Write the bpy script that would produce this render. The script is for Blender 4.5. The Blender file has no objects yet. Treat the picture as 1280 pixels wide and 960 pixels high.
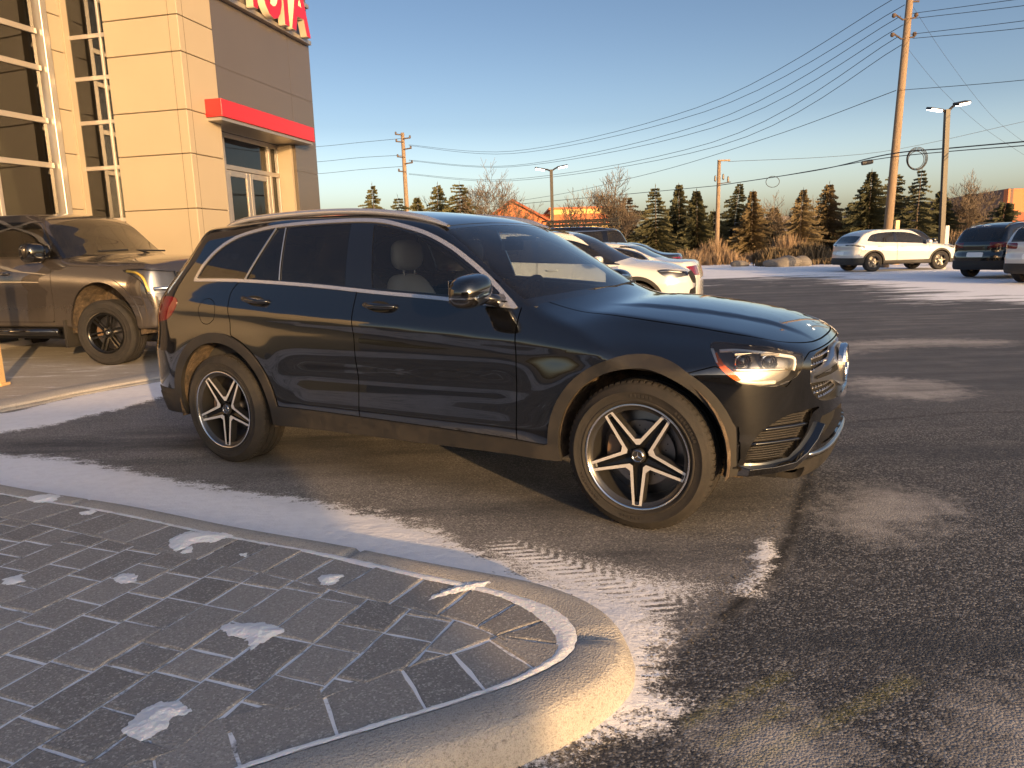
import bpy, bmesh, math, random
import numpy as np
from mathutils import Vector, Matrix
R = math.radians
scene = bpy.context.scene
COL = scene.collection
random.seed(7)
rng = np.random.default_rng(7)

# ------------------------------------------------------------------ camera
CAM_H = 1.338
cam_d = bpy.data.cameras.new('camera')
cam = bpy.data.objects.new('camera', cam_d); COL.objects.link(cam)
cam_d.sensor_fit = 'HORIZONTAL'; cam_d.sensor_width = 36.0; cam_d.lens = 36.0 * 921.37 / 1280
cam_d.clip_start = 0.05; cam_d.clip_end = 3000
_p, _r = 0.1778790879754936, -0.030335253742233507
_fw = Vector((0, math.cos(_p), -math.sin(_p))); _up = Vector((0, math.sin(_p), math.cos(_p))); _rt = Vector((1, 0, 0))
_r2 = _rt * math.cos(_r) + _up * math.sin(_r); _u2 = -_rt * math.sin(_r) + _up * math.cos(_r)
cam.matrix_world = Matrix(((_r2.x, _u2.x, -_fw.x, 0), (_r2.y, _u2.y, -_fw.y, 0), (_r2.z, _u2.z, -_fw.z, CAM_H), (0, 0, 0, 1)))
scene.camera = cam

# ------------------------------------------------------------------ light
SUN_EL, SUN_TRAVEL_AZ = 9.5, -28.0          # elevation; the light travels this way (deg from +Y, negative = to the left)
_ta = R(SUN_TRAVEL_AZ)
sun_dir = Vector((math.sin(_ta) * math.cos(R(SUN_EL)), math.cos(_ta) * math.cos(R(SUN_EL)), -math.sin(R(SUN_EL))))
sd = bpy.data.lights.new('sun', 'SUN'); so = bpy.data.objects.new('sun', sd); COL.objects.link(so)
sd.energy = 3.3; sd.angle = R(0.6); sd.color = (1.0, 0.60, 0.25)
so.rotation_euler = sun_dir.to_track_quat('-Z', 'Y').to_euler()
so.location = (20, -38, 8)
world = bpy.data.worlds.new('World'); scene.world = world; world.use_nodes = True
wn = world.node_tree.nodes; wl = world.node_tree.links
bg = wn['Background']
sky = wn.new('ShaderNodeTexSky'); sky.sky_type = 'NISHITA'; sky.sun_disc = False
sky.sun_elevation = R(8.0)
# sky texture: sun_rotation is measured clockwise from +Y
sky.sun_rotation = math.atan2(-sun_dir.x, -sun_dir.y)
sky.altitude = 100; sky.air_density = 0.7; sky.dust_density = 5.0; sky.ozone_density = 1.6
# pale band of haze low on the horizon, all round
geo = wn.new('ShaderNodeTexCoord'); sx = wn.new('ShaderNodeSeparateXYZ'); wl.new(geo.outputs['Generated'], sx.inputs[0])
rp = wn.new('ShaderNodeValToRGB'); wl.new(sx.outputs[2], rp.inputs[0]); e_ = rp.color_ramp.elements
rp.color_ramp.interpolation = 'B_SPLINE'
e_[0].position = 0.0; e_[0].color = (1.0, .82, .66, 1); e_[1].position = .36; e_[1].color = (.182, .180, .184, 1)
q_ = e_.new(.75); q_.color = (.27, .27, .28, 1); q_ = e_.new(.07); q_.color = (.76, .64, .53, 1); q_ = e_.new(.16); q_.color = (.300, .285, .268, 1)
ml = wn.new('ShaderNodeMix'); ml.data_type = 'RGBA'; ml.blend_type = 'MULTIPLY'; ml.inputs[0].default_value = 1.0
wl.new(sky.outputs[0], ml.inputs[6]); wl.new(rp.outputs[0], ml.inputs[7])
sc_ = wn.new('ShaderNodeVectorMath'); sc_.operation = 'SCALE'; sc_.inputs['Scale'].default_value = 3.6; wl.new(ml.outputs[2], sc_.inputs[0])
wl.new(sc_.outputs[0], bg.inputs[0]); bg.inputs[1].default_value = 0.150
scene.view_settings.view_transform = 'Standard'; scene.view_settings.look = 'None'
scene.view_settings.gamma = 1.0; scene.view_settings.exposure = 0.97
scene.render.engine = 'CYCLES'
scene.cycles.max_bounces = 8; scene.cycles.transparent_max_bounces = 12
scene.cycles.use_denoising = True
scene.cycles.sample_clamp_indirect = 6.0
# ------------------------------------------------------------------ helpers
def tag(o, label=None, cat=None, group=None, kind=None):
    if label: o['label'] = label
    if cat: o['category'] = cat
    if group: o['group'] = group
    if kind: o['kind'] = kind
    return o
def empty(name, loc=(0, 0, 0), rz=0.0, label=None, cat=None, group=None):
    o = bpy.data.objects.new(name, None); COL.objects.link(o)
    o.location = loc; o.rotation_euler = (0, 0, rz); o.empty_display_size = 0.2
    return tag(o, label, cat, group)
def mk(name, V, F, mat, parent=None, N=None, smooth=True, loc=None):
    me = bpy.data.meshes.new(name)
    V = np.asarray(V, float)
    me.from_pydata([tuple(v) for v in V] if len(V) < 5 else V.tolist(), [], F.tolist() if isinstance(F, np.ndarray) else F)
    if isinstance(mat, (list, tuple)):
        for m in mat: me.materials.append(m)
    elif mat: me.materials.append(mat)
    if smooth: me.polygons.foreach_set('use_smooth', [True] * len(me.polygons))
    me.update()
    if N is not None:
        try: me.normals_split_custom_set_from_vertices(np.asarray(N, float).tolist())
        except Exception: pass
    o = bpy.data.objects.new(name, me); COL.objects.link(o)
    if parent: o.parent = parent
    if loc is not None: o.location = loc
    return o
class MB:
    """collects simple solids into one mesh"""
    def __init__(s): s.v = []; s.f = []; s.m = []; s.cur = 0
    def add(s, V, F, M=None):
        b = len(s.v)
        for v in V:
            v = Vector(v)
            s.v.append(tuple(M @ v) if M else tuple(v))
        for f in F: s.f.append([b + i for i in f]); s.m.append(s.cur)
        return s
    def box(s, x0, x1, y0, y1, z0, z1, M=None):
        V = [(x, y, z) for z in (z0, z1) for y in (y0, y1) for x in (x0, x1)]
        return s.add(V, [(0, 2, 3, 1), (4, 5, 7, 6), (0, 1, 5, 4), (2, 6, 7, 3), (0, 4, 6, 2), (1, 3, 7, 5)], M)
    def tube(s, pts, rad, n=8, cap=True, M=None):
        pts = [Vector(p) for p in pts]
        rads = rad if isinstance(rad, (list, tuple)) else [rad] * len(pts)
        V = []; F = []
        ref = None
        for i, p in enumerate(pts):
            t = (pts[min(i + 1, len(pts) - 1)] - pts[max(i - 1, 0)])
            if t.length < 1e-9: t = Vector((0, 0, 1))
            t.normalize()
            if ref is None:
                ref = Vector((0, 0, 1)) if abs(t.z) < .9 else Vector((1, 0, 0))
            a = t.cross(ref); a.normalize(); b = t.cross(a); ref = -b if False else ref
            for k in range(n):
                th = 2 * math.pi * k / n
                V.append(p + (a * math.cos(th) + b * math.sin(th)) * rads[i])
        for i in range(len(pts) - 1):
            for k in range(n):
                F.append((i * n + k, (i + 1) * n + k, (i + 1) * n + (k + 1) % n, i * n + (k + 1) % n))
        if cap:
            F.append(tuple(range(n))); F.append(tuple(range((len(pts) - 1) * n + n - 1, (len(pts) - 1) * n - 1, -1)))
        return s.add(V, F, M)
    def lathe(s, prof, n=32, M=None, closed=False):
        """prof: (r, h) about local z"""
        V = []; F = []
        for (r, h) in prof:
            for k in range(n):
                a = 2 * math.pi * k / n; V.append((r * math.cos(a), r * math.sin(a), h))
        m = len(prof)
        for i in range(m - 1 + (1 if closed else 0)):
            for k in range(n):
                j = (i + 1) % m
                F.append((i * n + k, i * n + (k + 1) % n, j * n + (k + 1) % n, j * n + k))
        return s.add(V, F, M)
    def prism(s, poly, z0, z1, M=None):
        n = len(poly)
        V = [(x, y, z0) for x, y in poly] + [(x, y, z1) for x, y in poly]
        F = [tuple(range(n - 1, -1, -1)), tuple(range(n, 2 * n))] + [(i, (i + 1) % n, n + (i + 1) % n, n + i) for i in range(n)]
        return s.add(V, F, M)
    def build(s, name, mat, parent=None, smooth=False, bevel=0, seg=2, loc=None, auto=None):
        o = mk(name, s.v, s.f, mat, parent, smooth=smooth, loc=loc)
        if isinstance(mat, (list, tuple)): o.data.polygons.foreach_set('material_index', s.m)
        bm = bmesh.new(); bm.from_mesh(o.data); bmesh.ops.recalc_face_normals(bm, faces=bm.faces)
        bm.to_mesh(o.data); bm.free()
        if bevel:
            md = o.modifiers.new('bevel', 'BEVEL'); md.width = bevel; md.segments = seg; md.limit_method = 'ANGLE'; md.angle_limit = R(35)
            o.data.polygons.foreach_set('use_smooth', [True] * len(o.data.polygons))
            md.harden_normals = True
        if auto:
            o.data.set_sharp_from_angle(angle=R(auto))
        return o
def copy_tree(o, parent=None):
    c = o.copy(); COL.objects.link(c)
    c.parent = parent
    for ch in list(o.children): copy_tree(ch, c)
    return c

# ------------------------------------------------------------------ materials
MAT = {}
def pm(name, base, rough=0.5, metal=0.0, coat=0.0, spec=None, emis=None, estr=0.0, trans=0.0):
    m = bpy.data.materials.new(name); m.use_nodes = True
    b = m.node_tree.nodes['Principled BSDF']
    b.inputs['Base Color'].default_value = (*base, 1); b.inputs['Roughness'].default_value = rough
    b.inputs['Metallic'].default_value = metal
    if coat: b.inputs['Coat Weight'].default_value = coat; b.inputs['Coat Roughness'].default_value = 0.03
    if spec is not None: b.inputs['Specular IOR Level'].default_value = spec
    if emis: b.inputs['Emission Color'].default_value = (*emis, 1); b.inputs['Emission Strength'].default_value = estr
    if trans: b.inputs['Transmission Weight'].default_value = trans
    MAT[name] = m
    return m
class NT:
    def __init__(s, m): s.t = m.node_tree; s.n = s.t.nodes; s.l = s.t.links; s.b = s.n.get('Principled BSDF')
    def new(s, t, **k):
        o = s.n.new(t)
        for a, b in k.items(): setattr(o, a, b)
        return o
    def co(s, kind='Object', scale=None):
        c = s.new('ShaderNodeTexCoord').outputs[kind]
        if scale:
            mp = s.new('ShaderNodeMapping'); mp.inputs['Scale'].default_value = scale; s.l.new(c, mp.inputs[0]); return mp.outputs[0]
        return c
    def noise(s, co, scale, detail=4, rough=.6, out=0, dist=0):
        n = s.new('ShaderNodeTexNoise'); s.l.new(co, n.inputs['Vector']); n.inputs['Scale'].default_value = scale
        n.inputs['Detail'].default_value = detail; n.inputs['Roughness'].default_value = rough; n.inputs['Distortion'].default_value = dist
        return n.outputs[out]
    def vor(s, co, scale, feature='F1', out='Distance'):
        n = s.new('ShaderNodeTexVoronoi'); n.feature = feature; s.l.new(co, n.inputs['Vector']); n.inputs['Scale'].default_value = scale
        return n.outputs[out]
    def ramp(s, x, stops):
        r = s.new('ShaderNodeValToRGB'); s.l.new(x, r.inputs[0])
        e = r.color_ramp.elements
        while len(e) > 1: e.remove(e[0])
        e[0].position = stops[0][0]; e[0].color = s.c4(stops[0][1])
        for p, c in stops[1:]:
            q = e.new(p); q.color = s.c4(c)
        return r.outputs[0]
    def c4(s, c): return (c, c, c, 1) if isinstance(c, (int, float)) else (*c, 1)
    def mix(s, f, a, b, mode='MIX'):
        m = s.new('ShaderNodeMix', data_type='RGBA', blend_type=mode)
        for sock, v in ((m.inputs[0], f), (m.inputs[6], a), (m.inputs[7], b)):
            if isinstance(v, bpy.types.NodeSocket): s.l.new(v, sock)
            elif isinstance(v, (int, float)): sock.default_value = v if sock == m.inputs[0] else (v, v, v, 1)
            else: sock.default_value = (*v, 1)
        return m.outputs[2]
    def math(s, op, a, b=0.0, c=None, clamp=False):
        m = s.new('ShaderNodeMath', operation=op, use_clamp=clamp)
        for i, v in enumerate((a, b) if c is None else (a, b, c)):
            if isinstance(v, bpy.types.NodeSocket): s.l.new(v, m.inputs[i])
            else: m.inputs[i].default_value = v
        return m.outputs[0]
    def attr(s, name):
        a = s.new('ShaderNodeAttribute'); a.attribute_name = name; return a.outputs['Fac']
    def bump(s, h, strength=.3, dist=.01, normal=None):
        b = s.new('ShaderNodeBump'); s.l.new(h, b.inputs['Height']); b.inputs['Strength'].default_value = strength; b.inputs['Distance'].default_value = dist
        if normal: s.l.new(normal, b.inputs['Normal'])
        return b.outputs[0]
    def set(s, k, v):
        if isinstance(v, bpy.types.NodeSocket): s.l.new(v, s.b.inputs[k])
        else: s.b.inputs[k].default_value = v
    def sep(s, co, i):
        x = s.new('ShaderNodeSeparateXYZ'); s.l.new(co, x.inputs[0]); return x.outputs[i]

# ------------------------------------------------------------------ implicit surface tools (numpy)
def smax(a, b, k):
    h = np.maximum(k - np.abs(a - b), 0) / k
    return np.maximum(a, b) + h * h * h * k / 6
def smin(a, b, k): return -smax(-a, -b, k)
def sstep(x, a, b):
    t = np.clip((x - a) / (b - a), 0, 1); return t * t * (3 - 2 * t)
class Spl:
    """C2-ish natural cubic spline, clamped outside"""
    def __init__(s, pts):
        p = sorted(pts); s.x = np.array([q[0] for q in p], float); s.y = np.array([q[1] for q in p], float)
        n = len(s.x)
        if n > 2:
            h = np.diff(s.x); d = np.diff(s.y) / h
            m = np.zeros(n); m[1:-1] = (d[:-1] * h[1:] + d[1:] * h[:-1]) / (h[1:] + h[:-1])
            # limit overshoot
            for i in range(1, n - 1):
                if d[i - 1] * d[i] <= 0: m[i] = 0
                else: m[i] = np.sign(m[i]) * min(abs(m[i]), 3 * abs(d[i - 1]), 3 * abs(d[i]))
            m[0] = d[0]; m[-1] = d[-1]
        else:
            m = np.full(n, (s.y[1] - s.y[0]) / (s.x[1] - s.x[0]))
        s.m = m
        xs = np.linspace(s.x[0], s.x[-1], 600)
        i = np.clip(np.searchsorted(s.x, xs) - 1, 0, n - 2); h = s.x[i + 1] - s.x[i]; t = (xs - s.x[i]) / h
        v = (2*t**3-3*t**2+1)*s.y[i] + (t**3-2*t**2+t)*h*s.m[i] + (-2*t**3+3*t**2)*s.y[i+1] + (t**3-t**2)*h*s.m[i+1]
        # smooth the tabulated curve so reflections stay clean
        k = np.hanning(17); k /= k.sum()
        pad = np.concatenate([2 * v[0] - v[8:0:-1], v, 2 * v[-1] - v[-2:-10:-1]])
        s.tx = xs; s.tv = np.convolve(pad, k, 'valid')
        s.e0 = (s.tv[1] - s.tv[0]) / (xs[1] - xs[0]); s.e1 = (s.tv[-1] - s.tv[-2]) / (xs[1] - xs[0])
    def __call__(s, x):
        x = np.asarray(x, float)
        r = np.interp(x, s.tx, s.tv)
        return r + np.where(x < s.tx[0], (x - s.tx[0]) * s.e0, 0) + np.where(x > s.tx[-1], (x - s.tx[-1]) * s.e1, 0)
def iso_mesh(F, lo, hi, h):
    ax = [np.arange(lo[i], hi[i] + h, h) for i in range(3)]
    n = [len(a) for a in ax]
    X, Y, Z = np.meshgrid(*ax, indexing='ij')
    f = F(X, Y, Z)
    s = f < 0
    # cells with sign change
    c = np.zeros([k - 1 for k in n], int)
    for i in (0, 1):
        for j in (0, 1):
            for k in (0, 1):
                c += s[i:n[0]-1+i, j:n[1]-1+j, k:n[2]-1+k]
    act = (c > 0) & (c < 8)
    idx = -np.ones(act.shape, int); cells = np.argwhere(act); idx[act] = np.arange(len(cells))
    acc = np.zeros((len(cells), 3)); cnt = np.zeros(len(cells))
    corners = [(i, j, k) for i in (0, 1) for j in (0, 1) for k in (0, 1)]
    for a in corners:
        for d in range(3):
            if a[d]: continue
            b = list(a); b[d] = 1
            pa = cells + np.array(a); pb = cells + np.array(b)
            fa = f[tuple(pa.T)]; fb = f[tuple(pb.T)]
            m = (fa < 0) != (fb < 0)
            t = np.where(m, fa / np.where(m, fa - fb, 1), 0)
            P = np.stack([ax[q][pa[:, q]] for q in range(3)], 1); P[:, d] += t * h
            acc[m] += P[m]; cnt[m] += 1
    V = acc / cnt[:, None]
    quads = []
    for d in range(3):
        sl0 = [slice(None)] * 3; sl1 = [slice(None)] * 3; sl0[d] = slice(0, n[d] - 1); sl1[d] = slice(1, n[d])
        e = s[tuple(sl0)] != s[tuple(sl1)]
        o1, o2 = [q for q in range(3) if q != d]
        ij = np.argwhere(e)
        ij = ij[(ij[:, o1] > 0) & (ij[:, o2] > 0) & (ij[:, o1] < n[o1] - 1) & (ij[:, o2] < n[o2] - 1)]
        def cell(a, b):
            q = ij.copy(); q[:, o1] -= a; q[:, o2] -= b; return idx[tuple(q.T)]
        q = np.stack([cell(1, 1), cell(0, 1), cell(0, 0), cell(1, 0)], 1)
        quads.append(q)
    Q = np.concatenate(quads); Q = Q[(Q >= 0).all(1)]
    def grad(V, e=2e-3):
        g = np.zeros_like(V)
        for d in range(3):
            a = V.copy(); b = V.copy(); a[:, d] += e; b[:, d] -= e
            g[:, d] = (F(*a.T) - F(*b.T)) / (2 * e)
        return g
    for _ in range(4):
        g = grad(V); v = F(*V.T); st = (v / np.maximum((g * g).sum(1), .2))[:, None] * g
        L = np.linalg.norm(st, axis=1, keepdims=True); st *= np.minimum(1, h * .6 / np.maximum(L, 1e-9))
        V = V - st
    g = grad(V, 4e-3); N = g / np.maximum(np.linalg.norm(g, axis=1, keepdims=True), 1e-9)
    T = np.concatenate([Q[:, [0, 1, 2]], Q[:, [0, 2, 3]]])
    fn = np.cross(V[T[:, 1]] - V[T[:, 0]], V[T[:, 2]] - V[T[:, 0]])
    fl = (fn * N[T].sum(1)).sum(1) < 0
    T[fl] = T[fl][:, ::-1]
    return V, N, T
def split(M, f):
    """cut triangle mesh M=(V,N,T) along f=0 -> (inside f<0, outside)"""
    V, N, T = M
    if len(T) == 0: return M, M
    f = np.where(np.abs(f) < 1e-7, 1e-7, f)
    s = f < 0; k = s[T].sum(1)
    inn = [T[k == 3]]; out = [T[k == 0]]
    mixed = T[(k > 0) & (k < 3)]
    newV = []; newN = []; cache = {}
    nb = len(V); ti = []; to = []
    def cut(a, b):
        key = (a, b) if a < b else (b, a)
        if key in cache: return cache[key]
        a, b = key; t = f[a] / (f[a] - f[b])
        newV.append(V[a] + (V[b] - V[a]) * t); nn = N[a] + (N[b] - N[a]) * t; newN.append(nn / (np.linalg.norm(nn) + 1e-12))
        cache[key] = nb + len(newV) - 1
        return cache[key]
    for t in mixed.tolist():
        q = [bool(s[i]) for i in t]
        one = q.count(True) == 1
        j = q.index(True) if one else q.index(False)
        a, b, c = t[j], t[(j + 1) % 3], t[(j + 2) % 3]
        ab = cut(a, b); ac = cut(a, c)
        A = [(a, ab, ac)]; B = [(ab, b, c), (ab, c, ac)]
        if one: ti += A; to += B
        else: to += A; ti += B
    V2 = np.concatenate([V, np.array(newV).reshape(-1, 3)]); N2 = np.concatenate([N, np.array(newN).reshape(-1, 3)])
    def comp(L, extra):
        T_ = np.concatenate([L[0], np.array(extra, int).reshape(-1, 3)])
        u, inv = np.unique(T_, return_inverse=True)
        return V2[u], N2[u], inv.reshape(-1, 3)
    return comp(inn, ti), comp(out, to)
def smooth_poly(pts, n=10, closed=True):
    """Catmull-Rom resample; a point given as (x, z, 0) is a hard corner"""
    P = [np.array(p[:2], float) for p in pts]; hard = [len(p) > 2 for p in pts]
    m = len(P); out = []
    for i in range(m if closed else m - 1):
        p1, p2 = P[i], P[(i + 1) % m]
        p0 = P[(i - 1) % m] if (closed or i > 0) else p1; p3 = P[(i + 2) % m] if (closed or i < m - 2) else p2
        L = np.linalg.norm(p2 - p1)
        def lim(v): 
            l = np.linalg.norm(v); return v * min(1, 1.2 * L / max(l, 1e-9))
        t1 = (p2 - p1) if hard[i] else lim((p2 - p0) * .5); t2 = (p2 - p1) if hard[(i + 1) % m] else lim((p3 - p1) * .5)
        for j in range(n):
            t = j / n
            out.append((2*t**3-3*t**2+1)*p1 + (t**3-2*t**2+t)*t1 + (-2*t**3+3*t**2)*p2 + (t**3-t**2)*t2)
    if not closed: out.append(P[-1])
    return np.array(out)
def poly_sdf(poly, x, y):
    x = np.asarray(x, float); y = np.asarray(y, float); shp = x.shape; x = x.ravel(); y = y.ravel()
    d = np.full(x.shape, 1e9); ins = np.zeros(x.shape, bool)
    n = len(poly)
    for i in range(n):
        a = poly[i]; b = poly[(i + 1) % n]; e = b - a; L = e @ e
        if L < 1e-14: continue
        wx = x - a[0]; wy = y - a[1]; t = np.clip((wx * e[0] + wy * e[1]) / L, 0, 1)
        d = np.minimum(d, (wx - t * e[0]) ** 2 + (wy - t * e[1]) ** 2)
        c = (a[1] > y) != (b[1] > y)
        if c.any():
            xi = a[0] + (y[c] - a[1]) * e[0] / (e[1] if abs(e[1]) > 1e-12 else 1e-12)
            ins[c] ^= x[c] < xi
    d = np.sqrt(d); return np.where(ins, -d, d).reshape(shp)
def line_dist(poly, x, y):
    x = np.asarray(x, float); y = np.asarray(y, float)
    d = np.full(x.shape, 1e9)
    for i in range(len(poly) - 1):
        a = poly[i]; b = poly[i + 1]; e = b - a; L = e @ e
        if L < 1e-14: continue
        wx = x - a[0]; wy = y - a[1]; t = np.clip((wx * e[0] + wy * e[1]) / L, 0, 1)
        d = np.minimum(d, (wx - t * e[0]) ** 2 + (wy - t * e[1]) ** 2)
    return np.sqrt(d)
def offset(M, d): return M[0] + M[1] * d, M[1], M[2]
def rim(M, depth):
    """add an inward flange along the open edges"""
    V, N, T = M
    if len(T) == 0: return M
    e = np.concatenate([T[:, [0, 1]], T[:, [1, 2]], T[:, [2, 0]]])
    key = np.sort(e, 1); k = key[:, 0] * (len(V) + 1) + key[:, 1]
    u, first, cnt = np.unique(k, return_index=True, return_counts=True)
    b = e[first[cnt == 1]]
    n = len(V); m = len(b)
    a0 = V[b[:, 0]]; a1 = V[b[:, 1]]; c0 = a0 - N[b[:, 0]] * depth; c1 = a1 - N[b[:, 1]] * depth
    ed = a1 - a0; nn = np.cross(ed, N[b[:, 0]]); nn /= np.maximum(np.linalg.norm(nn, axis=1, keepdims=True), 1e-9)
    V2 = np.concatenate([V, a0, a1, c0, c1]); N2 = np.concatenate([N, nn, nn, nn, nn])
    i = np.arange(m)
    F = np.concatenate([np.stack([n + i + m, n + i, n + i + 2 * m], 1), np.stack([n + i + m, n + i + 2 * m, n + i + 3 * m], 1)])
    return V2, N2, np.concatenate([T, F])
def piece(name, M, mat, parent, rimd=0.0, off=0.0):
    if len(M[2]) == 0: return None
    if off: M = offset(M, off)
    if rimd: M = rim(M, rimd)
    return mk(name, M[0], M[2], mat, parent, N=M[1])
def wallpiece(name, w0, m, mat, parent):
    T = w0[2][m:]; u, inv = np.unique(T, return_inverse=True)
    o = mk(name, w0[0][u], inv.reshape(-1, 3), mat, parent)
    bm = bmesh.new(); bm.from_mesh(o.data); bmesh.ops.remove_doubles(bm, verts=bm.verts, dist=.0006); bmesh.ops.recalc_face_normals(bm, faces=bm.faces); bm.to_mesh(o.data); bm.free()
    return o
def loose(M):
    """drop to main arrays with islands by y sign"""
    V, N, T = M
    c = V[T].mean(1)[:, 1] < 0
    r = []
    for m in (c, ~c):
        t = T[m]; u, inv = np.unique(t, return_inverse=True)
        r.append((V[u], N[u], inv.reshape(-1, 3)))
    return r
# ------------------------------------------------------------------ car body as an implicit surface
class CarShape:
    """x forward from the rear axle, y left, z up"""
    def __init__(s, top, belt, width, sec, front, rear, plan_f, plan_r, bottom=.22, crown=.06, hoodcrown=.07, cowl=(2.3, .24),
                 ke=.13, kf=.10, kr=.14, kb=.05, keh=None, rtap=0.0, hb=0.0, hd=0.0, extra=None):
        s.hd = hd
        s.keh = keh; s.rtap = rtap; s.hb = hb
        s.top = Spl(top); s.belt = Spl(belt); s.W = Spl(width); s.sec = Spl(sec); s.front = Spl(front); s.rear = Spl(rear)
        s.pf = Spl(plan_f); s.pr = Spl(plan_r); s.bottom = bottom; s.crown = crown; s.hoodcrown = hoodcrown; s.cowl = cowl
        s.ke, s.kf, s.kr, s.kb = ke, kf, kr, kb; s.extra = extra
    def g_top(s, x, y, z):
        ay = np.abs(y)
        sh = s.cowl[1] * (ay / .75) ** 2 * sstep(x, s.cowl[0] - 1.3, s.cowl[0] - .2) * (1 - sstep(x, s.cowl[0] + .35, s.cowl[0] + .9))
        cr = s.crown + (s.hoodcrown - s.crown) * sstep(x, s.cowl[0] - .4, s.cowl[0] + .3)
        t = s.top(x + sh)
        if s.hb:
            yc = .30 + .16 * (3.6 - x)
            t = t + s.hb * (1 - sstep(ay, yc - .03, yc + .035)) * sstep(x, s.cowl[0] + .05, s.cowl[0] + .35) * (1 - sstep(x, 3.35, 3.6))
        if s.hd:
            q = ay - .655
            t = t - s.hd * .5 * (q + np.sqrt(q * q + .00022)) * sstep(x, s.cowl[0] - .1, s.cowl[0] + .45)
        return (z - t + cr * (ay / .8) ** 2.2) * .92
    def g_side(s, x, y, z):
        t = z - s.belt(x)
        return np.abs(y) - (s.W(x) - s.sec(t))
    def g_front(s, x, y, z): return x - s.front(z) + s.pf(np.abs(y))
    def g_rear(s, x, y, z): return s.rear(z) + s.pr(np.abs(y)) * (1 + s.rtap * sstep(z, .95, 1.45)) - x
    def F(s, x, y, z):
        k_ = s.ke if s.keh is None else s.ke + (s.keh - s.ke) * sstep(x, s.cowl[0] - .3, s.cowl[0] + .3)
        a = smax(s.g_side(x, y, z), s.g_top(x, y, z), k_)
        a = smax(a, s.g_front(x, y, z), s.kf); a = smax(a, s.g_rear(x, y, z), s.kr)
        a = smax(a, s.bottom - z, s.kb)
        if s.extra: a = s.extra(s, x, y, z, a)
        return a

def suv_extra(s, x, y, z, a):
    ay = np.abs(y)
    # side sculpting: crease below the belt and a scoop above the sill
    t = z - s.belt(x)
    sidem = sstep(ay, .70, .82) * sstep(x, -.35, .1) * (1 - sstep(x, 3.0, 3.35))
    zc = .645 + (x - 1.0) * .012
    a = a + sidem * .013 * np.exp(-((z - zc) / .085) ** 2) * (sstep(x, .45, .8) * (1 - sstep(x, 2.1, 2.45)))
    a = a - sidem * .010 * np.exp(-((z - .44) / .06) ** 2) * (sstep(x, .45, .8) * (1 - sstep(x, 2.1, 2.45)))
    # muscular arches
    for cx in (0.0, 2.873):
        r = np.sqrt((x - cx) ** 2 + (z - .37) ** 2)
        a = a - .016 * np.exp(-((r - .50) / .13) ** 2) * sstep(ay, .6, .8) * (1 - sstep(z, .86, .98))
    # lower front: chin recess below the corner intake
    return a
SUV = CarShape(
    top=[(-1.1, 1.20), (-.86, 1.33), (-.60, 1.50), (-.42, 1.565), (0, 1.605), (.5, 1.626), (1.0, 1.620), (1.35, 1.590), (1.66, 1.525), (1.85, 1.440), (2.08, 1.318), (2.30, 1.195), (2.47, 1.105),
         (2.58, 1.072), (2.75, 1.056), (3.0, 1.026), (3.2, .991), (3.4, .944), (3.54, .888), (3.63, .825), (3.75, .70), (3.9, .54)],
    belt=[(-1, 1.20), (-.2, 1.165), (.6, 1.125), (1.4, 1.085), (2.2, 1.035), (2.7, 1.000), (3.2, .95), (3.8, .86)],
    width=[(-1, .885), (-.7, .915), (-.3, .932), (.3, .938), (1.0, .930), (1.9, .930), (2.4, .936), (2.9, .940), (3.2, .925), (3.5, .890), (3.8, .845)],
    sec=[(-.95, .075), (-.8, .035), (-.65, .012), (-.5, .004), (-.36, .0), (-.26, .004), (-.19, .009), (-.145, .008), (-.118, .014), (-.07, .034), (-.02, .055), (.04, .078), (.15, .112), (.3, .172), (.45, .243), (.6, .33), (.8, .46)],
    front=[(.15, 3.57), (.25, 3.63), (.38, 3.665), (.5, 3.675), (.62, 3.672), (.75, 3.665), (.85, 3.65), (.95, 3.61), (1.1, 3.53)],
    rear=[(.2, -.84), (.32, -.90), (.5, -.945), (.72, -.945), (.85, -.91), (1.0, -.885), (1.12, -.845), (1.25, -.735), (1.4, -.585), (1.52, -.48), (1.6, -.43), (1.7, -.40)],
    plan_f=[(0, 0), (.2, .005), (.4, .03), (.55, .08), (.68, .165), (.78, .27), (.86, .40), (.93, .58), (1.0, .8)],
    plan_r=[(0, 0), (.3, .01), (.5, .03), (.68, .075), (.8, .15), (.88, .245), (.95, .40), (1.0, .55)],
    bottom=.235, crown=.055, hoodcrown=.062, cowl=(2.47, .13), ke=.11, keh=.05, rtap=.9, hb=.012, hd=.52, kf=.10, kr=.12, kb=.05, extra=suv_extra)
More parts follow.
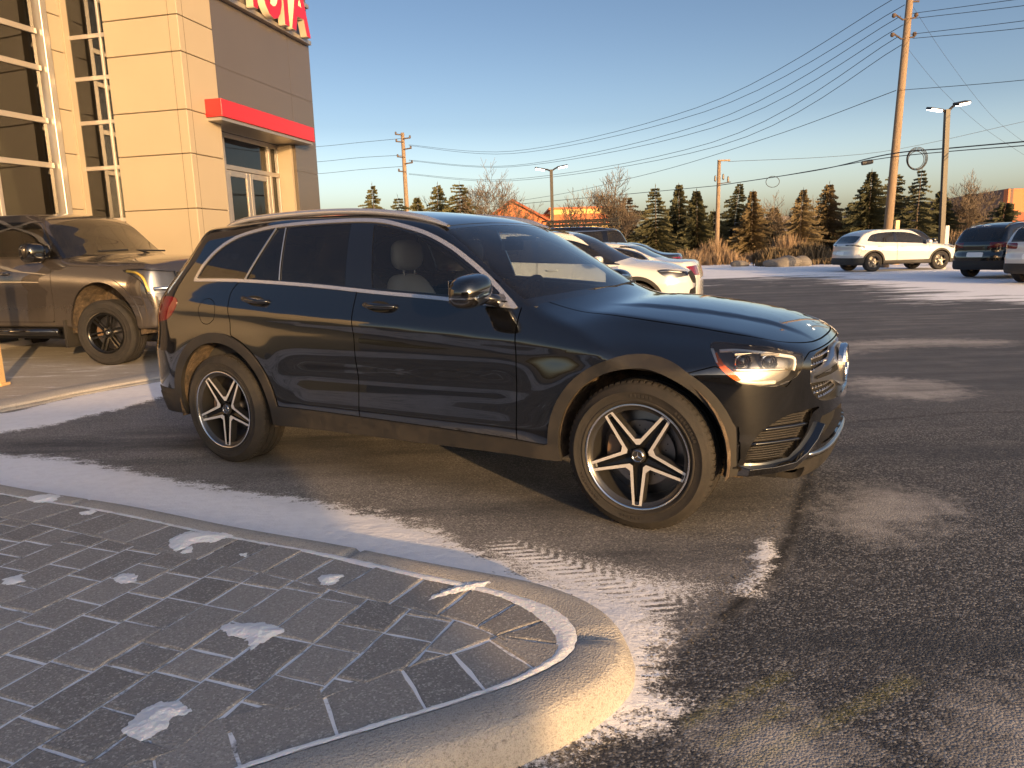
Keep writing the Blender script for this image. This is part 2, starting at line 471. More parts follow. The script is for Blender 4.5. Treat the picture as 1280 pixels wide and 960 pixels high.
# ------------------------------------------------------------------ shared vehicle materials
def paint(name, base, rough=.08, metal=0.0, dirt=.5, dirtc=(.10, .085, .07), spec=.5, zd=(.25, .75), coat=1.0):
    m = pm(name, base, rough, metal); t = NT(m)
    t.b.inputs['Coat Weight'].default_value = coat; t.b.inputs['Coat Roughness'].default_value = 0.02; t.b.inputs['Coat IOR'].default_value = 1.7
    t.b.inputs['Specular IOR Level'].default_value = spec
    co = t.co('Object')
    n1 = t.noise(co, 3.5, 6, .7); n2 = t.noise(t.co('Object', (1, 1, .35)), 22, 5, .75); n3 = t.noise(co, 160, 2, .5)
    z = t.sep(co, 2)
    mr = t.new('ShaderNodeMapRange'); t.l.new(z, mr.inputs[0]); mr.inputs[1].default_value = zd[1]; mr.inputs[2].default_value = zd[0]
    a = t.math('MULTIPLY', mr.outputs[0], t.math('ADD', n1, t.math('MULTIPLY', n2, .7)))
    a = t.math('MULTIPLY', t.math('SUBTRACT', a, .42), 1.0 * dirt, clamp=True)
    spk = t.math('MULTIPLY', t.math('SUBTRACT', n3, .66, clamp=True), t.math('MULTIPLY', mr.outputs[0], 3.0 * dirt))
    film = t.math('MULTIPLY', t.math('SUBTRACT', n2, .35, clamp=True), .02 * dirt)
    f = t.math('ADD', t.math('ADD', a, spk, clamp=True), film, clamp=True)
    t.set('Base Color', t.mix(f, base, dirtc))
    t.set('Roughness', t.math('ADD', rough, t.math('MULTIPLY', f, .6), clamp=True))
    t.set('Coat Weight', t.math('SUBTRACT', coat, t.math('MULTIPLY', f, 1.1), clamp=True))
    return m
paint('paint_black', (.0035, .0038, .0048), .08, 0, .14, (.045, .040, .035))
def glass(name, tint, refl=1.0, dusty=.03):
    """thin pane: tinted see-through with a Fresnel mirror"""
    m = bpy.data.materials.new(name); m.use_nodes = True; n = m.node_tree.nodes; l = m.node_tree.links
    for x in list(n): n.remove(x)
    o = n.new('ShaderNodeOutputMaterial'); t = n.new('ShaderNodeBsdfTransparent'); g = n.new('ShaderNodeBsdfGlossy'); mx = n.new('ShaderNodeMixShader')
    fr = n.new('ShaderNodeFresnel'); fr.inputs[0].default_value = 1.55
    t.inputs[0].default_value = (*tint, 1); g.inputs['Roughness'].default_value = .015; g.inputs[0].default_value = (refl, refl, refl, 1)
    mm = n.new('ShaderNodeMath'); mm.operation = 'MULTIPLY'; mm.inputs[1].default_value = 1.12; mm.use_clamp = True
    l.new(fr.outputs[0], mm.inputs[0]); l.new(mm.outputs[0], mx.inputs[0])
    l.new(t.outputs[0], mx.inputs[1]); l.new(g.outputs[0], mx.inputs[2])
    d = n.new('ShaderNodeBsdfDiffuse'); d.inputs[0].default_value = (.45, .42, .38, 1); mx2 = n.new('ShaderNodeMixShader')
    tc = n.new('ShaderNodeTexCoord'); no = n.new('ShaderNodeTexNoise'); no.inputs['Scale'].default_value = 5; no.inputs['Detail'].default_value = 7; no.inputs['Roughness'].default_value = .7
    l.new(tc.outputs['Object'], no.inputs['Vector']); mu = n.new('ShaderNodeMath'); mu.operation = 'MULTIPLY'; mu.inputs[1].default_value = dusty * 2
    l.new(no.outputs[0], mu.inputs[0]); l.new(mu.outputs[0], mx2.inputs[0])
    l.new(mx.outputs[0], mx2.inputs[1]); l.new(d.outputs[0], mx2.inputs[2]); l.new(mx2.outputs[0], o.inputs[0])
    MAT[name] = m; return m
glass('glass_clear', (.70, .74, .74), dusty=.01); glass('glass_privacy', (.035, .037, .042), dusty=.012); glass('glass_screen', (.52, .58, .62), dusty=.012)
glass('lens_clear', (.90, .90, .90), dusty=.012); glass('glass_dark', (.12, .13, .14), dusty=.03)
pm('chrome', (.78, .77, .76), .12, 1.0); pm('satin_chrome', (.62, .61, .60), .28, 1.0)
pm('window_chrome', (.62, .61, .62), .24, .8); pm('black_gloss', (.006, .006, .007), .06, 0, 1.0)
pm('gap', (.002, .002, .002), .9)
pm('cabin', (.012, .012, .013), .6); pm('cabin_light', (.62, .55, .47), .6); pm('cabin_grey', (.05, .05, .052), .55)
pm('amber', (.8, .16, .02), .15, 0, 1.0); pm('red_lens', (.13, .002, .004), .12, 0, 1.0)
pm('lamp_bowl', (.26, .26, .27), .35, .8); pm('lamp_white', (.86, .85, .82), .25, 0, 1.0)
pm('rim_dark', (.085, .083, .082), .28, .75); pm('rim_black', (.008, .008, .008), .22, .2); pm('disc_steel', (.22, .21, .21), .35, 1.0)
pm('machined', (.72, .70, .68), .38, .55); pm('caliper', (.16, .10, .06), .5)
def plastic():
    m = pm('cladding', (.03, .029, .028), .55); t = NT(m); co = t.co('Object')
    n = t.noise(co, 7, 6, .75); n2 = t.noise(co, 90, 3, .6)
    f = t.math('MULTIPLY', t.math('SUBTRACT', t.math('ADD', n, t.math('MULTIPLY', n2, .35)), .48, clamp=True), 2.2, clamp=True)
    t.set('Base Color', t.mix(f, (.010, .010, .010), (.034, .029, .025))); t.set('Normal', t.bump(n2, .12, .002))
    t.set('Roughness', t.math('ADD', .5, t.math('MULTIPLY', f, .35)))
plastic()
def rubber():
    m = pm('tyre', (.022, .02, .019), .8); t = NT(m); co = t.co('Object')
    n = t.noise(co, 9, 5, .7); n2 = t.noise(co, 120, 3, .6)
    f = t.math('MULTIPLY', t.math('SUBTRACT', n, .38, clamp=True), 2.0, clamp=True)
    t.set('Base Color', t.mix(f, (.014, .013, .0125), (.036, .029, .024))); t.set('Normal', t.bump(n2, .35, .003))
rubber()
def liner():
    m = pm('wheel_liner', (.04, .035, .03), .9); t = NT(m); co = t.co('Object')
    n = t.noise(co, 11, 6, .8); n2 = t.noise(co, 60, 4, .7)
    t.set('Base Color', t.ramp(n, [(.35, (.035, .028, .022)), (.55, (.12, .085, .055)), (.75, (.28, .22, .16))])); t.set('Normal', t.bump(n2, .9, .02))
liner()

# ------------------------------------------------------------------ wheels (axle along local Y, outer face towards -Y)
def rotY(M): return Matrix.Rotation(R(90), 4, 'X') @ M     # local z -> -Y
def wheel(name, parent, loc, style='star', Rt=.362, Rr=.257, w=.235, side=1, steer=0.0, detail=True, spokes=5, rimm='rim_dark', lug=True):
    """side=1: right-hand wheel (outer face -Y); -1: left-hand"""
    e = empty(name, loc, steer + (0 if side > 0 else math.pi)); e.parent = parent
    X = Matrix.Rotation(R(90), 4, 'X')      # z axis -> -y
    # h measured along outward direction; the outer sidewall sits at h = +w/2
    h = w / 2
    n = 96 if detail else 36
    prof = [(Rr - .004, h - .012), (Rr + .004, h - .002), (Rr + .012, h + .003), (Rr + .016, h + .0065), (Rr + .021, h + .0065), (Rr + .024, h + .0035), (Rr + .034, h + .0065), (Rr + .055, h + .009), (Rr + .058, h + .0115), (Rr + .062, h + .0115), (Rr + .065, h + .0085), (Rt - .045, h + .006), (Rt - .040, h + .0075), (Rt - .036, h + .0045), (Rt - .03, h + .0), (Rt - .02, h - .006), (Rt - .014, h - .009),
            (Rt - .008, h - .018), (Rt - .003, h - .03), (Rt, h - .05)]
    gr = []
    for g in (-.045, 0.0, .045):
        gr += [(Rt, -g + .007), (Rt - .008, -g + .005), (Rt - .008, -g - .005), (Rt, -g - .007)]
    prof = prof + gr + [(Rt, -h + .05), (Rt - .008, -h + .015), (Rt - .03, -h), (Rr + .03, -h - .006), (Rr - .004, -h + .01)]
    b = MB(); b.lathe(prof, n, X)
    if detail:
        for seg0 in (20, 75, 200, 255):
            for k in range(9 if seg0 % 2 == 0 else 6):
                a0 = R(seg0 + k * 3.6); a1 = a0 + R(2.3); r0, r1 = Rr + .036, Rr + .050
                V = [(r * math.cos(a), r * math.sin(a), h + z) for z in (.004, .0098) for r, a in ((r0, a0), (r1, a0), (r1, a1), (r0, a1))]
                b.add(V, [(4, 5, 6, 7), (0, 1, 5, 4), (1, 2, 6, 5), (2, 3, 7, 6), (3, 0, 4, 7)], X)
    if detail:      # shoulder blocks
        for k in range(72):
            a0 = 2 * math.pi * k / 72; a1 = a0 + 2 * math.pi / 72 * .62
            for hh, sg in ((h, 1), (-h, -1)):
                V = []
                for a in (a0, a1):
                    for (r, q) in ((Rt - .022, -.004), (Rt + .002, -.028), (Rt + .0035, -.052), (Rt - .01, -.052)):
                        V.append((r * math.cos(a), r * math.sin(a), hh + sg * q))
                b.add(V, [(0, 1, 2, 3), (7, 6, 5, 4), (0, 4, 5, 1), (1, 5, 6, 2), (2, 6, 7, 3), (3, 7, 4, 0)], X)
    b.build('tyre', MAT['tyre'], e, auto=40, smooth=True)
    # barrel
    b = MB()
    b.lathe([(Rr + .002, h - .008), (Rr + .002, h + .002), (Rr - .003, h + .003), (Rr - .007, h - .003), (Rr - .016, h - .014), (Rr - .030, h - .020), (Rr - .034, h - .06), (Rr - .045, -h + .02), (Rr - .02, -h + .01), (Rr - .004, -h)], n, X)
    o = b.build('rim_barrel', MAT[rimm], e, auto=40, smooth=True)
    if style == 'star':
        b = MB(); b.lathe([(Rr + .0015, h + .0025), (Rr - .0035, h + .0045), (Rr - .0075, h - .001)], n, X); b.build('rim_lip', MAT['chrome'], e, smooth=True)
    def P(r, a): return (r * math.cos(a), r * math.sin(a))
    if style == 'star':
        zf = h - .012
        a0 = R(-90)
        def outline(Ro, dw, rv, nb=0):
            pts = []
            for k in range(5):
                c = a0 + k * 2 * math.pi / 5
                for j in range(4):
                    pts.append(P(Ro, c - dw + 2 * dw * j / 3))
                v = c + math.pi / 5; pts.append(P(rv, v - .16)); pts.append(P(rv * .97, v + .16) )
            return pts
        out = outline(Rr - .007, R(5.3), .088); inn = outline(Rr - .018, R(2.5), .058)
        m = len(out)
        def zz(p):  # concave face: sinks towards the hub
            r = math.hypot(*p); return zf - .020 * (1 - min(1, r / (Rr - .01))) ** 1.0
        # machined band
        V = [(x, y, zz((x, y))) for x, y in out] + [(x, y, zz((x, y))) for x, y in inn]
        F = [(i, (i + 1) % m, m + (i + 1) % m, m + i) for i in range(m)]
        b = MB(); b.add(V, F, X); b.build('machined_face', MAT['machined'], e)
        # side walls of the spokes, going back and a little wider, and the sunk groove
        wide = outline(Rr - .010, R(6.6), .094)
        V = [(x, y, zz((x, y)) - .0005) for x, y in out] + [(x, y, zz((x, y)) - .045) for x, y in wide]
        F = [(i, m + i, m + (i + 1) % m, (i + 1) % m) for i in range(m)]
        b = MB(); b.add(V, F, X); b.cur = 1; b.add([(x, y, zz((x, y)) - .0005) for x, y in inn] + [(x * .93, y * .93, zz((x, y)) - .020) for x, y in inn] + [(0, 0, zz((0, 0)) - .028)],
              [(i, (i + 1) % m, m + (i + 1) % m, m + i) for i in range(m)] + [(m + i, m + (i + 1) % m, 2 * m) for i in range(m)], X)
        b.cur = 0
        b.add([(x, y, zz((x, y)) - .045) for x, y in wide] + [(0, 0, zf - .075)], [(i, (i + 1) % m, m) for i in range(m)], X)
        b.build('spokes', [MAT[rimm], MAT['rim_black']], e)
        b = MB(); b.lathe([(.0, zf - .012), (.028, zf - .012), (.034, zf - .016), (.036, zf - .03)], 32, X); b.build('hub_cap', MAT['rim_dark'], e, auto=30, smooth=True)
        b = MB(); b.lathe([(.0245, zf - .0115), (.0265, zf - .0095), (.0285, zf - .0115)], 32, X)
        for k in range(3):
            c = a0 + math.pi + k * 2 * math.pi / 3
            b.add([(*P(.026, c), zf - .0095), (*P(.0035, c + 1.05), zf - .0100), (0, 0, zf - .0085), (*P(.0035, c - 1.05), zf - .0100)], [(0, 1, 2), (0, 2, 3)], X)
        b.build('hub_emblem', MAT['chrome'], e)
        b = MB()
        for k in range(5):
            c = a0 + k * 2 * math.pi / 5 + math.pi / 5
            b.lathe([(0, zf - .036), (.008, zf - .036), (.009, zf - .04), (.009, zf - .06)], 10, X @ Matrix.Translation((*P(.056, c), 0)))
        b.build('wheel_bolt', MAT['rim_black'], e)
    elif style == 'multi':
        zf = h - .02; ns = spokes
        b = MB()
        for k in range(ns):
            c = 2 * math.pi * k / ns + .2
            for s in (-1, 1):
                V = [(*P(.05, c + s * .3), zf - .035), (*P(.05, c + s * .75), zf - .035), (*P(Rr - .012, c + s * .10 + .055), zf), (*P(Rr - .012, c + s * .10 - .055), zf)]
                V += [(x, y, z - .03) for x, y, z in V]
                b.add(V, [(0, 1, 2, 3), (7, 6, 5, 4), (0, 4, 5, 1), (1, 5, 6, 2), (2, 6, 7, 3), (3, 7, 4, 0)], X)
        b.lathe([(.0, zf - .02), (.035, zf - .02), (.045, zf - .03), (.075, zf - .038), (.075, zf - .08)], 24, X)
        b.build('spokes', MAT[rimm], e)
        b = MB(); b.lathe([(.0, zf - .016), (.02, zf - .016), (.024, zf - .02)], 16, X); b.build('hub_cap', MAT['satin_chrome'], e)
    # brake disc and caliper
    b = MB(); dz = h - .095
    b.lathe([(.06, dz + .02), (.075, dz + .02), (.078, dz), (.165 * Rt / .37, dz), (.165 * Rt / .37, dz - .02), (.05, dz - .02)], 48 if detail else 20, X)
    b.lathe([(0, dz + .02), (.062, dz + .02)], 24, X)
    b.lathe([(0, dz - .02), (Rr - .04, dz - .05)], 24, X)
    if detail:
        b.cur = 1
        for k in range(30):
            c = 2 * math.pi * k / 30; rr = .10 + .018 * (k % 3)
            b.lathe([(0, dz + .0008), (.0035, dz + .0008)], 8, X @ Matrix.Translation((*P(rr, c), 0)))
        b.build('brake_disc', [MAT['disc_steel'], MAT['gap']], e, auto=35, smooth=True); b = MB()
        pts = [P(.105, R(150 + 8 * i)) for i in range(8)] + [P(.178, R(150 + 56 - 8 * i)) for i in range(8)]
        b.prism(pts, dz - .05, dz + .022, X); b.build('caliper', MAT['caliper'], e, bevel=.006)
    else: b.build('brake_disc', MAT['disc_steel'], e, auto=35, smooth=True)
    return e
# ------------------------------------------------------------------ ground sheet with snow, patches and cracks
def gz(y): return min(max(0.0, (y - 9.0)) * .006, .32)
def terrain(x, y): return np.clip((y - 9.0) * .006, 0, .32)
def graded(lo, hi, a, b, h, g=1.13):
    near = list(np.arange(lo, hi + h / 2, h)); l = []; x = lo; s = h
    while x > a: s *= g; x -= s; l.append(x)
    r = []; x = hi; s = h
    while x < b: s *= g; x += s; r.append(x)
    return np.array(l[::-1] + near + r)
def vnoise(x, y, seed=0):
    r = np.random.default_rng(seed).random((256, 256))
    xi = np.floor(x).astype(int); yi = np.floor(y).astype(int); fx = x - xi; fy = y - yi
    fx = fx * fx * (3 - 2 * fx); fy = fy * fy * (3 - 2 * fy)
    g = lambda i, j: r[(xi + i) % 256, (yi + j) % 256]
    return g(0, 0) * (1 - fx) * (1 - fy) + g(1, 0) * fx * (1 - fy) + g(0, 1) * (1 - fx) * fy + g(1, 1) * fx * fy
def fbm(x, y, seed=0, o=4):
    v = 0; a = .5; n = 0
    for k in range(o): v = v + a * vnoise(x * 2 ** k, y * 2 ** k, seed + k); n += a; a *= .55
    return v / n
K_IN = [(-9.0, 6.75), (-6.0, 5.45), (-2.82, 3.89), (-2.05, 3.54), (-1.36, 3.18), (-.83, 2.93), (-.46, 2.73), (-.14, 2.56), (-.01, 2.48), (.10, 2.38), (.165, 2.27), (.175, 2.16), (.14, 2.07), (.07, 2.0), (-.03, 1.93), (-.2, 1.84), (-.39, 1.75), (-.66, 1.62), (-1.2, 1.30), (-2.4, .52), (-5.0, -1.3), (-9.0, -4.1)]
KI = smooth_poly(K_IN, 14, closed=False)
# even spacing
_d = np.concatenate([[0], np.cumsum(np.hypot(*np.diff(KI, axis=0).T))]); _s = np.arange(0, _d[-1], .03)
KI = np.stack([np.interp(_s, _d, KI[:, 0]), np.interp(_s, _d, KI[:, 1])], 1)
_t = np.gradient(KI, axis=0); _t /= np.linalg.norm(_t, axis=1, keepdims=True)
KN = np.stack([-_t[:, 1], _t[:, 0]], 1)      # outward normal (left of travel, i.e. towards the road)
_ip = int(np.argmax(KI[:, 0]))
KW = .132 + .036 * sstep(np.arange(len(KI)), _ip - 40, _ip + 5)
ISL = np.concatenate([KI + KN * (KW[:, None] + .02), [[-9, -4.1]]])
xs = graded(-6.5, 6.5, -900, 900, .035); ys = graded(.9, 9.5, -300, 1200, .035)
GX, GY = np.meshgrid(xs, ys, indexing='ij')
near = (GX > -12) & (GX < 14) & (GY > -3) & (GY < 18)
def masked(poly, fall, m=None):
    p = np.array(poly); o = np.full(GX.shape, -1.0); m = near if m is None else m
    o[m] = np.clip(-poly_sdf(p, GX[m], GY[m]) / fall, -1, 1); return o
snow1 = smooth_poly([(-9, 8.0), (-6, 6.3), (-3.67, 5.20), (-3.2, 5.07), (-2.73, 4.82), (-2.24, 4.53), (-1.61, 4.19), (-1.08, 3.94), (-.74, 3.74), (-.51, 3.58), (-.33, 3.40), (-.12, 3.14), (.05, 2.97), (.22, 2.82), (.38, 2.70), (.50, 2.57), (.54, 2.42), (.50, 2.28), (.46, 2.12), (.47, 1.97), (.39, 1.88), (.25, 1.82), (.07, 1.73), (-.2, 1.58), (-.6, 1.3), (-1.3, .85), (-3, -.5), (-9, -4), (-9, 2)], 5)
thin1 = smooth_poly([(-.55, 3.70), (-.2, 3.32), (.0, 3.36), (.26, 3.2), (.46, 3.06), (.68, 2.93), (.86, 2.84), (1.0, 2.94), (1.12, 3.22), (1.18, 3.18), (1.07, 2.95), (.92, 2.72), (.76, 2.60), (.66, 2.50), (.60, 2.36), (.50, 2.28), (.50, 2.05), (.42, 1.88), (.30, 1.86), (.2, 2.3)], 5)
snow2 = smooth_poly([(-8, 2.8 + 4.2), (-4.81, 6.70), (-4.61, 7.15), (-4.42, 7.65), (-3.9, 8.5), (-3.3, 9.6), (-2.9, 10.4), (-2.75, 10.2), (-3.1, 9.0), (-3.47, 7.35), (-3.63, 6.75), (-3.81, 6.38), (-3.98, 6.02), (-4.21, 5.85), (-5.2, 5.2), (-8, 3.6)], 5)
A_snow = np.maximum(masked(snow1, .22), masked(snow2, .18))
A_snow = np.maximum(A_snow, masked(smooth_poly([(.80, 2.70), (.92, 2.80), (1.02, 3.02), (1.10, 3.22), (1.18, 3.22), (1.13, 3.04), (1.05, 2.84), (.92, 2.66)], 4), .10) * .8)
A_thin = masked(thin1, .24)
# wind-blown snow over the far right of the lot and under the hedge
far = sstep(GX - (8.0 + (GY - 13) * .18), -3, 4) * sstep(GY, 10, 17)
band = sstep(GY, 25, 29) * (1 - sstep(GY, 60, 90)) * sstep(GX, 2, 9)
A_far = np.clip(np.maximum(far * 1.05, band * .95), 0, 1) * 1.0
A_far = np.maximum(A_far, .32 * sstep(GY, 17, 24) * sstep(GX, 1, 5))
A_new = masked([(1.92, 4.5), (1.68, 4.05), (1.46, 3.62), (1.28, 3.25), (1.16, 3.0), (.90, 2.66), (.66, 2.42), (.46, 2.32), (.34, 2.1), (.33, 1.95), (.15, 1.8), (-.2, 1.5), (-.8, .9), (-1, -3), (-1, -300), (900, -300), (900, 1200), (-2, 1200), (-1.6, 10), (.6, 7.6), (1.6, 6.3), (2.2, 5.4)], .18, GX > -5)
pale = np.maximum.reduce([masked(smooth_poly([(1.35, 3.3), (1.55, 3.75), (1.95, 4.05), (2.25, 3.9), (2.35, 3.5), (2.0, 3.15), (1.6, 3.0)], 4), .35),
                          masked(smooth_poly([(.42, 1.75), (.5, 2.0), (.75, 2.05), (.92, 1.9), (.95, 1.65), (.8, 1.5), (.5, 1.5)], 4), .25),
                          masked(smooth_poly([(1.15, 1.95), (1.35, 2.1), (1.7, 2.2), (2.1, 2.0), (2.2, 1.6), (1.5, 1.3), (1.0, 1.5)], 4), .3),
                          masked(smooth_poly([(3.0, 6.4), (3.2, 7.2), (3.7, 7.3), (4.2, 6.9), (4.1, 6.2), (3.5, 5.95)], 4), .35),
                          masked(smooth_poly([(3.6, 8.5), (3.9, 9.6), (5.2, 10.1), (6.6, 9.6), (6.2, 8.9), (5.0, 9.0)], 4), .4)])
yel = np.maximum.reduce([masked([(.42, 1.90), (.46, 1.86), (.88, 2.11), (.84, 2.16)], .035), masked([(.49, 1.80), (.53, 1.76), (.82, 1.95), (.78, 1.99)], .035), masked([(.53, 1.72), (.58, 1.68), (1.26, 2.06), (1.20, 2.12)], .05)])
crack = np.full(GX.shape, 0.0)
m = near
wob = .03 * (fbm(GX[m] * 6, GY[m] * 6, 3) - .5)
crack[m] = np.clip(1 - line_dist(np.array([(1.90, 4.5), (1.68, 4.05), (1.46, 3.62), (1.28, 3.25), (1.05, 2.85), (.75, 2.5)]), GX[m] + wob, GY[m] + wob) / .055, 0, 1)
seam = np.full(GX.shape, 0.0)
seam[m] = np.clip(1 - line_dist(np.array([(1.9, 4.5), (2.3, 5.35), (3.6, 5.6), (5.2, 5.3), (9.5, 5.2)]), GX[m] + wob, GY[m] + wob) / .03, 0, 1)
crack = np.maximum(crack, seam * .8)
trk = masked(smooth_poly([(-.20, 3.22), (-.02, 3.30), (.55, 2.72), (.74, 2.5), (.55, 2.35), (.38, 2.62)], 4), .1)
wet = masked(smooth_poly([(-2.2, 4.6), (-1.6, 5.6), (-.4, 4.9), (.5, 4.1), (1.4, 4.4), (1.7, 3.9), (1.2, 3.3), (.7, 3.0), (.1, 3.4), (-.9, 4.0)], 4), .5)
GZ = terrain(GX, GY)
hs = np.clip(A_snow * 1.4, 0, 1) * (.5 + .9 * fbm(GX * 3, GY * 5, 11))
GZ = GZ + .011 * hs
GZ = GZ + near * .006 * (fbm(GX * 1.2, GY * 1.2, 5) - .5)
# the sheet dips under the island so that nothing pokes through
ins = near & (GX < .35)
dI = np.full(GX.shape, 1.0); dI[ins] = poly_sdf(ISL, GX[ins], GY[ins])
GZ = np.where(dI < -.10, GZ - .06, GZ)
nx, ny = len(xs), len(ys)
idx = np.arange(nx * ny).reshape(nx, ny)
F = np.stack([idx[:-1, :-1], idx[1:, :-1], idx[1:, 1:], idx[:-1, 1:]], -1).reshape(-1, 4)
def asphalt():
    m = pm('asphalt', (.05, .05, .05), .85); t = NT(m); co = t.co('Object')
    sn = t.attr('snow'); th = t.attr('thin'); fr = t.attr('far'); nw = t.attr('new'); pl = t.attr('pale'); ye = t.attr('yellow'); cr = t.attr('crack'); tk = t.attr('track'); wt = t.attr('wet')
    big = t.noise(co, .55, 5, .6); mid = t.noise(co, 3.2, 6, .65); fine = t.noise(co, 55, 4, .7); grit = t.noise(co, 240, 2, .6)
    ve = t.new('ShaderNodeTexVoronoi'); t.l.new(co, ve.inputs['Vector']); ve.inputs['Scale'].default_value = 120; st = ve.outputs['Distance']; sc = ve.outputs['Color']
    vb = t.new('ShaderNodeTexVoronoi'); t.l.new(co, vb.inputs['Vector']); vb.inputs['Scale'].default_value = 128; st2 = vb.outputs['Distance']; sc2 = vb.outputs['Color']
    stone = t.sep(sc, 0); stone2 = t.sep(sc2, 0)
    nwm = t.math('MULTIPLY', t.math('ADD', nw, t.math('MULTIPLY', t.math('SUBTRACT', mid, .5), 1.6)), 4.0, clamp=True)
    # older surface: grey-brown with a fine grain; newer patch: dark with coarse stone
    old = t.mix(t.math('MULTIPLY', t.math('SUBTRACT', mid, .25), 1.6, clamp=True), (.15, .147, .148), (.285, .276, .272))
    old = t.mix(t.math('MULTIPLY', t.math('SUBTRACT', stone, .52, clamp=True), 1.9), old, (.46, .43, .40))
    old = t.mix(t.math('MULTIPLY', t.math('SUBTRACT', t.noise(co, 95, 4, .8), .46, clamp=True), 5.0, clamp=True), old, (.045, .042, .040))
    new = t.mix(t.math('MULTIPLY', t.math('SUBTRACT', stone2, .55, clamp=True), 1.3), (.046, .047, .052), (.42, .41, .40))
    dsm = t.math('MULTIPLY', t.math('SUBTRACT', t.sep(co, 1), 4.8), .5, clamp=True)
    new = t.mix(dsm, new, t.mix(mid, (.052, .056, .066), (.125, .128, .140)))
    new = t.mix(t.math('MULTIPLY', t.math('SUBTRACT', .32, st2, clamp=True), 1.4, clamp=True), (.012, .012, .013), new) if False else new
    base = t.mix(nwm, old, new)
    wtm = t.math('MULTIPLY', t.math('ADD', wt, t.math('MULTIPLY', t.math('SUBTRACT', big, .5), 3)), 1.0, clamp=True)
    base = t.mix(t.math('MULTIPLY', wtm, .52), base, (.052, .046, .042))
    plm = t.math('MULTIPLY', t.math('ADD', pl, t.math('MULTIPLY', t.math('SUBTRACT', t.noise(co, 7, 6, .75), .52), 2.6)), 1.1, clamp=True)
    plm = t.math('MULTIPLY', plm, t.math('MULTIPLY', t.math('SUBTRACT', t.noise(co, 130, 3, .75), .20), 2.8, clamp=True), clamp=True)
    base = t.mix(t.math('MULTIPLY', plm, .85), base, (.42, .40, .385))
    # general salt haze further out
    lo = t.noise(t.co('Object', (.25, 1.4, 1)), .9, 7, .7)
    base = t.mix(t.math('MULTIPLY', t.math('SUBTRACT', lo, .48, clamp=True), 4.5, clamp=True), base, (.038, .043, .052))
    base = t.mix(t.math('MULTIPLY', t.math('SUBTRACT', .44, lo, clamp=True), 4.0, clamp=True), base, (.27, .26, .255))
    salt = t.math('MULTIPLY', t.math('SUBTRACT', t.noise(t.co('Object', (1, 2.2, 1)), .9, 7, .7), .52, clamp=True), 2.2, clamp=True)
    base = t.mix(t.math('MULTIPLY', salt, .60), base, (.26, .25, .245))
    base = t.mix(t.math('MULTIPLY', t.math('MULTIPLY', cr, t.math('MULTIPLY', t.math('SUBTRACT', t.noise(co, 14, 4, .7), .34, clamp=True), 8, clamp=True)), .95), base, (.008, .008, .008))
    yem = t.math('MULTIPLY', t.math('MULTIPLY', t.math('ADD', ye, .12, clamp=True), 1.4, clamp=True), t.math('MULTIPLY', t.math('SUBTRACT', t.noise(co, 95, 4, .8), .40), 2.4, clamp=True), clamp=True)
    base = t.mix(t.math('MULTIPLY', yem, .6), base, (.42, .38, .05))
    # snow
    n1 = t.noise(t.co('Object', (1, 1.6, 1)), 6.5, 8, .72); n2 = t.noise(co, 75, 3, .7); n3 = t.noise(co, 24, 5, .7)
    s1 = t.math('ADD', sn, t.math('ADD', t.math('MULTIPLY', t.math('SUBTRACT', n1, .5), 2.4), t.math('MULTIPLY', t.math('SUBTRACT', n2, .5), 1.5)))
    s1 = t.math('MULTIPLY', t.math('SUBTRACT', s1, .02), 3.2, clamp=True)
    X_, Y_ = t.sep(co, 0), t.sep(co, 1); ca, sa = math.cos(R(-46)), math.sin(R(-46))
    tu = t.math('ADD', t.math('MULTIPLY', X_, ca), t.math('MULTIPLY', Y_, sa)); tv = t.math('ADD', t.math('MULTIPLY', X_, -sa), t.math('MULTIPLY', Y_, ca))
    tv = t.math('SUBTRACT', tv, 2.255)
    che = t.math('SINE', t.math('ADD', t.math('MULTIPLY', tu, 118.0), t.math('MULTIPLY', t.math('ABSOLUTE', tv), 95.0)))
    tr = t.math('MULTIPLY', t.math('MULTIPLY', t.math('ADD', tk, .6, clamp=True), t.math('LESS_THAN', t.math('ABSOLUTE', tv), .125)), t.math('MULTIPLY', t.math('SUBTRACT', t.math('MULTIPLY', che, .5), .05), t.math('MULTIPLY', t.math('SUBTRACT', t.noise(co, 9, 4, .7), .30, clamp=True), 2.6, clamp=True)))
    s2 = t.math('ADD', t.math('MULTIPLY', th, 1.0), t.math('ADD', t.math('MULTIPLY', t.math('SUBTRACT', t.noise(t.co('Object', (1, 1.5, 1)), 34, 6, .75), .5), 2.6), t.math('MULTIPLY', t.math('SUBTRACT', t.noise(co, 150, 3, .7), .5), 2.4)))
    s2 = t.math('ADD', s2, t.math('MULTIPLY', tr, 1.3))
    s2 = t.math('MULTIPLY', t.math('SUBTRACT', s2, .42), 2.2, clamp=True)
    n4 = t.noise(t.co('Object', (.35, 1.5, 1)), .8, 8, .68); n5 = t.noise(t.co('Object', (.5, 2.4, 1)), 3.0, 6, .7)
    s3 = t.math('ADD', fr, t.math('ADD', t.math('MULTIPLY', t.math('SUBTRACT', n4, .5), 2.2), t.math('MULTIPLY', t.math('SUBTRACT', n5, .5), .9)))
    s3 = t.math('MULTIPLY', t.math('MULTIPLY', t.math('SUBTRACT', s3, .46), 3.0, clamp=True), t.math('MULTIPLY', fr, 8, clamp=True))
    # scattered specks of snow
    sp = t.math('MULTIPLY', t.math('SUBTRACT', t.math('ADD', t.noise(co, 30, 5, .8), t.math('MULTIPLY', t.noise(t.co('Object', (1, 2, 1)), 2.0, 3, .6), .35)), .93), 9, clamp=True)
    S = t.math('MAXIMUM', t.math('MAXIMUM', s1, s2), t.math('MAXIMUM', s3, sp))
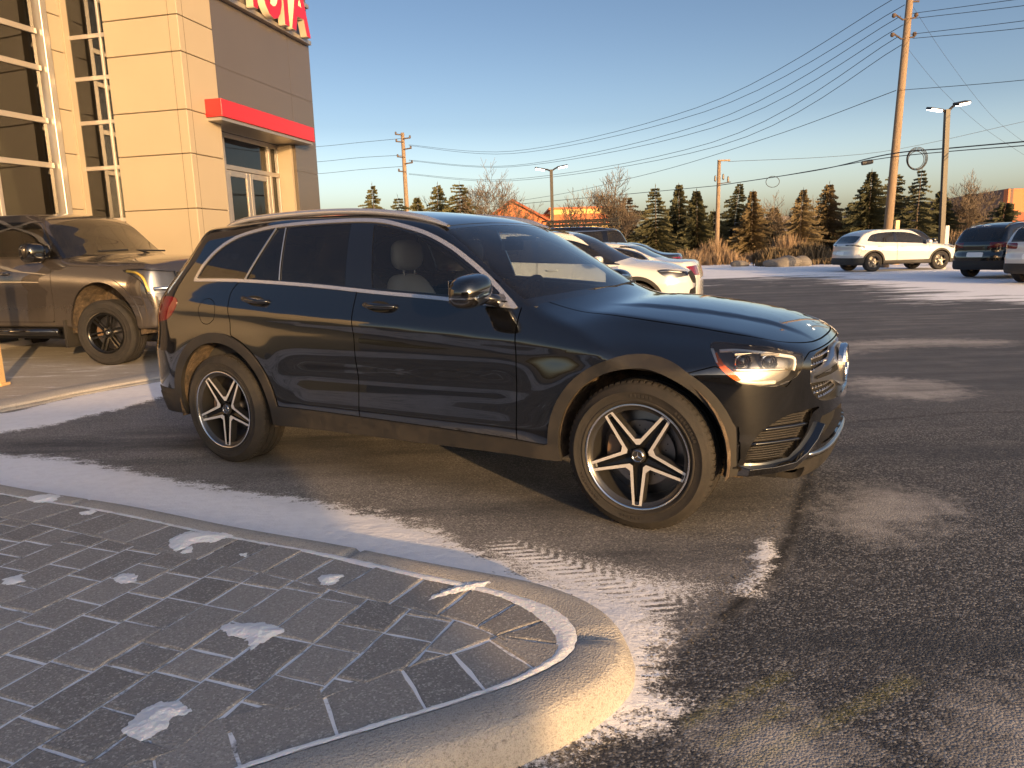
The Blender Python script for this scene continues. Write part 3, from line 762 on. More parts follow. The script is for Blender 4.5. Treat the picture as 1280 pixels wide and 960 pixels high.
    snowc = t.mix(t.math('MULTIPLY', t.math('SUBTRACT', t.noise(co, 12, 6, .75), .45, clamp=True), 1.2, clamp=True), (.90, .90, .93), (.66, .65, .67))
    base = t.mix(S, base, snowc)
    t.set('Base Color', base)
    t.set('Roughness', t.mix(S, t.mix(wtm, .82, .62), .75)); t.set('Specular IOR Level', .35)
    hgt = t.math('ADD', t.math('MULTIPLY', t.mix(nwm, t.math('MULTIPLY', st, .55), t.math('MULTIPLY', st2, 1.0)), -1.0), t.math('MULTIPLY', grit, .35))
    hgt = t.math('ADD', hgt, t.math('MULTIPLY', fine, .5))
    hgt = t.mix(S, hgt, t.math('ADD', t.math('MULTIPLY', n3, 2.6), t.math('ADD', t.math('MULTIPLY', n2, .7), t.math('MULTIPLY', t.noise(t.co('Object', (1, 2, 1)), 9, 4, .6), 2.5))))
    t.set('Normal', t.bump(hgt, .42, .006))
    return m
g = mk('ground', np.stack([GX.ravel(), GY.ravel(), GZ.ravel()], 1), F, asphalt()); tag(g, kind='structure')
for nm, A in (('snow', A_snow), ('thin', A_thin), ('far', A_far), ('new', A_new), ('pale', pale), ('yellow', yel), ('crack', crack), ('track', trk), ('wet', wet)):
    a = g.data.attributes.new(nm, 'FLOAT', 'POINT'); a.data.foreach_set('value', A.ravel().astype(np.float32))

# ------------------------------------------------------------------ the kerb and the paved island
def concrete():
    m = pm('kerb_concrete', (.3, .28, .25), .85); t = NT(m); co = t.co('Object')
    n = t.noise(co, 5, 6, .7); f = t.noise(co, 75, 4, .8); pit = t.vor(co, 150)
    c = t.mix(n, (.33, .31, .285), (.58, .55, .51)); c = t.mix(t.math('MULTIPLY', t.math('SUBTRACT', t.noise(co, 260, 2, .6), .50, clamp=True), 3.0, clamp=True), c, (.16, .15, .135)); c = t.mix(t.math('MULTIPLY', t.math('SUBTRACT', f, .53, clamp=True), 4.5, clamp=True), c, (.14, .125, .11))
    c = t.mix(t.math('MULTIPLY', t.math('SUBTRACT', .20, pit, clamp=True), 4.0, clamp=True), c, (.40, .37, .33))
    t.set('Base Color', c); h = t.math('ADD', t.math('MULTIPLY', f, .6), t.math('MULTIPLY', pit, .7)); h = t.math('ADD', h, t.math('MULTIPLY', t.noise(co, 18, 4, .7), .35)); t.set('Normal', t.bump(t.math('ADD', h, t.math('MULTIPLY', t.noise(co, 260, 2, .6), .5)), .85, .0045)); return m
concrete()
KZ = .118
def sweep_kerb(name, I, N_, W, z0, zt, joints=(), label=None):
    V = []; F = []; n = None
    for i in range(len(I)):
        w = W[i]; p = I[i]; q = N_[i]
        wob = .004 * math.sin(i * .37) + .003 * math.sin(i * .91 + 1)
        j = any(abs(i - k) < 1 for k in joints)
        dz = -.018 if j else 0
        prof = [(-.0, zt - .05), (0.0, zt - .004), (.012, zt), (w * .5, zt + .001), (w - .035, zt - .003), (w - .016, zt - .012), (w - .003, zt - .030), (w + .006 + wob, zt - .055), (w + .014 + wob * 1.5, z0 + .03), (w + .018, z0 - .03)]
        n = len(prof)
        for d, z in prof: V.append((p[0] + q[0] * d, p[1] + q[1] * d, z + (dz if z > zt - .04 else 0)))
    for i in range(len(I) - 1):
        for k in range(n - 1): F.append((i * n + k, (i + 1) * n + k, (i + 1) * n + k + 1, i * n + k + 1))
    return mk(name, V, F, MAT['kerb_concrete'])
jn = [int(np.argmin(np.hypot(KI[:, 0] - a, KI[:, 1] - b))) for a, b in ((.18, 2.2), (-.72, 2.87), (-2.3, 3.65), (-3.9, 4.4))]
kb_ = sweep_kerb('kerb', KI, KN, KW, 0.0, KZ, jn); tag(kb_, kind='structure')
# pavers: a border course along the kerb and rows across the field
def paver_mat():
    m = pm('paver', (.1, .095, .09), .8); t = NT(m); co = t.co('Object')
    rnd = t.attr('tone'); f = t.noise(co, 130, 3, .7); n = t.noise(co, 4, 5, .6); sp = t.vor(co, 170); spc = t.new('ShaderNodeTexVoronoi'); t.l.new(co, spc.inputs['Vector']); spc.inputs['Scale'].default_value = 170
    c = t.mix(rnd, (.215, .205, .196), (.36, .34, .32)); c = t.mix(t.math('MULTIPLY', n, .5), c, (.26, .25, .24))
    c = t.mix(t.math('MULTIPLY', t.math('SUBTRACT', t.sep(spc.outputs['Color'], 0), .74, clamp=True), 3.2, clamp=True), c, (.52, .50, .47))
    c = t.mix(t.math('MULTIPLY', t.math('SUBTRACT', f, .50, clamp=True), 2.6, clamp=True), c, (.06, .058, .056))
    t.set('Base Color', c); t.set('Roughness', .72); t.set('Normal', t.bump(t.math('ADD', f, t.math('MULTIPLY', sp, .8)), .5, .004)); return m
paver_mat()
def clip_convex(poly, clip):
    out = list(poly)
    for i in range(len(clip)):
        a = clip[i]; b = clip[(i + 1) % len(clip)]; e = (b[0] - a[0], b[1] - a[1])
        side = lambda p: e[0] * (p[1] - a[1]) - e[1] * (p[0] - a[0])
        inp = out; out = []
        for j in range(len(inp)):
            p, q = inp[j], inp[(j + 1) % len(inp)]; sp_, sq = side(p), side(q)
            if sp_ >= 0: out.append(p)
            if (sp_ >= 0) != (sq >= 0):
                t_ = sp_ / (sp_ - sq); out.append((p[0] + (q[0] - p[0]) * t_, p[1] + (q[1] - p[1]) * t_))
        if len(out) < 3: return []
    return out
def area(p): return .5 * sum(p[i][0] * p[(i + 1) % len(p)][1] - p[(i + 1) % len(p)][0] * p[i][1] for i in range(len(p)))
BW = .25
def hull(P):
    P = sorted(map(tuple, P)); 
    def half(Q):
        o = []
        for p in Q:
            while len(o) > 1 and (o[-1][0]-o[-2][0])*(p[1]-o[-2][1]) - (o[-1][1]-o[-2][1])*(p[0]-o[-2][0]) <= 0: o.pop()
            o.append(p)
        return o
    a = half(P); b = half(P[::-1]); return a[:-1] + b[:-1]
sel = [i for i in range(len(KI)) if KI[i][0] > -4.6]
BI = KI - KN * BW
# the offset line folds over itself at the tight nose: keep points really BW away from the kerb line
dmin = np.array([np.min(np.hypot(*(KI - p).T)) for p in BI]); ok = dmin > BW * .97
HB = hull([BI[i] for i in sel if ok[i]])
PV = []; PF = []; PT = []
def stone(poly, shrink=.0046, top=None):
    if len(poly) < 3: return
    if area(poly) < 0: poly = poly[::-1]
    if abs(area(poly)) < .0012: return
    c = (sum(p[0] for p in poly) / len(poly), sum(p[1] for p in poly) / len(poly))
    z = KZ - .0015 + float(np.clip(rng.normal(0, .0011), -.002, .002)) if top is None else top; tx, ty = rng.normal(0, .006, 2)
    n = len(poly); shrink = shrink * rng.uniform(.55, 1.25)
    # subdivide edges with a slight wobble for worn edges
    P_ = []
    for i in range(n):
        a, b = poly[i], poly[(i + 1) % n]; L = math.dist(a, b); k = max(1, int(L / .05))
        for j in range(k):
            t_ = j / k; P_.append((a[0] + (b[0] - a[0]) * t_ + (rng.normal(0, .0012) if j else 0), a[1] + (b[1] - a[1]) * t_ + (rng.normal(0, .0012) if j else 0)))
    n = len(P_); b0 = len(PV); tone = rng.random()
    for (inset, dz) in ((shrink, -.03), (shrink, -.0055), (shrink + .0022, -.0018), (shrink + .007, 0)):
        for p in P_:
            d = math.dist(p, c) or 1; f_ = max(0, 1 - inset * 1.25 / d); x = c[0] + (p[0] - c[0]) * f_; y = c[1] + (p[1] - c[1]) * f_
            PV.append((x, y, z + dz + tx * (x - c[0]) + ty * (y - c[1]))); PT.append(tone)
    for r_ in range(3):
        for i in range(n): PF.append((b0 + r_ * n + i, b0 + r_ * n + (i + 1) % n, b0 + (r_ + 1) * n + (i + 1) % n, b0 + (r_ + 1) * n + i))
    PF.append(tuple(b0 + 3 * n + i for i in range(n)))
ang = R(68); uv = np.array([math.sin(ang), -math.cos(ang)]); vv = np.array([math.cos(ang), math.sin(ang)])
o0 = np.array([-1.32, 1.68])
u = -4.5
while u < 3.2:
    v = -3.5 + rng.random() * .3
    wide = rng.random() < .30
    wdt = .182
    while v < 4.2:
        L = rng.choice([.275, .185, .138], p=[.42, .36, .22])
        pass
        q = [o0 + uv * a_ + vv * b_ for a_, b_ in ((u, v), (u + wdt, v), (u + wdt, v + L), (u, v + L))]
        cx, cy = np.mean(q, axis=0)
        if cx > -4.6 and cx < .5 and cy > -.8: stone(clip_convex([tuple(p) for p in q], HB))
        v += L
    u += wdt
# border stones
i = 0; first = True
while i < len(KI) - 8:
    L = int(rng.choice([6, 7, 8])); jx = min(i + L, len(KI) - 1)
    if KI[i][0] > -4.8 and KI[i][1] > -.6:
        outer = [tuple(KI[k] - KN[k] * .006) for k in range(i, jx + 1)]
        innr = []
        for k in range(jx, i - 1, -1):
            if dmin[k] > BW * .97: p = BI[k]
            else:
                # towards the nose centre
                p = np.array([-.075, 2.185]) + (KI[k] - np.array([-.075, 2.185])) * .12
            if not innr or math.dist(innr[-1], p) > .004: innr.append(tuple(p))
        stone(outer + innr)
    i = jx
pv = mk('paving', PV, PF, MAT['paver'], smooth=False); tag(pv, kind='structure')
a = pv.data.attributes.new('tone', 'FLOAT', 'POINT'); a.data.foreach_set('value', np.array(PT, np.float32))
# joint bed: snow blown into the joints over dark sand
def joint_mat():
    m = pm('joint_snow', (.7, .7, .72), .8); t = NT(m); co = t.co('Object')
    f = t.math('MULTIPLY', t.math('SUBTRACT', t.math('ADD', t.noise(co, 3.2, 5, .7), t.math('MULTIPLY', t.noise(co, 40, 3, .7), .5)), .57), 6, clamp=True)
    t.set('Base Color', t.mix(f, (.05, .045, .042), (.86, .86, .89))); t.set('Normal', t.bump(t.noise(co, 90, 3, .6), .4, .004)); return m
joint_mat()
ib = [tuple(p) for p in KI + KN * .004] + [(-9, -4.1)]
jb = MB(); jb.add([(x, y, KZ - .0062) for x, y in ib], [tuple(range(len(ib)))]); o = jb.build('joint_bed', MAT['joint_snow']); tag(o, kind='structure')
# snow lying on the island: ribbon along the kerb joint and small drifts
def snow_mat():
    m = pm('snow', (.80, .80, .82), .7); t = NT(m); co = t.co('Object')
    t.set('Base Color', t.mix(t.noise(co, 25, 5, .7), (.78, .78, .80), (.92, .92, .93))); t.set('Normal', t.bump(t.math('ADD', t.noise(co, 60, 4, .7), t.noise(co, 9, 3, .5)), .5, .01))
    t.set('Subsurface Weight', .15); t.set('Subsurface Scale', .02); return m
snow_mat()
def drift(poly, zb, hgt, seed, res=.006, rag=.02, name='snow_patch'):
    P_ = smooth_poly(poly, 6); x0, y0 = P_.min(0) - .05; x1, y1 = P_.max(0) + .05
    nx_, ny_ = int((x1 - x0) / res) + 1, int((y1 - y0) / res) + 1
    X_, Y_ = np.meshgrid(np.linspace(x0, x1, nx_), np.linspace(y0, y1, ny_), indexing='ij')
    d = poly_sdf(P_, X_, Y_) + rag * (fbm(X_ * 26, Y_ * 26, seed) - .5) * 4 + rag * 2.2 * (fbm(X_ * 95, Y_ * 60, seed + 9) - .5)
    z = zb + np.clip(-d, 0, .05) * hgt / .05 * 1.3 * (.7 + .6 * fbm(X_ * 14, Y_ * 14, seed + 3))
    V = np.stack([X_.ravel(), Y_.ravel(), z.ravel()], 1); I_ = np.arange(nx_ * ny_).reshape(nx_, ny_)
    T = np.concatenate([np.stack([I_[:-1, :-1], I_[1:, :-1], I_[1:, 1:]], -1).reshape(-1, 3), np.stack([I_[:-1, :-1], I_[1:, 1:], I_[:-1, 1:]], -1).reshape(-1, 3)])
    N_ = np.tile([0, 0, 1.0], (len(V), 1)); ins_, _ = split((V, N_, T), d.ravel())
    if len(ins_[2]) == 0: return
    o = mk(name, ins_[0], ins_[2], MAT['snow']); tag(o, kind='stuff'); return o
def G_(x, y, z=KZ):      # photograph pixel -> plan point (only used to place the drifts)
    d = _r2 * (x - 640) + _u2 * (480 - y) + _fw * 921.37; t_ = (z - CAM_H) / d.z; return (d.x * t_, d.y * t_)
DR = [[(276, 787), (292, 778), (325, 778), (354, 786), (345, 796), (330, 802), (316, 811), (303, 800)], [(150, 912), (170, 893), (200, 877), (222, 876), (238, 890), (215, 897), (205, 910), (175, 924), (160, 918)],
      [(143, 722), (155, 717), (172, 716), (170, 726), (150, 728)], [(536, 750), (552, 738), (590, 727), (618, 726), (600, 735), (575, 740), (555, 745)], [(215, 672), (240, 664), (290, 668), (270, 676), (250, 678), (225, 688), (212, 684)],
      [(0, 724), (25, 718), (30, 726), (8, 732)], [(396, 724), (408, 718), (428, 719), (420, 729), (402, 730)], [(35, 622), (60, 617), (78, 621), (60, 628), (40, 628)], [(100, 641), (118, 637), (114, 644)], [(298, 692), (312, 690), (306, 697)], [(225, 690), (238, 683), (240, 690)]]
for i, dp in enumerate(DR): drift([G_(*p) for p in dp], KZ - .001, .008, 40 + i, rag=.010, res=.004)
rib = [i for i in range(len(KI)) if KI[i][0] > -4.4 and i < _ip + 75]
pl = [tuple(KI[i] + KN[i] * .008) for i in rib] + [tuple(KI[i] - KN[i] * (.012 + .034 * math.exp(-((i - _ip + 2) / 9.0) ** 2) + .010 * math.exp(-((i - _ip + 28) / 14.0) ** 2))) for i in rib[::-1]]
drift_poly = pl
def ribbon(poly, zb, seed):
    P_ = np.array(poly); x0, y0 = P_.min(0) - .03; x1, y1 = P_.max(0) + .03; res = .010
    nx_, ny_ = int((x1 - x0) / res) + 1, int((y1 - y0) / res) + 1
    X_, Y_ = np.meshgrid(np.linspace(x0, x1, nx_), np.linspace(y0, y1, ny_), indexing='ij')
    dd = np.full(X_.shape, 1.0); cen = KI[rib]
    wl_ = .009 + .030 * np.exp(-((np.array(rib) - _ip + 4) / 9.0) ** 2) + .012 * np.exp(-((np.array(rib) - _ip + 30) / 16.0) ** 2)
    for k in np.arange(0, len(cen) - 1, .25):
        f_ = k - int(k); k = int(k); a = cen[k] * (1 - f_) + cen[k + 1] * f_ - KN[rib[k]] * (wl_[k] * .8); m_ = (np.abs(X_ - a[0]) < .09) & (np.abs(Y_ - a[1]) < .09)
        dd[m_] = np.minimum(dd[m_], np.hypot(X_[m_] - a[0], Y_[m_] - a[1]) - wl_[k])
    dd += .012 * (fbm(X_ * 30, Y_ * 30, seed) - .5)
    z = zb + np.clip(-dd, 0, .02) * .25
    V = np.stack([X_.ravel(), Y_.ravel(), z.ravel()], 1); I_ = np.arange(nx_ * ny_).reshape(nx_, ny_)
    T = np.concatenate([np.stack([I_[:-1, :-1], I_[1:, :-1], I_[1:, 1:]], -1).reshape(-1, 3), np.stack([I_[:-1, :-1], I_[1:, 1:], I_[:-1, 1:]], -1).reshape(-1, 3)])
    ins_, _ = split((V, np.tile([0, 0, 1.0], (len(V), 1)), T), dd.ravel()); o = mk('snow_line', ins_[0], ins_[2], MAT['snow']); tag(o, kind='stuff')
ribbon(pl, KZ - .001, 77)
# second, low kerb and the concrete apron in front of the showroom
K2 = smooth_poly([(-9, 3.1), (-6.2, 5.35), (-5.05, 6.42), (-4.70, 6.98), (-4.48, 7.55), (-3.98, 8.4), (-3.3, 9.7), (-2.6, 11.6), (-2.2, 16), (-2.0, 24)], 10, closed=False)
t2 = np.gradient(K2, axis=0); t2 /= np.linalg.norm(t2, axis=1, keepdims=True); N2 = np.stack([t2[:, 1], -t2[:, 0]], 1)
o = sweep_kerb('kerb', K2 - N2 * .38, N2, [.38] * len(K2), 0.0, .055); tag(o, kind='structure')
ap = [(p[0] - n[0] * .375, p[1] - n[1] * .375) for p, n in zip(K2, N2)] + [(-3, 30), (-30, 30), (-30, 3.1)]
def apron_mat():
    m = pm('apron_concrete', (.28, .25, .22), .85); t = NT(m); co = t.co('Object')
    n = t.noise(t.co('Object', (1, 3, 1)), 1.5, 7, .7); f = t.noise(co, 50, 4, .7)
    c = t.mix(n, (.24, .22, .195), (.48, .44, .39)); c = t.mix(t.math('MULTIPLY', t.math('SUBTRACT', f, .5, clamp=True), 2), c, (.12, .11, .10))
    s = t.math('MULTIPLY', t.math('SUBTRACT', t.math('ADD', t.noise(t.co('Object', (.8, 3, 1)), 1.3, 7, .7), t.math('MULTIPLY', f, .2)), .66), 7, clamp=True)
    t.set('Base Color', t.mix(s, c, (.75, .75, .78))); t.set('Normal', t.bump(f, .4, .006)); return m
apron_mat()
jb = MB(); jb.add([(x, y, .052) for x, y in ap], [tuple(range(len(ap)))]); o = jb.build('apron', MAT['apron_concrete']); tag(o, kind='structure')

# loose stones and grit along the kerb foot and in the seam of the asphalt
pm('grit', (.14, .13, .12), .8); NT_ = NT(MAT['grit']); NT_.set('Base Color', NT_.mix(NT_.noise(NT_.co('Object'), 30, 2, .5), (.02, .018, .016), (.13, .115, .10)))
V = []; F = []
def pebble(x, y, z, s):
    a = random.random() * 6.28; b0 = len(V); n = 5
    for k in range(n):
        t_ = a + k * 2 * math.pi / n; r = s * random.uniform(.7, 1.2); V.append((x + r * math.cos(t_), y + r * math.sin(t_) * .8, z - s * .2)); 
    for k in range(n):
        t_ = a + k * 2 * math.pi / n + .3; r = s * random.uniform(.45, .8); V.append((x + r * math.cos(t_), y + r * math.sin(t_) * .8, z + s * random.uniform(.25, .5)))
    F.append(tuple(b0 + n + k for k in range(n)))
    for k in range(n): F.append((b0 + k, b0 + (k + 1) % n, b0 + n + (k + 1) % n, b0 + n + k))
for i in range(1500):
    k = int(random.triangular(_ip - 40, _ip + 45, _ip + 12)); o = KW[k] + .02 + abs(random.gauss(0, .05)); p = KI[k] + KN[k] * o; pebble(p[0] + random.gauss(0, .01), p[1], .006, random.choice([.0018, .0024, .0032]))
for i in range(320):
    t_ = random.random(); x = 1.72 + (.55 - 1.72) * t_ + random.gauss(0, .05); y = 4.15 + (2.25 - 4.15) * t_ + random.gauss(0, .04); pebble(x, y, .003, random.choice([.0018, .0022, .003, .004]))
for i in range(1600): pebble(random.uniform(-2.5, 3.2), random.uniform(1.9, 5.2), .004, random.choice([.0015, .002, .0028]))
o = mk('gravel', V, F, MAT['grit'], smooth=False); tag(o, kind='stuff')
# ------------------------------------------------------------------ the showroom
thC = R(77.0); thA = R(72.6)
cC = Vector((math.cos(thC), math.sin(thC), 0)); nB = Vector((-math.sin(thC), math.cos(thC), 0)); cA = Vector((math.cos(thA), math.sin(thA), 0))
P0 = Vector((-5.31, 13.0, 0))            # nearest corner of the portal
def panels(name_, base, rough, metal, spec=.5):
    m = pm(name_, base, rough, metal); t = NT(m); co = t.co('Object'); n = t.noise(co, .8, 4, .5)
    t.set('Base Color', t.mix(n, tuple(c * .93 for c in base), tuple(min(1, c * 1.04) for c in base))); t.set('Normal', t.bump(t.math('ADD', t.noise(co, .7, 3, .5), t.math('MULTIPLY', t.noise(t.co('Object', (1, 1, .15)), 6, 4, .6), .08)), .30, .05)); return m
panels('cream_panel', (.36, .30, .215), .5, 0.0); panels('grey_panel', (.14, .122, .113), .18, .35)
pm('alu', (.42, .39, .36), .35, .7); pm('sign_red', (.46, .010, .02), .3, 0, .5); pm('red_panel', (.42, .014, .014), .35, 0, .4); pm('sign_cream', (.8, .72, .55), .45); pm('joint_line', (.10, .08, .06), .8)
glass('glass_shop', (.24, .25, .22), dusty=.010); pm('room', (.16, .13, .10), .8); pm('room_wall', (.40, .33, .22), .8)
bld = empty('showroom', tuple(P0), 0, 'tall car showroom with cream panel portal, dark grey wall and red canopy over its doors', 'building')
def wallbox(mb, A, d, n, s0, s1, t0, t1, z0, z1):
    """box along direction d from A; s along d, t along n"""
    V = [A + d * s + n * t + Vector((0, 0, z)) - P0 for z in (z0, z1) for t in (t0, t1) for s in (s0, s1)]
    mb.add(V, [(0, 2, 3, 1), (4, 5, 7, 6), (0, 1, 5, 4), (2, 6, 7, 3), (0, 4, 6, 2), (1, 3, 7, 5)])
iC = nB                                    # into the building from wall C (to the left)
LB = 2.25; LC = 4.62
E_B = P0 + nB * LB                         # inner end of the portal side
HT = 9.6
# panel heights, taken at the corner
zs = [0.0, 1.25, 2.23, 3.14, 3.85, 4.77, 5.34, 6.3, 7.3, 8.4, HT]
# portal box: corner pier (cream), wide face B from 1.02 on is glass
PB = 1.44                                  # width of the cream face on B
W_C = .95                                  # width of the cream face on C
for i in range(len(zs) - 1):
    b = MB(); g_ = .006
    wallbox(b, P0, nB, cC, 0.0, PB, 0.0, W_C, zs[i] + g_, zs[i + 1] - g_)
    b.build('wall_panel', MAT['cream_panel'], bld, bevel=.012)
b = MB(); wallbox(b, P0, nB, cC, .03, PB - .03, .03, W_C - .03, 0, HT); b.build('panel_joint', MAT['joint_line'], bld)
b = MB(); wallbox(b, P0, nB, cC, .17, .176, -.0025, .1, 0, HT); wallbox(b, P0, nB, cC, -.0025, .1, .14, .146, 0, HT); b.build('corner_joint', MAT['joint_line'], bld)
# grey wall on C with the door opening
dz_top = 3.74; d0, d1 = W_C, 3.66
gp = []
def greybox(s0, s1, z0, z1):
    b = MB(); wallbox(b, P0, cC, nB, s0 + .004, s1 - .004, .03, .4, z0 + .004, z1 - .004); b.build('grey_panel', MAT['grey_panel'], bld)
for (z0, z1) in ((0, 1.15), (1.15, 2.30), (2.30, 3.20), (3.20, 3.78)): greybox(d1, LC, z0, z1)
for (z0, z1) in ((3.78, 4.77), (4.77, 6.35), (6.35, 7.9), (7.9, HT)):
    greybox(d0, d1 - .0, z0, z1); greybox(d1, LC, z0, z1)
b = MB(); wallbox(b, P0, cC, nB, d0, LC - .02, .04, .38, 3.78, HT); wallbox(b, P0, cC, nB, d1, LC - .02, .041, .379, 0, 3.79); wallbox(b, P0, cC, nB, d0, d1, .042, .378, dz_top + .02, 3.79); b.build('panel_joint', MAT['joint_line'], bld)
# far return wall (faces away) and back volume
b = MB(); wallbox(b, P0, cC, nB, LC - .3, LC, .30, 9.0, 0, HT - .05); b.build('back_wall', MAT['grey_panel'], bld)
# door bay
b = MB(); fr = .42
zt = 3.06
def alu(s0, s1, z0, z1, t0=fr, t1=fr + .09, mb=None): wallbox(mb or b, P0, cC, nB, s0, s1, t0, t1, z0, z1)
alu(d0, d1, dz_top - .09, dz_top); alu(d0, d1, zt, zt + .09, fr - .003, fr + .093)
for s in (d0, d0 + .62, d0 + 2.26, d1 - .09): alu(s, s + .08, 0, dz_top, fr + .001, fr + .088)
alu(d0, d1, .0, .10, fr + .002, fr + .087)
b.build('door_frame', MAT['alu'], bld, bevel=.006)
b = MB(); wallbox(b, P0, cC, nB, d1 - .002, d1 + .002, .0, .3, 0, dz_top); b.box(0, .001, 0, .001, 0, .001)
jb = MB(); wallbox(jb, P0, cC, nB, d1 - .09, d1 - .012, .10, fr - .01, 0, dz_top - .01); jb.build('jamb', MAT['cream_panel'], bld)
for k, (s0, s1) in enumerate(((d0 + .71, d0 + 1.47), (d0 + 1.49, d0 + 2.25))):
    b = MB()
    alu(s0, s0 + .10, .03, zt - .01, fr + .01, fr + .06, b); alu(s1 - .10, s1, .03, zt - .01, fr + .01, fr + .06, b); alu(s0 + .1, s1 - .1, .03, .28, fr + .011, fr + .059, b); alu(s0 + .1, s1 - .1, zt - .12, zt - .01, fr + .011, fr + .059, b)
    dr = b.build('door', MAT['alu'], bld, bevel=.004)
    b = MB(); wallbox(b, P0, cC, nB, s0 + .1, s1 - .1, fr + .03, fr + .036, .28, zt - .12); b.build('door_pane', MAT['glass_shop'], dr)
    b = MB(); hx = s1 - .14 if k == 0 else s0 + .14; p = [P0 + cC * hx + nB * (fr - .05) + Vector((0, 0, z)) - P0 for z in (.95, 1.35)]; b.tube(p, .014, 8); b.build('door_handle', MAT['chrome'], dr)
for (s0, s1, z0, z1) in ((d0 + .08, d0 + .62, .1, zt), (d0 + .08, d0 + .62, zt + .09, dz_top - .09), (d0 + .70, d0 + 2.26, zt + .09, dz_top - .09), (d0 + 2.34, d1 - .09, .1, zt), (d0 + 2.34, d1 - .09, zt + .09, dz_top - .09)):
    b = MB(); wallbox(b, P0, cC, nB, s0, s1, fr + .04, fr + .046, z0, z1); b.build('window_pane', MAT['glass_shop'], bld)
# canopy
b = MB(); wallbox(b, P0, cC, nB, .52, LC - .72, -.32, .02, 3.80, 4.10); cn = b.build('canopy', MAT['red_panel'], bld, bevel=.01)
b = MB(); wallbox(b, P0, cC, nB, .56, LC - .76, -.28, .4, 3.745, 3.798); b.build('canopy_soffit', MAT['alu'], cn)
# interior of the entrance
b = MB(); wallbox(b, P0, cC, nB, d0 - .2, d1 + .5, 3.8, 3.9, 0, 4.2); wallbox(b, P0, cC, nB, d0 + .2, d1, .5, 3.8, 3.45, 3.55); b.build('inner_wall', MAT['room'], bld)
b = MB(); wallbox(b, P0, cC, nB, d0 + .9, d0 + 1.6, 2.3, 2.4, 0, 3.0); wallbox(b, P0, cC, nB, d0 + 1.9, d0 + 2.2, 1.6, 1.9, 0, 3.3); b.build('inner_partition', MAT['room_wall'], bld)
# glass bay on the portal side B
bays = [.1, 1.0, 2.1, 3.0, 3.77, 4.50, 5.18, 6.1, 7.1, 8.2, 9.4]
b = MB(); sB0, sB1 = PB + .02, LB - .01
for z in bays: wallbox(b, P0, nB, cC, sB0, sB1, .10, .135, z - .035, z + .035)
for s in (sB0 - .02, sB0 + .13): wallbox(b, P0, nB, cC, s, s + .04, .098, .137, 0, HT)
b.build('curtain_frame', MAT['alu'], bld, bevel=.006)
for i in range(len(bays) - 1):
    b = MB(); wallbox(b, P0, nB, cC, sB0 + .03, sB1 - .0, .12, .126, bays[i] + .03, bays[i + 1] - .03); b.build('window_pane', MAT['glass_shop'], bld)
b = MB(); wallbox(b, P0, nB, cC, LB - .03, LB + .05, .0, .3, 0, HT); b.build('corner_post', MAT['cream_panel'], bld)
# inner pier between the two glass walls (faces like wall A)
nA = Vector((-math.sin(thA), math.cos(thA), 0))
for i in range(len(zs) - 1):
    b = MB(); wallbox(b, E_B, -cA, nA, .0, .30, .0, .4, zs[i] * 1.03 + .006, zs[i + 1] * 1.03 - .006); b.build('wall_panel', MAT['cream_panel'], bld, bevel=.01)
b = MB(); wallbox(b, E_B, -cA, nA, .02, .28, .02, .37, 0, HT); b.build('panel_joint', MAT['joint_line'], bld)
# wall A: the long glass front coming towards the camera
nA = Vector((-math.sin(thA), math.cos(thA), 0))
A0 = E_B - cA * .36 + nA * .05
b = MB()
LA = 4.6
wallbox(b, A0, -cA, nA, -.06, .07, -.10, .14, 0, HT)
b.build('corner_post', MAT['alu'], bld, bevel=.02)
barsA = [.1, 1.2, 2.1, 3.01, 3.74, 4.58, 5.16, 6.1, 7.1, 8.2, 9.3]
b = MB()
for z in barsA: wallbox(b, A0, -cA, nA, .10, LA, .0, .08, z - .045, z + .045)
for k in range(0, 2):
    s = 1.12 + k * 2.1; wallbox(b, A0, -cA, nA, s, s + .07, -.002, .082, 0, HT)
b.build('curtain_frame', MAT['alu'], bld, bevel=.006)
prev = .10
for k in range(0, 2):
    s = 1.12 + k * 2.1
    for i in range(len(barsA) - 1):
        b = MB(); wallbox(b, A0, -cA, nA, prev + .01, s - .0, .035, .043, barsA[i] + .045, barsA[i + 1] - .045); b.build('window_pane', MAT['glass_shop'], bld)
    prev = s + .07
# cream wall closing the glass front on the left, out of frame (mirrored in the car)
b = MB(); wallbox(b, A0, -cA, nA, LA, LA + 3.2, .0, .4, 0, HT); b.build('grey_wall', MAT['grey_panel'], bld)
b = MB(); wallbox(b, A0, -cA, nA, LA + 3.2, LA + 8.4, -.6, .3, 0, 4.4); b.build('cream_wall', MAT['cream_panel'], bld)
# inside: floors, back wall, stair
b = MB(); wallbox(b, A0, -cA, nA, -3, LA + 3, 6.5, 6.7, 0, HT); wallbox(b, A0, -cA, nA, -.5, LA, .2, 6.5, -.02, .03); b.build('inner_wall', MAT['room'], bld)
b = MB(); wallbox(b, A0, -cA, nA, .3, LA, 1.2, 6.4, 4.5, 4.75); b.build('inner_floor', MAT['room_wall'], bld)
b = MB(); wallbox(b, A0, -cA, nA, 1.6, 1.9, 1.0, 1.4, 0, HT); wallbox(b, P0, nB, cC, PB - .4, PB + .1, .9, 1.3, 0, HT); b.build('inner_column', MAT['room_wall'], bld)
pm('tube_light', (1, 1, 1), .5, emis=(1, .95, .85), estr=3.0)
b = MB()
for k in range(3): wallbox(b, A0, -cA, nA, .9 + .0, 4.2, 2.2 + k * .9, 2.26 + k * .9, 4.38, 4.42)
b.build('ceiling_light', MAT['tube_light'], bld)
b = MB(); wallbox(b, P0, cC, nB, 0.02, LC - .02, .02, 8, HT - .03, HT + .05); wallbox(b, A0, -cA, nA, -2, LA, .01, 7, HT - .02, HT + .06); b.build('roof', MAT['grey_panel'], bld)
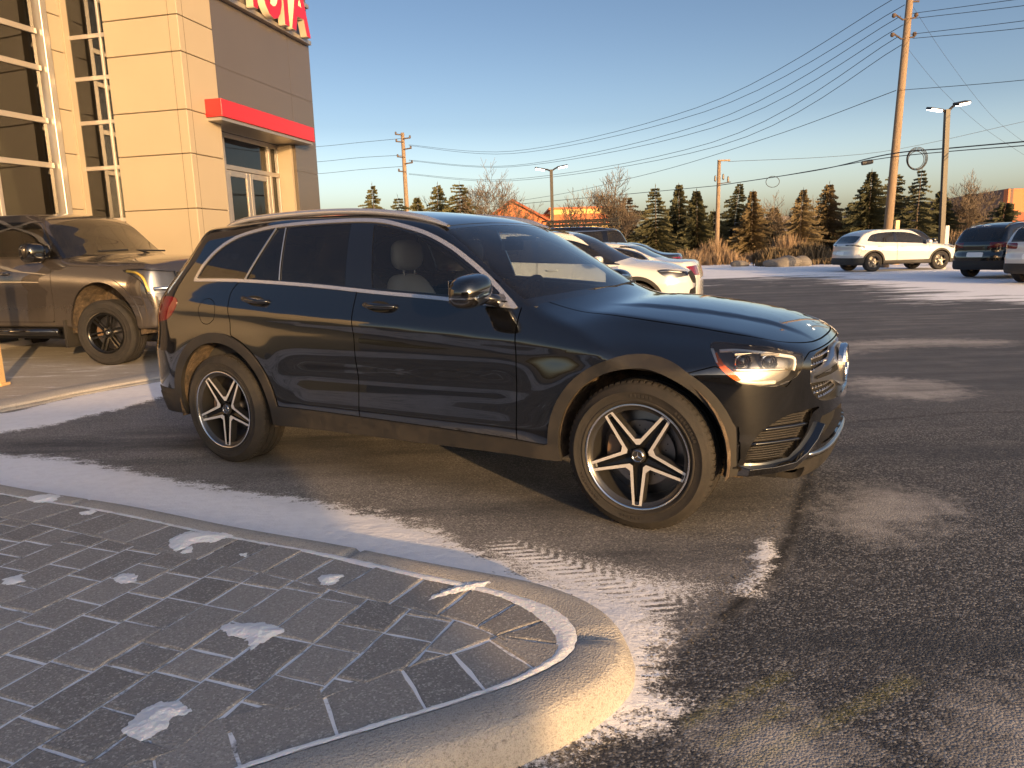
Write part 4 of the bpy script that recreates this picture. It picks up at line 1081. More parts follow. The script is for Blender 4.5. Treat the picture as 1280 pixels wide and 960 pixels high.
# sign letters on the grey wall
fc = bpy.data.curves.new('sign_letter', 'FONT')
LET = 'TOYOTA'
lh = 1.08
sL = [1.10, 1.72, 2.34, 2.92, 3.50, 3.86]
for ch, s in zip(LET, (.35, .95, 1.68, 2.30, 2.85, 3.39)):
    cu = bpy.data.curves.new('sign_letter', 'FONT'); cu.body = ch; cu.size = 1.0; cu.extrude = .075; cu.offset = .03; cu.resolution_u = 4
    ob = bpy.data.objects.new('tmp', cu); COL.objects.link(ob)
    dg = bpy.context.evaluated_depsgraph_get(); me = bpy.data.meshes.new_from_object(ob.evaluated_get(dg)); COL.objects.unlink(ob)
    vs_ = np.array([v.co[:] for v in me.vertices]); w = vs_[:, 0].max() - vs_[:, 0].min(); hgt = .70
    lw = {'T': .70, 'O': .76, 'Y': .72, 'A': .80}[ch]
    for v in me.vertices: v.co.x = (v.co.x - vs_[:, 0].min()) / w * lw; v.co.y = v.co.y / vs_[:, 1].max() * lh
    me.materials.append(MAT['sign_red']); me.materials.append(MAT['sign_cream'])
    for p in me.polygons: p.material_index = 0 if p.normal.z > .5 else 1
    o = bpy.data.objects.new('sign_letter', me); COL.objects.link(o); o.parent = bld
    # letter plane: x along cC, y up, z out of the wall (-nB)
    o.matrix_local = Matrix(((cC.x, 0, -nB.x, 0), (cC.y, 0, -nB.y, 0), (0, 1, 0, 0), (0, 0, 0, 1)))
    q = cC * s - nB * .18 + Vector((0, 0, 6.04)); o.location = q
b = MB(); wallbox(b, P0, cC, nB, 1.0, LC - .10, -.09, .028, 5.95, 6.03); wallbox(b, P0, cC, nB, 1.0, LC - .10, -.09, .028, 6.7, 6.78); b.build('sign_rail', MAT['alu'], bld)
# post at the left edge of the frame
pm('post_paint', (.62, .42, .20), .5)
b = MB(); b.box(-.045, .045, -.045, .045, 0, 2.9); b.box(-.075, .075, -.075, .075, 0, .03); b.box(-.22, .22, .046, .052, 2.25, 2.85)
o = b.build('sign_post', MAT['post_paint'], bevel=.006, loc=(-5.63, 8.0, .055)); tag(o, 'slim orange-lit post standing by the pickup truck at the left edge', 'post')

# low building added behind the camera, out of frame, to shade the island
so_ = empty('shadow_caster', (-11.0, -12.9, 0), 0, 'low grey building added out of view behind the camera to shade the island', 'building')
b = MB(); b.box(0, 17.55, 0, 2.5, 0, 3.22); b.build('wall', MAT['grey_panel'], so_)
b = MB(); b.box(-.05, 17.57, -.05, 2.52, 3.221, 3.31); b.build('roof', MAT['alu'], so_)
for k in range(5): b = MB(); b.box(1.2 + k * 3.3, 2.7 + k * 3.3, 2.5, 2.53, 1.1, 2.2); b.build('window', MAT['glass_shop'], so_)
b = MB(); b.box(15.9, 16.8, 2.5, 2.54, .1, 2.15); b.build('door', MAT['alu'], so_)
# ------------------------------------------------------------------ the black SUV
def arch_d(V, x0, z0): return np.sqrt((V[:, 0] - x0) ** 2 + (V[:, 2] - z0) ** 2)
def build_main():
    S = SUV
    root = empty('suv', (-1.4585, 5.5972, 0), -0.51852, 'black five-door luxury SUV parked side-on in front of the paved island, with twin-spoke star wheels', 'suv')
    M = iso_mesh(S.F, (-1.15, -1.08, .18), (3.9, 1.08, 1.75), .024)
    X = lambda M: M[0][:, 0]; Y = lambda M: M[0][:, 1]; Z = lambda M: M[0][:, 2]; AY = lambda M: np.abs(M[0][:, 1])
    def gs(M): return S.g_side(*M[0].T)
    def gt(M): return S.g_top(*M[0].T)
    def gf(M): return S.g_front(*M[0].T)
    pb = MAT['paint_black']
    # wheel openings
    AF, AR = (2.873, .385), (.02, .38)
    def ring(M, d): return np.minimum(arch_d(M[0], *AF) - (.402 + d), arch_d(M[0], *AR) - (.435 + d * 1.12))
    _, M = split(M, np.maximum(ring(M, 0), .5 - AY(M)))
    _, M = split(M, np.maximum(Z(M) - .30, .55 - AY(M)) + 0 * X(M))
    # cladding on arches and sills
    sill = Spl([(-.9, .43), (-.5, .43), (.5, .425), (1.4, .405), (2.4, .375), (3.2, .345), (3.8, .33)])
    fcl = np.minimum(ring(M, .056), Z(M) - sill(X(M)))
    fcl = np.maximum(fcl, np.maximum(.5 - AY(M), X(M) - 3.30))
    C, M = split(M, fcl)
    for i, c in enumerate(loose(C)):
        # split in arches and sill
        piece('arch_cladding', c, MAT['cladding'], root, .03, .011)
    # lower lips
    L, M = split(M, np.maximum(Z(M) - (.335 + .0 * X(M)), 3.0 - X(M)))
    piece('front_lip', L, MAT['cladding'], root, .03, .006)
    L, M = split(M, np.maximum(Z(M) - .47, X(M) + .3))
    piece('rear_lip', L, MAT['cladding'], root, .03, .006)
    # side windows
    dlo = smooth_poly([(-.262, 1.203, 0), (-.185, 1.315), (-.075, 1.415), (.07, 1.487), (.249, 1.527), (.41, 1.546), (.688, 1.556), (1.0, 1.556), (1.2, 1.545), (1.339, 1.521), (1.565, 1.462), (1.744, 1.385), (1.897, 1.295), (2.045, 1.193), (2.228, 1.046, 0),
                       (1.747, 1.090), (1.3, 1.122), (.809, 1.162), (.2, 1.196)], 8)
    D, M = split(M, np.maximum(poly_sdf(dlo, X(M), Z(M)), gt(M) - gs(M) - .05))
    d = poly_sdf(dlo, X(D), Z(D))
    G, CH = split(D, d + .019)
    for c in loose(CH): piece('window_trim', c, MAT['window_chrome'], root, .012, .006)
    # glass panes and their black pillars
    def lineX(pts, M): s = Spl([(z, x) for x, z in pts]); return X(M) - s(Z(M))
    div1 = [(.42, 1.53), (.235, 1.21)]; div2 = [(.497, 1.525), (.533, 1.20)]; bl0 = [(1.01, 1.53), (1.06, 1.175)]; bl1 = [(1.185, 1.518), (1.262, 1.149)]
    Gf, Gr = split(G, -lineX(bl1, G))
    winF, frF = split(Gf, np.maximum(poly_sdf(dlo, X(Gf), Z(Gf)) + .032, X(Gf) - 2.02))
    B, Gr = split(Gr, -lineX(bl0, Gr))
    Gd, Gq = split(Gr, -lineX(div2, Gr))
    winR, frR = split(Gd, poly_sdf(dlo, X(Gd), Z(Gd)) + .028)
    Dv, Gq = split(Gq, -lineX(div1, Gq))
    winQ, frQ = split(Gq, poly_sdf(dlo, X(Gq), Z(Gq)) + .028)
    wins = {}
    for nm, wm, mt, of in (('front_window', winF, 'glass_clear', -.004), ('rear_window', winR, 'glass_privacy', -.004), ('quarter_window', winQ, 'glass_privacy', -.003), ('quarter_pane', Dv, 'glass_privacy', -.003)):
        wins[nm] = [(c, mt, of) for c in loose(wm)]
    for q in (frF, frR, frQ, B):
        for c in loose(q): piece('window_frame', c, MAT['black_gloss'], root, .015, -.001)
    # slim bright divider between door and quarter glass
    for s in (-1, 1):
        b = MB(); pts = []
        for zz in np.linspace(1.215, 1.525, 10):
            x = Spl([(1.21, .235), (1.53, .42)])(zz); pts.append((float(x), s * float(S.W(x) - S.sec(zz - S.belt(x))) + s * .003, zz))
        b.tube(pts, .006, 6); 
        pts2 = []
        for zz in np.linspace(1.205, 1.525, 10):
            x = Spl([(1.20, .533), (1.525, .497)])(zz); pts2.append((float(x), s * float(S.W(x) - S.sec(zz - S.belt(x))) + s * .002, zz))
        b.tube(pts2, .004, 6); b.build('window_divider', MAT['satin_chrome'], root)
    # windscreen
    xh = 1.735 + 0 * X(M); sh = .26 * (AY(M) / .75) ** 2
    fw = np.maximum.reduce([1.68 - .06 * (AY(M) / .7) ** 2 - X(M), X(M) - (2.475 - .17 * (AY(M) / .75) ** 2), gs(M) - gt(M) + .022, 1.05 - Z(M)])
    W_, M = split(M, fw)
    win, fr = split(W_, np.maximum.reduce([1.72 - .06 * (AY(W_) / .7) ** 2 - X(W_), X(W_) - (2.42 - .17 * (AY(W_) / .75) ** 2), gs(W_) - gt(W_) + .045]))
    ws = piece('windshield', win, MAT['glass_screen'], root, .01, -.003)
    piece('windshield_border', fr, MAT['black_gloss'], ws, .012, -.002)
    # roof glass
    rg, M = split(M, np.maximum.reduce([.35 - X(M), X(M) - 1.50, AY(M) - .52, 1.4 - Z(M)]))
    piece('roof_glass', rg, MAT['black_gloss'], root, .004, -.001)
    # rear window
    rw, M = split(M, np.maximum.reduce([X(M) + .50, AY(M) - .60, 1.14 - Z(M), Z(M) - 1.50]))
    piece('hatch_window', rw, MAT['glass_privacy'], root, .01, -.002)
    # head lamps
    hl = smooth_poly([(3.165, .892), (3.20, .9), (3.265, .895), (3.424, .877), (3.548, .838, 0), (3.553, .80), (3.541, .752), (3.507, .723), (3.45, .706), (3.336, .722, 0), (3.279, .763), (3.221, .82)], 6)
    H, M = split(M, np.maximum(poly_sdf(hl, X(M), Z(M)), .52 - AY(M)))
    for c in loose(H):
        hroot = piece('headlight', offset(c, -.055), MAT['lamp_bowl'], root)
        piece('headlight_lens', c, MAT['lens_clear'], hroot, 0, .001)
        V, N, T = c
        e_in = rim(c, .06); m = len(T); wallpiece('headlight_wall', e_in, m, MAT['cabin_grey'], hroot)
        sy = -1 if V[:, 1].mean() < 0 else 1
        def surf(x, z, depth):   # a point on the body side at (x, z)
            ys = np.linspace(.3, 1.05, 300); f = S.F(np.full(300, x), ys, np.full(300, z)); i = int(np.argmax(f > 0)); y = ys[max(i - 1, 0)]
            return Vector((x - depth * .45, sy * (y - depth), z))
        # daytime light: bright band round the lower and front edge, plus the upper line
        def band(pts, wd, dep, mat, nm):
            P2 = smooth_poly(pts, 6, closed=False); b = MB(); b.tube([surf(x, z, dep) for x, z in P2], wd, 8); return b.build(nm, mat, hroot, smooth=True)
        band([(3.225, .86), (3.30, .862), (3.42, .848), (3.515, .825), (3.528, .80), (3.525, .765)], .0085, .028, MAT['lamp_white'], 'daytime_light')
        band([(3.19, .865), (3.24, .80), (3.29, .755), (3.335, .732), (3.40, .722), (3.46, .720)], .011, .030, MAT['lamp_white'], 'daytime_light')
        band([(3.30, .785), (3.40, .780), (3.50, .775)], .007, .026, MAT['chrome'], 'light_bar')
        # amber side reflector
        am = smooth_poly([(3.185, .868), (3.20, .872), (3.25, .825), (3.315, .765), (3.33, .740), (3.30, .745), (3.24, .79)], 4)
        q, _ = split(c, poly_sdf(am, c[0][:, 0], c[0][:, 2])); piece('side_marker', offset(q, -.012), MAT['amber'], hroot)
        for (x, z, rr) in ((3.335, .815, .034), (3.435, .808, .034)):
            b = MB(); c0 = surf(x, z, .045); Mx = Matrix.Translation(c0) @ Vector((.55, sy * .8, -.05)).to_track_quat('Z', 'Y').to_matrix().to_4x4()
            b.lathe([(rr * 1.15, -.02), (rr * 1.2, .012), (rr * 1.05, .014), (rr * .95, -.002)], 24, Mx)
            b.build('lamp_ring', MAT['chrome'], hroot, smooth=True, auto=40)
            b = MB(); b.lathe([(0, .016), (rr * .5, .012), (rr * .85, .002), (rr * .95, -.01)], 24, Mx); b.build('projector', MAT['black_gloss'], hroot, smooth=True)
            b = MB(); b.box(-rr * 1.3, rr * 1.3, rr * .95, rr * 1.25, -.02, .016, Mx); b.build('lamp_fin', MAT['lamp_bowl'], hroot, bevel=.002)
    # tail lamps
    tl = smooth_poly([(-1.0, 1.06), (-.55, 1.105), (-.41, 1.10), (-.375, 1.06), (-.42, 1.0), (-.52, .945), (-1.0, .92)], 6)
    Tm, M = split(M, np.maximum(poly_sdf(tl, X(M), Z(M)), .45 - AY(M)))
    for c in loose(Tm):
        tr = piece('tail_light', c, MAT['red_lens'], root, .02, .002)
        sy = -1 if c[0][:, 1].mean() < 0 else 1
    # grille
    gz = smooth_poly([(0, .832), (.30, .832), (.44, .828), (.535, .812, 0), (.560, .75), (.562, .68), (.53, .632), (.46, .603), (.25, .582), (0, .576), (-.25, .582), (-.46, .603), (-.53, .632), (-.562, .68), (-.560, .75), (-.535, .812, 0), (-.44, .828), (-.30, .832)], 5)
    Gm, M = split(M, np.maximum(poly_sdf(gz, Y(M), Z(M)), 3.3 - X(M)))
    w0 = rim(Gm, .05); m = len(Gm[2])
    gr = piece('grille', offset(Gm, -.045), MAT['gap'], root)
    wallpiece('grille_surround', w0, m, MAT['satin_chrome'], gr)
    def fx(y, z, dep=0.0):
        xs = np.linspace(3.0, 3.85, 400); f = S.F(xs, np.full(400, y), np.full(400, z)); i = int(np.argmax(f > 0)); return float(xs[max(i - 1, 0)] - dep)
    b = MB(); pins = []
    for j in range(10):
        z = .588 + j * .0268
        for i in range(-20, 21):
            y = (i + .5 * (j % 2)) * .030
            if poly_sdf(gz, np.array([y]), np.array([z]))[0] > -.012: continue
            x = fx(y, z, .030)
            b.add([(x + .010, y, z), (x, y - .009, z), (x, y, z - .0075), (x, y + .009, z), (x, y, z + .0075)], [(0, 1, 2), (0, 2, 3), (0, 3, 4), (0, 4, 1)])
    b.build('grille_pins', MAT['satin_chrome'], gr)
    for s in (-1, 1):
        outl = [(s * .552, .700), (s * .550, .740), (s * .38, .762), (s * .24, .786), (s * .12, .815), (s * .0, .82), (0, .612), (s * .12, .618), (s * .22, .650), (s * .34, .686)]
        V = []; 
        for (y, z) in outl: V.append((fx(y, z, -.004), y, z))
        n = len(V); V += [(x - .03, y, z) for x, y, z in V]
        b = MB(); b.add(V, [tuple(range(n))] + [(i, (i + 1) % n, n + (i + 1) % n, n + i) for i in range(n)]); b.build('grille_louvre', MAT['satin_chrome'], gr)
        sl = [(s * .530, .714), (s * .530, .727), (s * .38, .741), (s * .24, .750), (s * .24, .720), (s * .38, .718)]
        b = MB(); b.add([(fx(y, z, -.0065), y, z) for y, z in sl], [tuple(range(6))]); b.build('louvre_slot', MAT['gap'], gr)
    Ms = Matrix.Translation((fx(0, .722) + .004, 0, .722)) @ Matrix.Rotation(R(90), 4, 'Y')
    b = MB(); b.lathe([(.098, -.02), (.102, .004), (.094, .014), (.087, .008), (.086, -.004)], 40, Ms)
    for k in range(3):
        c = math.pi + k * 2 * math.pi / 3
        b.add([(.092 * math.cos(c), .092 * math.sin(c), .006), (.013 * math.cos(c + 1.05), .013 * math.sin(c + 1.05), .002), (0, 0, .016), (.013 * math.cos(c - 1.05), .013 * math.sin(c - 1.05), .002)], [(0, 1, 2), (0, 2, 3)], Ms)
    b.build('grille_emblem', MAT['chrome'], gr, smooth=False)
    b = MB(); b.lathe([(0, .0), (.088, -.002)], 40, Ms); b.build('emblem_backing', MAT['black_gloss'], gr)
    # side intakes
    it = smooth_poly([(.822, .365, 0), (.812, .445), (.775, .515), (.69, .566), (.58, .580), (.47, .584, 0), (.555, .548), (.58, .48), (.62, .42), (.665, .365, 0)], 5)
    I, M = split(M, np.maximum(poly_sdf(it, AY(M), Z(M)), 3.28 - X(M)))
    for c in loose(I):
        w0 = rim(c, .04); m = len(c[2])
        ir = piece('bumper_intake', offset(c, -.036), MAT['cladding'], root)
        wallpiece('intake_wall', w0, m, MAT['black_gloss'], ir)
        sy = -1 if c[0][:, 1].mean() < 0 else 1
        b = MB()
        for j, z in enumerate(np.linspace(.375, .575, 19)):
            if j in (6, 7, 12, 13): continue
            ys = [a for a in np.linspace(.50, .86, 60) if poly_sdf(it, np.array([a]), np.array([z]))[0] < -.004]
            if len(ys) > 3:
                pts = [(fx(a, z, .024), sy * a, z) for a in ys[::3]]
                b.tube(pts, .0034, 5)
        b.build('intake_mesh', MAT['cladding'], ir, smooth=True)
        for z0, th in ((.447, .009), (.512, .010)):
            ys = [a for a in np.linspace(.50, .86, 60) if poly_sdf(it, np.array([a]), np.array([z0]))[0] < -.002]
            pts = [(fx(a, z0, .012), sy * a, z0) for a in ys[::3]]
            b = MB(); b.tube(pts, th, 8); b.build('intake_fin', MAT['black_gloss'], ir, smooth=True)
    # centre intake
    ci = smooth_poly([(0, .53, 0), (.47, .53, 0), (.50, .47), (.46, .40), (.44, .385, 0), (-.44, .385, 0), (-.46, .40), (-.50, .47), (-.47, .53, 0)], 5)
    I, M = split(M, np.maximum(poly_sdf(ci, Y(M), Z(M)), 3.3 - X(M)))
    piece('centre_intake', offset(I, -.05), MAT['gap'], root); w0 = rim(I, .055); m = len(I[2]); wallpiece('intake_wall', w0, m, MAT['cladding'], root)
    # lower blade and chrome strip
    for s in (-1, 1):
        top = [(.835, .350), (.74, .350), (.655, .358), (.60, .395), (.55, .45), (.50, .515)]
        V = []
        for (y, z) in top:
            x = fx(min(y, .82), z); V.append((x - .03 + 0, s * (y - .0), z)); V.append((x + .034, s * (y + .012), z - .010)); V.append((x + .024, s * (y + .008), z - .045)); V.append((x - .03, s * y, z - .05))
        n = len(top); F = []
        for i in range(n - 1):
            for k in range(4): F.append((4 * i + k, 4 * i + (k + 1) % 4, 4 * i + 4 + (k + 1) % 4, 4 * i + 4 + k))
        F += [(0, 1, 2, 3), tuple(4 * (n - 1) + k for k in (3, 2, 1, 0))]
        b = MB(); b.add(V, F); b.build('bumper_blade', MAT['paint_black'], root, bevel=.004)
    b = MB(); b.tube([(fx(y, .352, -.004), y, .350 + .9 * max(0, abs(y) - .45) ** 2) for y in np.linspace(-.56, .56, 25)], .009, 8); b.build('chrome_strip', MAT['satin_chrome'], root, smooth=True)
    # vertical vent trim behind the bumper corner
    vt = smooth_poly([(3.232, .585, 0), (3.285, .563), (3.312, .53), (3.316, .345, 0), (3.285, .345, 0)], 4)
    I, M = split(M, np.maximum(poly_sdf(vt, X(M), Z(M)), .6 - AY(M)))
    for c in loose(I): piece('arch_cladding', c, MAT['cladding'], root, .02, .010)
    vs = np.array([(3.318, .55), (3.332, .52), (3.334, .36), (3.322, .36)])
    I, M = split(M, np.maximum(poly_sdf(vs, X(M), Z(M)), .6 - AY(M)))
    for c in loose(I): piece('air_slot', c, MAT['gap'], root, 0, -.012)
    # shut lines
    bl = [(1.158, 1.19), (1.150, 1.05), (1.160, .95), (1.172, .85), (1.178, .6), (1.175, .36)]
    fl = [(2.232, 1.05), (2.228, .95), (2.236, .80), (2.232, .5), (2.228, .33)]
    rl = [(.20, 1.21), (.125, 1.125), (.150, .95), (.17, .86)]
    r_arc = [(.02 + .505 * math.cos(a), .38 + .505 * math.sin(a)) for a in np.linspace(R(72), R(4), 12)]
    rear_poly = np.array([(.42, 1.6), (.20, 1.21)] + list(smooth_poly(rl, 4, False)) + r_arc + [(.54, .30), (1.175, .30)] + [p for p in smooth_poly(bl[::-1], 4, False)] + [(1.16, 1.6)])
    front_poly = np.array([(1.16, 1.6)] + [tuple(p) for p in smooth_poly(bl, 4, False)] + [(1.175, .25), (2.228, .25)] + [tuple(p) for p in smooth_poly(fl[::-1], 4, False)] + [(2.23, 1.3)])
    gw = .0034
    gaps = []; doors = {}; parts = []
    def panel(M, sd, mask, w=gw):
        A, M = split(M, np.maximum(sd(M) - w, mask(M)))
        inn, gap = split(A, sd(A) + w)
        gaps.append(gap); return inn, M
    smask = lambda M: np.maximum.reduce([gt(M) - gs(M) - .0, .55 - AY(M), Z(M) - 1.3])
    for nm, pl in (('front_door', front_poly), ('rear_door', rear_poly)):
        inn, M = panel(M, lambda Q: poly_sdf(pl, X(Q), Z(Q)), smask)
        parts.append((nm, inn))
    ff = smooth_poly([(-.10, 1.09), (-.03, 1.085), (.01, 1.04), (.0, .97), (-.06, .93), (-.13, .95), (-.15, 1.03)], 5)
    inn, M = panel(M, lambda Q: poly_sdf(ff, X(Q), Z(Q)), lambda Q: .6 + Y(Q), .0022); piece('fuel_flap', inn, pb, root, .008)
    # bonnet
    hp = smooth_poly([(2.16, .78), (2.35, .705), (2.6, .672), (3.0, .664), (3.28, .662), (3.42, .625), (3.50, .53), (3.55, .38), (3.572, .2), (3.577, 0)], 6, False)
    hpoly = np.concatenate([hp, [[3.577, -.05]], [[2.0, -.05]], [[2.0, .8]]])
    inn, M = panel(M, lambda Q: poly_sdf(hpoly, X(Q), AY(Q)), lambda Q: .80 - Z(Q), .0036); hood = inn
    piece('hood', hood, pb, root, .012)
    # front bumper
    bp = np.array([(3.095, .772), (3.16, .790), (3.22, .806), (3.50, .70), (3.55, .80), (3.565, .838), (3.95, .845), (3.95, .0), (3.095, .0)])
    inn, M = panel(M, lambda Q: poly_sdf(bp, X(Q), Z(Q)), lambda Q: 2.9 - X(Q), .0026); piece('front_bumper', inn, pb, root, .012)
    for g in gaps: piece('shut_line', g, MAT['gap'], root, 0, -.012)
    for nm, inn in parts:
        for c in loose(inn):
            o = piece(nm, c, pb, root, .012); sy = -1 if c[0][:, 1].mean() < 0 else 1; doors[(nm, sy)] = o
    for nm, lst in wins.items():
        for (c, mt, of) in lst:
            sy = -1 if c[0][:, 1].mean() < 0 else 1
            par = doors[('front_door', sy)] if nm == 'front_window' else doors[('rear_door', sy)] if nm == 'rear_window' else root
            piece(nm, c, MAT[mt], par, .006, of)
    # handles
    for nm, cx, cz, sl in (('front_door', 1.34, 1.060, -.06), ('rear_door', .362, 1.088, -.10)):
        for sy in (-1, 1):
            yb = lambda x, z: float(S.W(x) - S.sec(z - S.belt(x)))
            pts = []; rr = []
            for t in np.linspace(-1, 1, 13):
                x = cx + t * .118; z = cz + sl * t * .118
                y = yb(x, z) + .042 * (1 - abs(t) ** 3.2) - .004
                pts.append((x, sy * y, z)); rr.append(.0135 + .004 * (1 - t * t))
            b = MB(); b.tube(pts, rr, 10); h = b.build('door_handle', MAT['black_gloss'], doors[(nm, sy)], smooth=True)
            b = MB(); b.tube([(p[0], p[1] + sy * .0115, p[2] - .004) for p in pts[2:-2]], .0035, 6); b.build('handle_trim', MAT['chrome'], h, smooth=True)
            b = MB(); n = 20; V = [(cx + .01, sy * (yb(cx, cz) + .0016), cz)]
            for k in range(n):
                a = 2 * math.pi * k / n; x = cx + .085 * math.cos(a); z = cz - .006 + .030 * math.sin(a) + sl * .085 * math.cos(a); V.append((x, sy * (yb(x, z) + .0016), z))
            b.add(V, [(0, 1 + k, 1 + (k + 1) % n) for k in range(n)]); b.build('handle_recess', MAT['gap'], h)
    piece('body', M, pb, root, .014)
    # door mirrors
    for sy in (-1, 1):
        oy, oz = (0, 0) if sy < 0 else (-.06, -.05)
        mp = [(-.075, 0.0), (-.06, .055), (-.02, .085), (.05, .095), (.09, .06), (.1, 0.0), (.08, -.055), (.02, -.085), (-.05, -.075)]
        def Fm(x, y, z):
            xx = (x - 2.045) / .088; yy = (y * sy - 1.03 - oy) / .128; zz = (z - oz - 1.150 + .10 * (y * sy - 1.03)) / .083
            e = (np.abs(xx) ** 2.6 + np.abs(yy) ** 2.8 + np.abs(zz) ** 2.5) ** (1 / 2.6) - 1
            return smax(e * .085, -(x - 1.985), .012)
        Mm = iso_mesh(Fm, (1.93, sy * 1.03 - .16, 1.03), (2.17, sy * 1.03 + .16, 1.27), .014)
        lower, up = split(Mm, Mm[0][:, 2] - (1.128 - .12 * (np.abs(Mm[0][:, 1]) - 1.03)))
        mr = piece('door_mirror', up, pb, root)
        piece('mirror_base', lower, MAT['black_gloss'], mr)
        st, _ = split(Mm, np.maximum(np.abs(Mm[0][:, 2] - (1.133 - .12 * (np.abs(Mm[0][:, 1]) - 1.03))) - .005, 2.0 - Mm[0][:, 0]))
        piece('turn_signal', st, MAT['chrome'], mr, 0, .0025)
        b = MB(); b.box(1.981, 1.9835, min(sy * .93, sy * 1.13), max(sy * .93, sy * 1.13), 1.095, 1.205); b.build('mirror_glass', MAT['chrome'], mr, bevel=.001)
        b = MB(); b.tube([(2.10, sy * .84, 1.085), (2.09, sy * .90, 1.10), (2.06, sy * .96, 1.118)], [.045, .03, .03], 12); b.build('mirror_arm', MAT['black_gloss'], mr, smooth=True)
    # roof rails
    for sy in (-1, 1):
        rp = [(-.16, 1.560), (-.05, 1.590), (.15, 1.612), (.6, 1.622), (1.0, 1.612), (1.3, 1.584), (1.5, 1.548), (1.66, 1.500)]
        P2 = smooth_poly(rp, 6, False); b = MB()
        V = []; F = []
        for i, (x, z) in enumerate(P2):
            y0 = .635 - .02 * (x - .8) ** 2 * .3
            e = min(1, min(i, len(P2) - 1 - i) / 5)
            for k in range(10):
                a = 2 * math.pi * k / 10; V.append((x, sy * (y0 + .020 * math.cos(a)), z - .010 + .020 * math.sin(a) * (0.4 + .6 * e)))
        for i in range(len(P2) - 1):
            for k in range(10): F.append((i * 10 + k, i * 10 + (k + 1) % 10, (i + 1) * 10 + (k + 1) % 10, (i + 1) * 10 + k))
        b.add(V, F); rr_ = b.build('roof_rail', MAT['window_chrome'], root, smooth=True)
    # spoiler lip and wipers
    b = MB(); b.tube([(2.40, -.30, 1.118), (2.43, -.05, 1.12), (2.40, .35, 1.13)], .007, 6); b.tube([(2.32, -.58, 1.10), (2.40, -.30, 1.118)], .006, 6); b.build('wiper', MAT['cabin'], root, smooth=True)
    # number: wheels
    for (x, z) in ((0, .368), (2.873, .368)):
        for sy in (-1, 1):
            wheel('wheel', root, (x, sy * .815, .362), 'star', side=-sy, steer=0)
    # inner arches
    for (x0, z0, r) in ((2.873, .385, .425), (.02, .38, .455)):
        for sy in (-1, 1):
            V = []; F = []; n = 24
            for k in range(n + 1):
                a = R(-12) + (math.pi + R(24)) * k / n
                for y in (.925, .60): V.append((x0 + r * math.cos(a), sy * y, z0 + r * math.sin(a)))
            for k in range(n): F.append((2 * k, 2 * k + 1, 2 * k + 3, 2 * k + 2))
            b = MB(); b.add(V, F); b.box(x0 - r, x0 + r, sy * .60 - .002, sy * .60 + .002, .22, z0 + r); b.build('wheel_liner', MAT['wheel_liner'], root, smooth=True, auto=40)
    # underbody, engine block-out, cabin
    b = MB(); b.box(-.75, 3.45, -.60, .60, .24, .50); b.box(.50, 2.42, -.86, .86, .29, .34); b.box(-.55, 2.42, -.59, .59, .5, .62); b.build('underbody', MAT['cabin'], root)
    b = MB(); b.box(2.25, 3.3, -.55, .55, .5, .86); b.build('engine_bay', MAT['gap'], root)
    # cabin: dashboard, console, seats
    dash = [(1.58, .78), (1.66, .95), (1.80, 1.02), (2.10, 1.045), (2.28, 1.02), (2.30, .6), (1.58, .6)]
    b = MB(); Mx = Matrix.Rotation(R(90), 4, 'X'); b.prism(dash, -.78, .78, Mx); b.build('dashboard', MAT['cabin_grey'], root, bevel=.03, seg=3)
    b = MB(); b.box(1.50, 1.66, -.30, .30, .98, 1.13); b.build('dash_screen', MAT['black_gloss'], root, bevel=.02) if False else None
    def seat(x, y, rear=False):
        def Fs(X_, Y_, Z_):
            lean = .30
            bx = X_ - (x - .30) + (Z_ - .62) * lean
            back = (np.abs(bx / .085) ** 3 + np.abs((Y_ - y) / (.245 - .05 * sstep(Z_, .9, 1.2))) ** 4 + np.abs((Z_ - .86) / .36) ** 4) ** (1 / 3.5) - 1
            hx = X_ - (x - .46)
            head = (np.abs(hx / .055) ** 2.6 + np.abs((Y_ - y) / .135) ** 3 + np.abs((Z_ - 1.335) / .095) ** 3) ** (1 / 3) - 1
            cush = (np.abs((X_ - x) / .28) ** 4 + np.abs((Y_ - y) / .25) ** 4 + np.abs((Z_ - .60) / .09) ** 4) ** (1 / 4) - 1
            return np.minimum(np.minimum(back * .085, head * .055), cush * .09)
        Ms_ = iso_mesh(Fs, (x - .66, y - .30, .45), (x + .36, y + .30, 1.48), .028)
        o = mk('seat', Ms_[0], Ms_[2], MAT['cabin_light'], root, N=Ms_[1])
        b = MB(); 
        for s in (-.055, .055): b.tube([(x - .44, y + s, 1.16), (x - .455, y + s, 1.30)], .007, 6)
        b.build('headrest_post', MAT['chrome'], o)
    seat(1.62, -.37); seat(1.62, .37); seat(.62, -.36); seat(.62, .36)
    b = MB(); b.box(-.6, .1, -.75, .75, .6, 1.02); b.box(1.0, 1.9, -.12, .12, .5, .80); b.build('cabin_console', MAT['cabin_grey'], root, bevel=.03)
    # steering wheel on the far (left) side
    Mw = Matrix.Translation((1.60, .37, 1.00)) @ Matrix.Rotation(R(-62), 4, 'Y')
    b = MB(); b.tube([(.185 * math.cos(a), .185 * math.sin(a), 0) for a in np.linspace(0, 2 * math.pi, 40)], .016, 8, False, Mw)
    b.lathe([(0, .0), (.05, -.01), (.07, -.03)], 20, Mw); b.tube([(-.17, 0, 0), (.17, 0, 0)], .014, 6, True, Mw) ; b.tube([(0, 0, 0), (0, -.17, 0)], .014, 6, True, Mw) 
    b.tube([(0, 0, -.02), (0, 0, -.25)], .03, 8, True, Mw)
    b.build('steering_wheel', MAT['cabin'], root, smooth=True, auto=40)
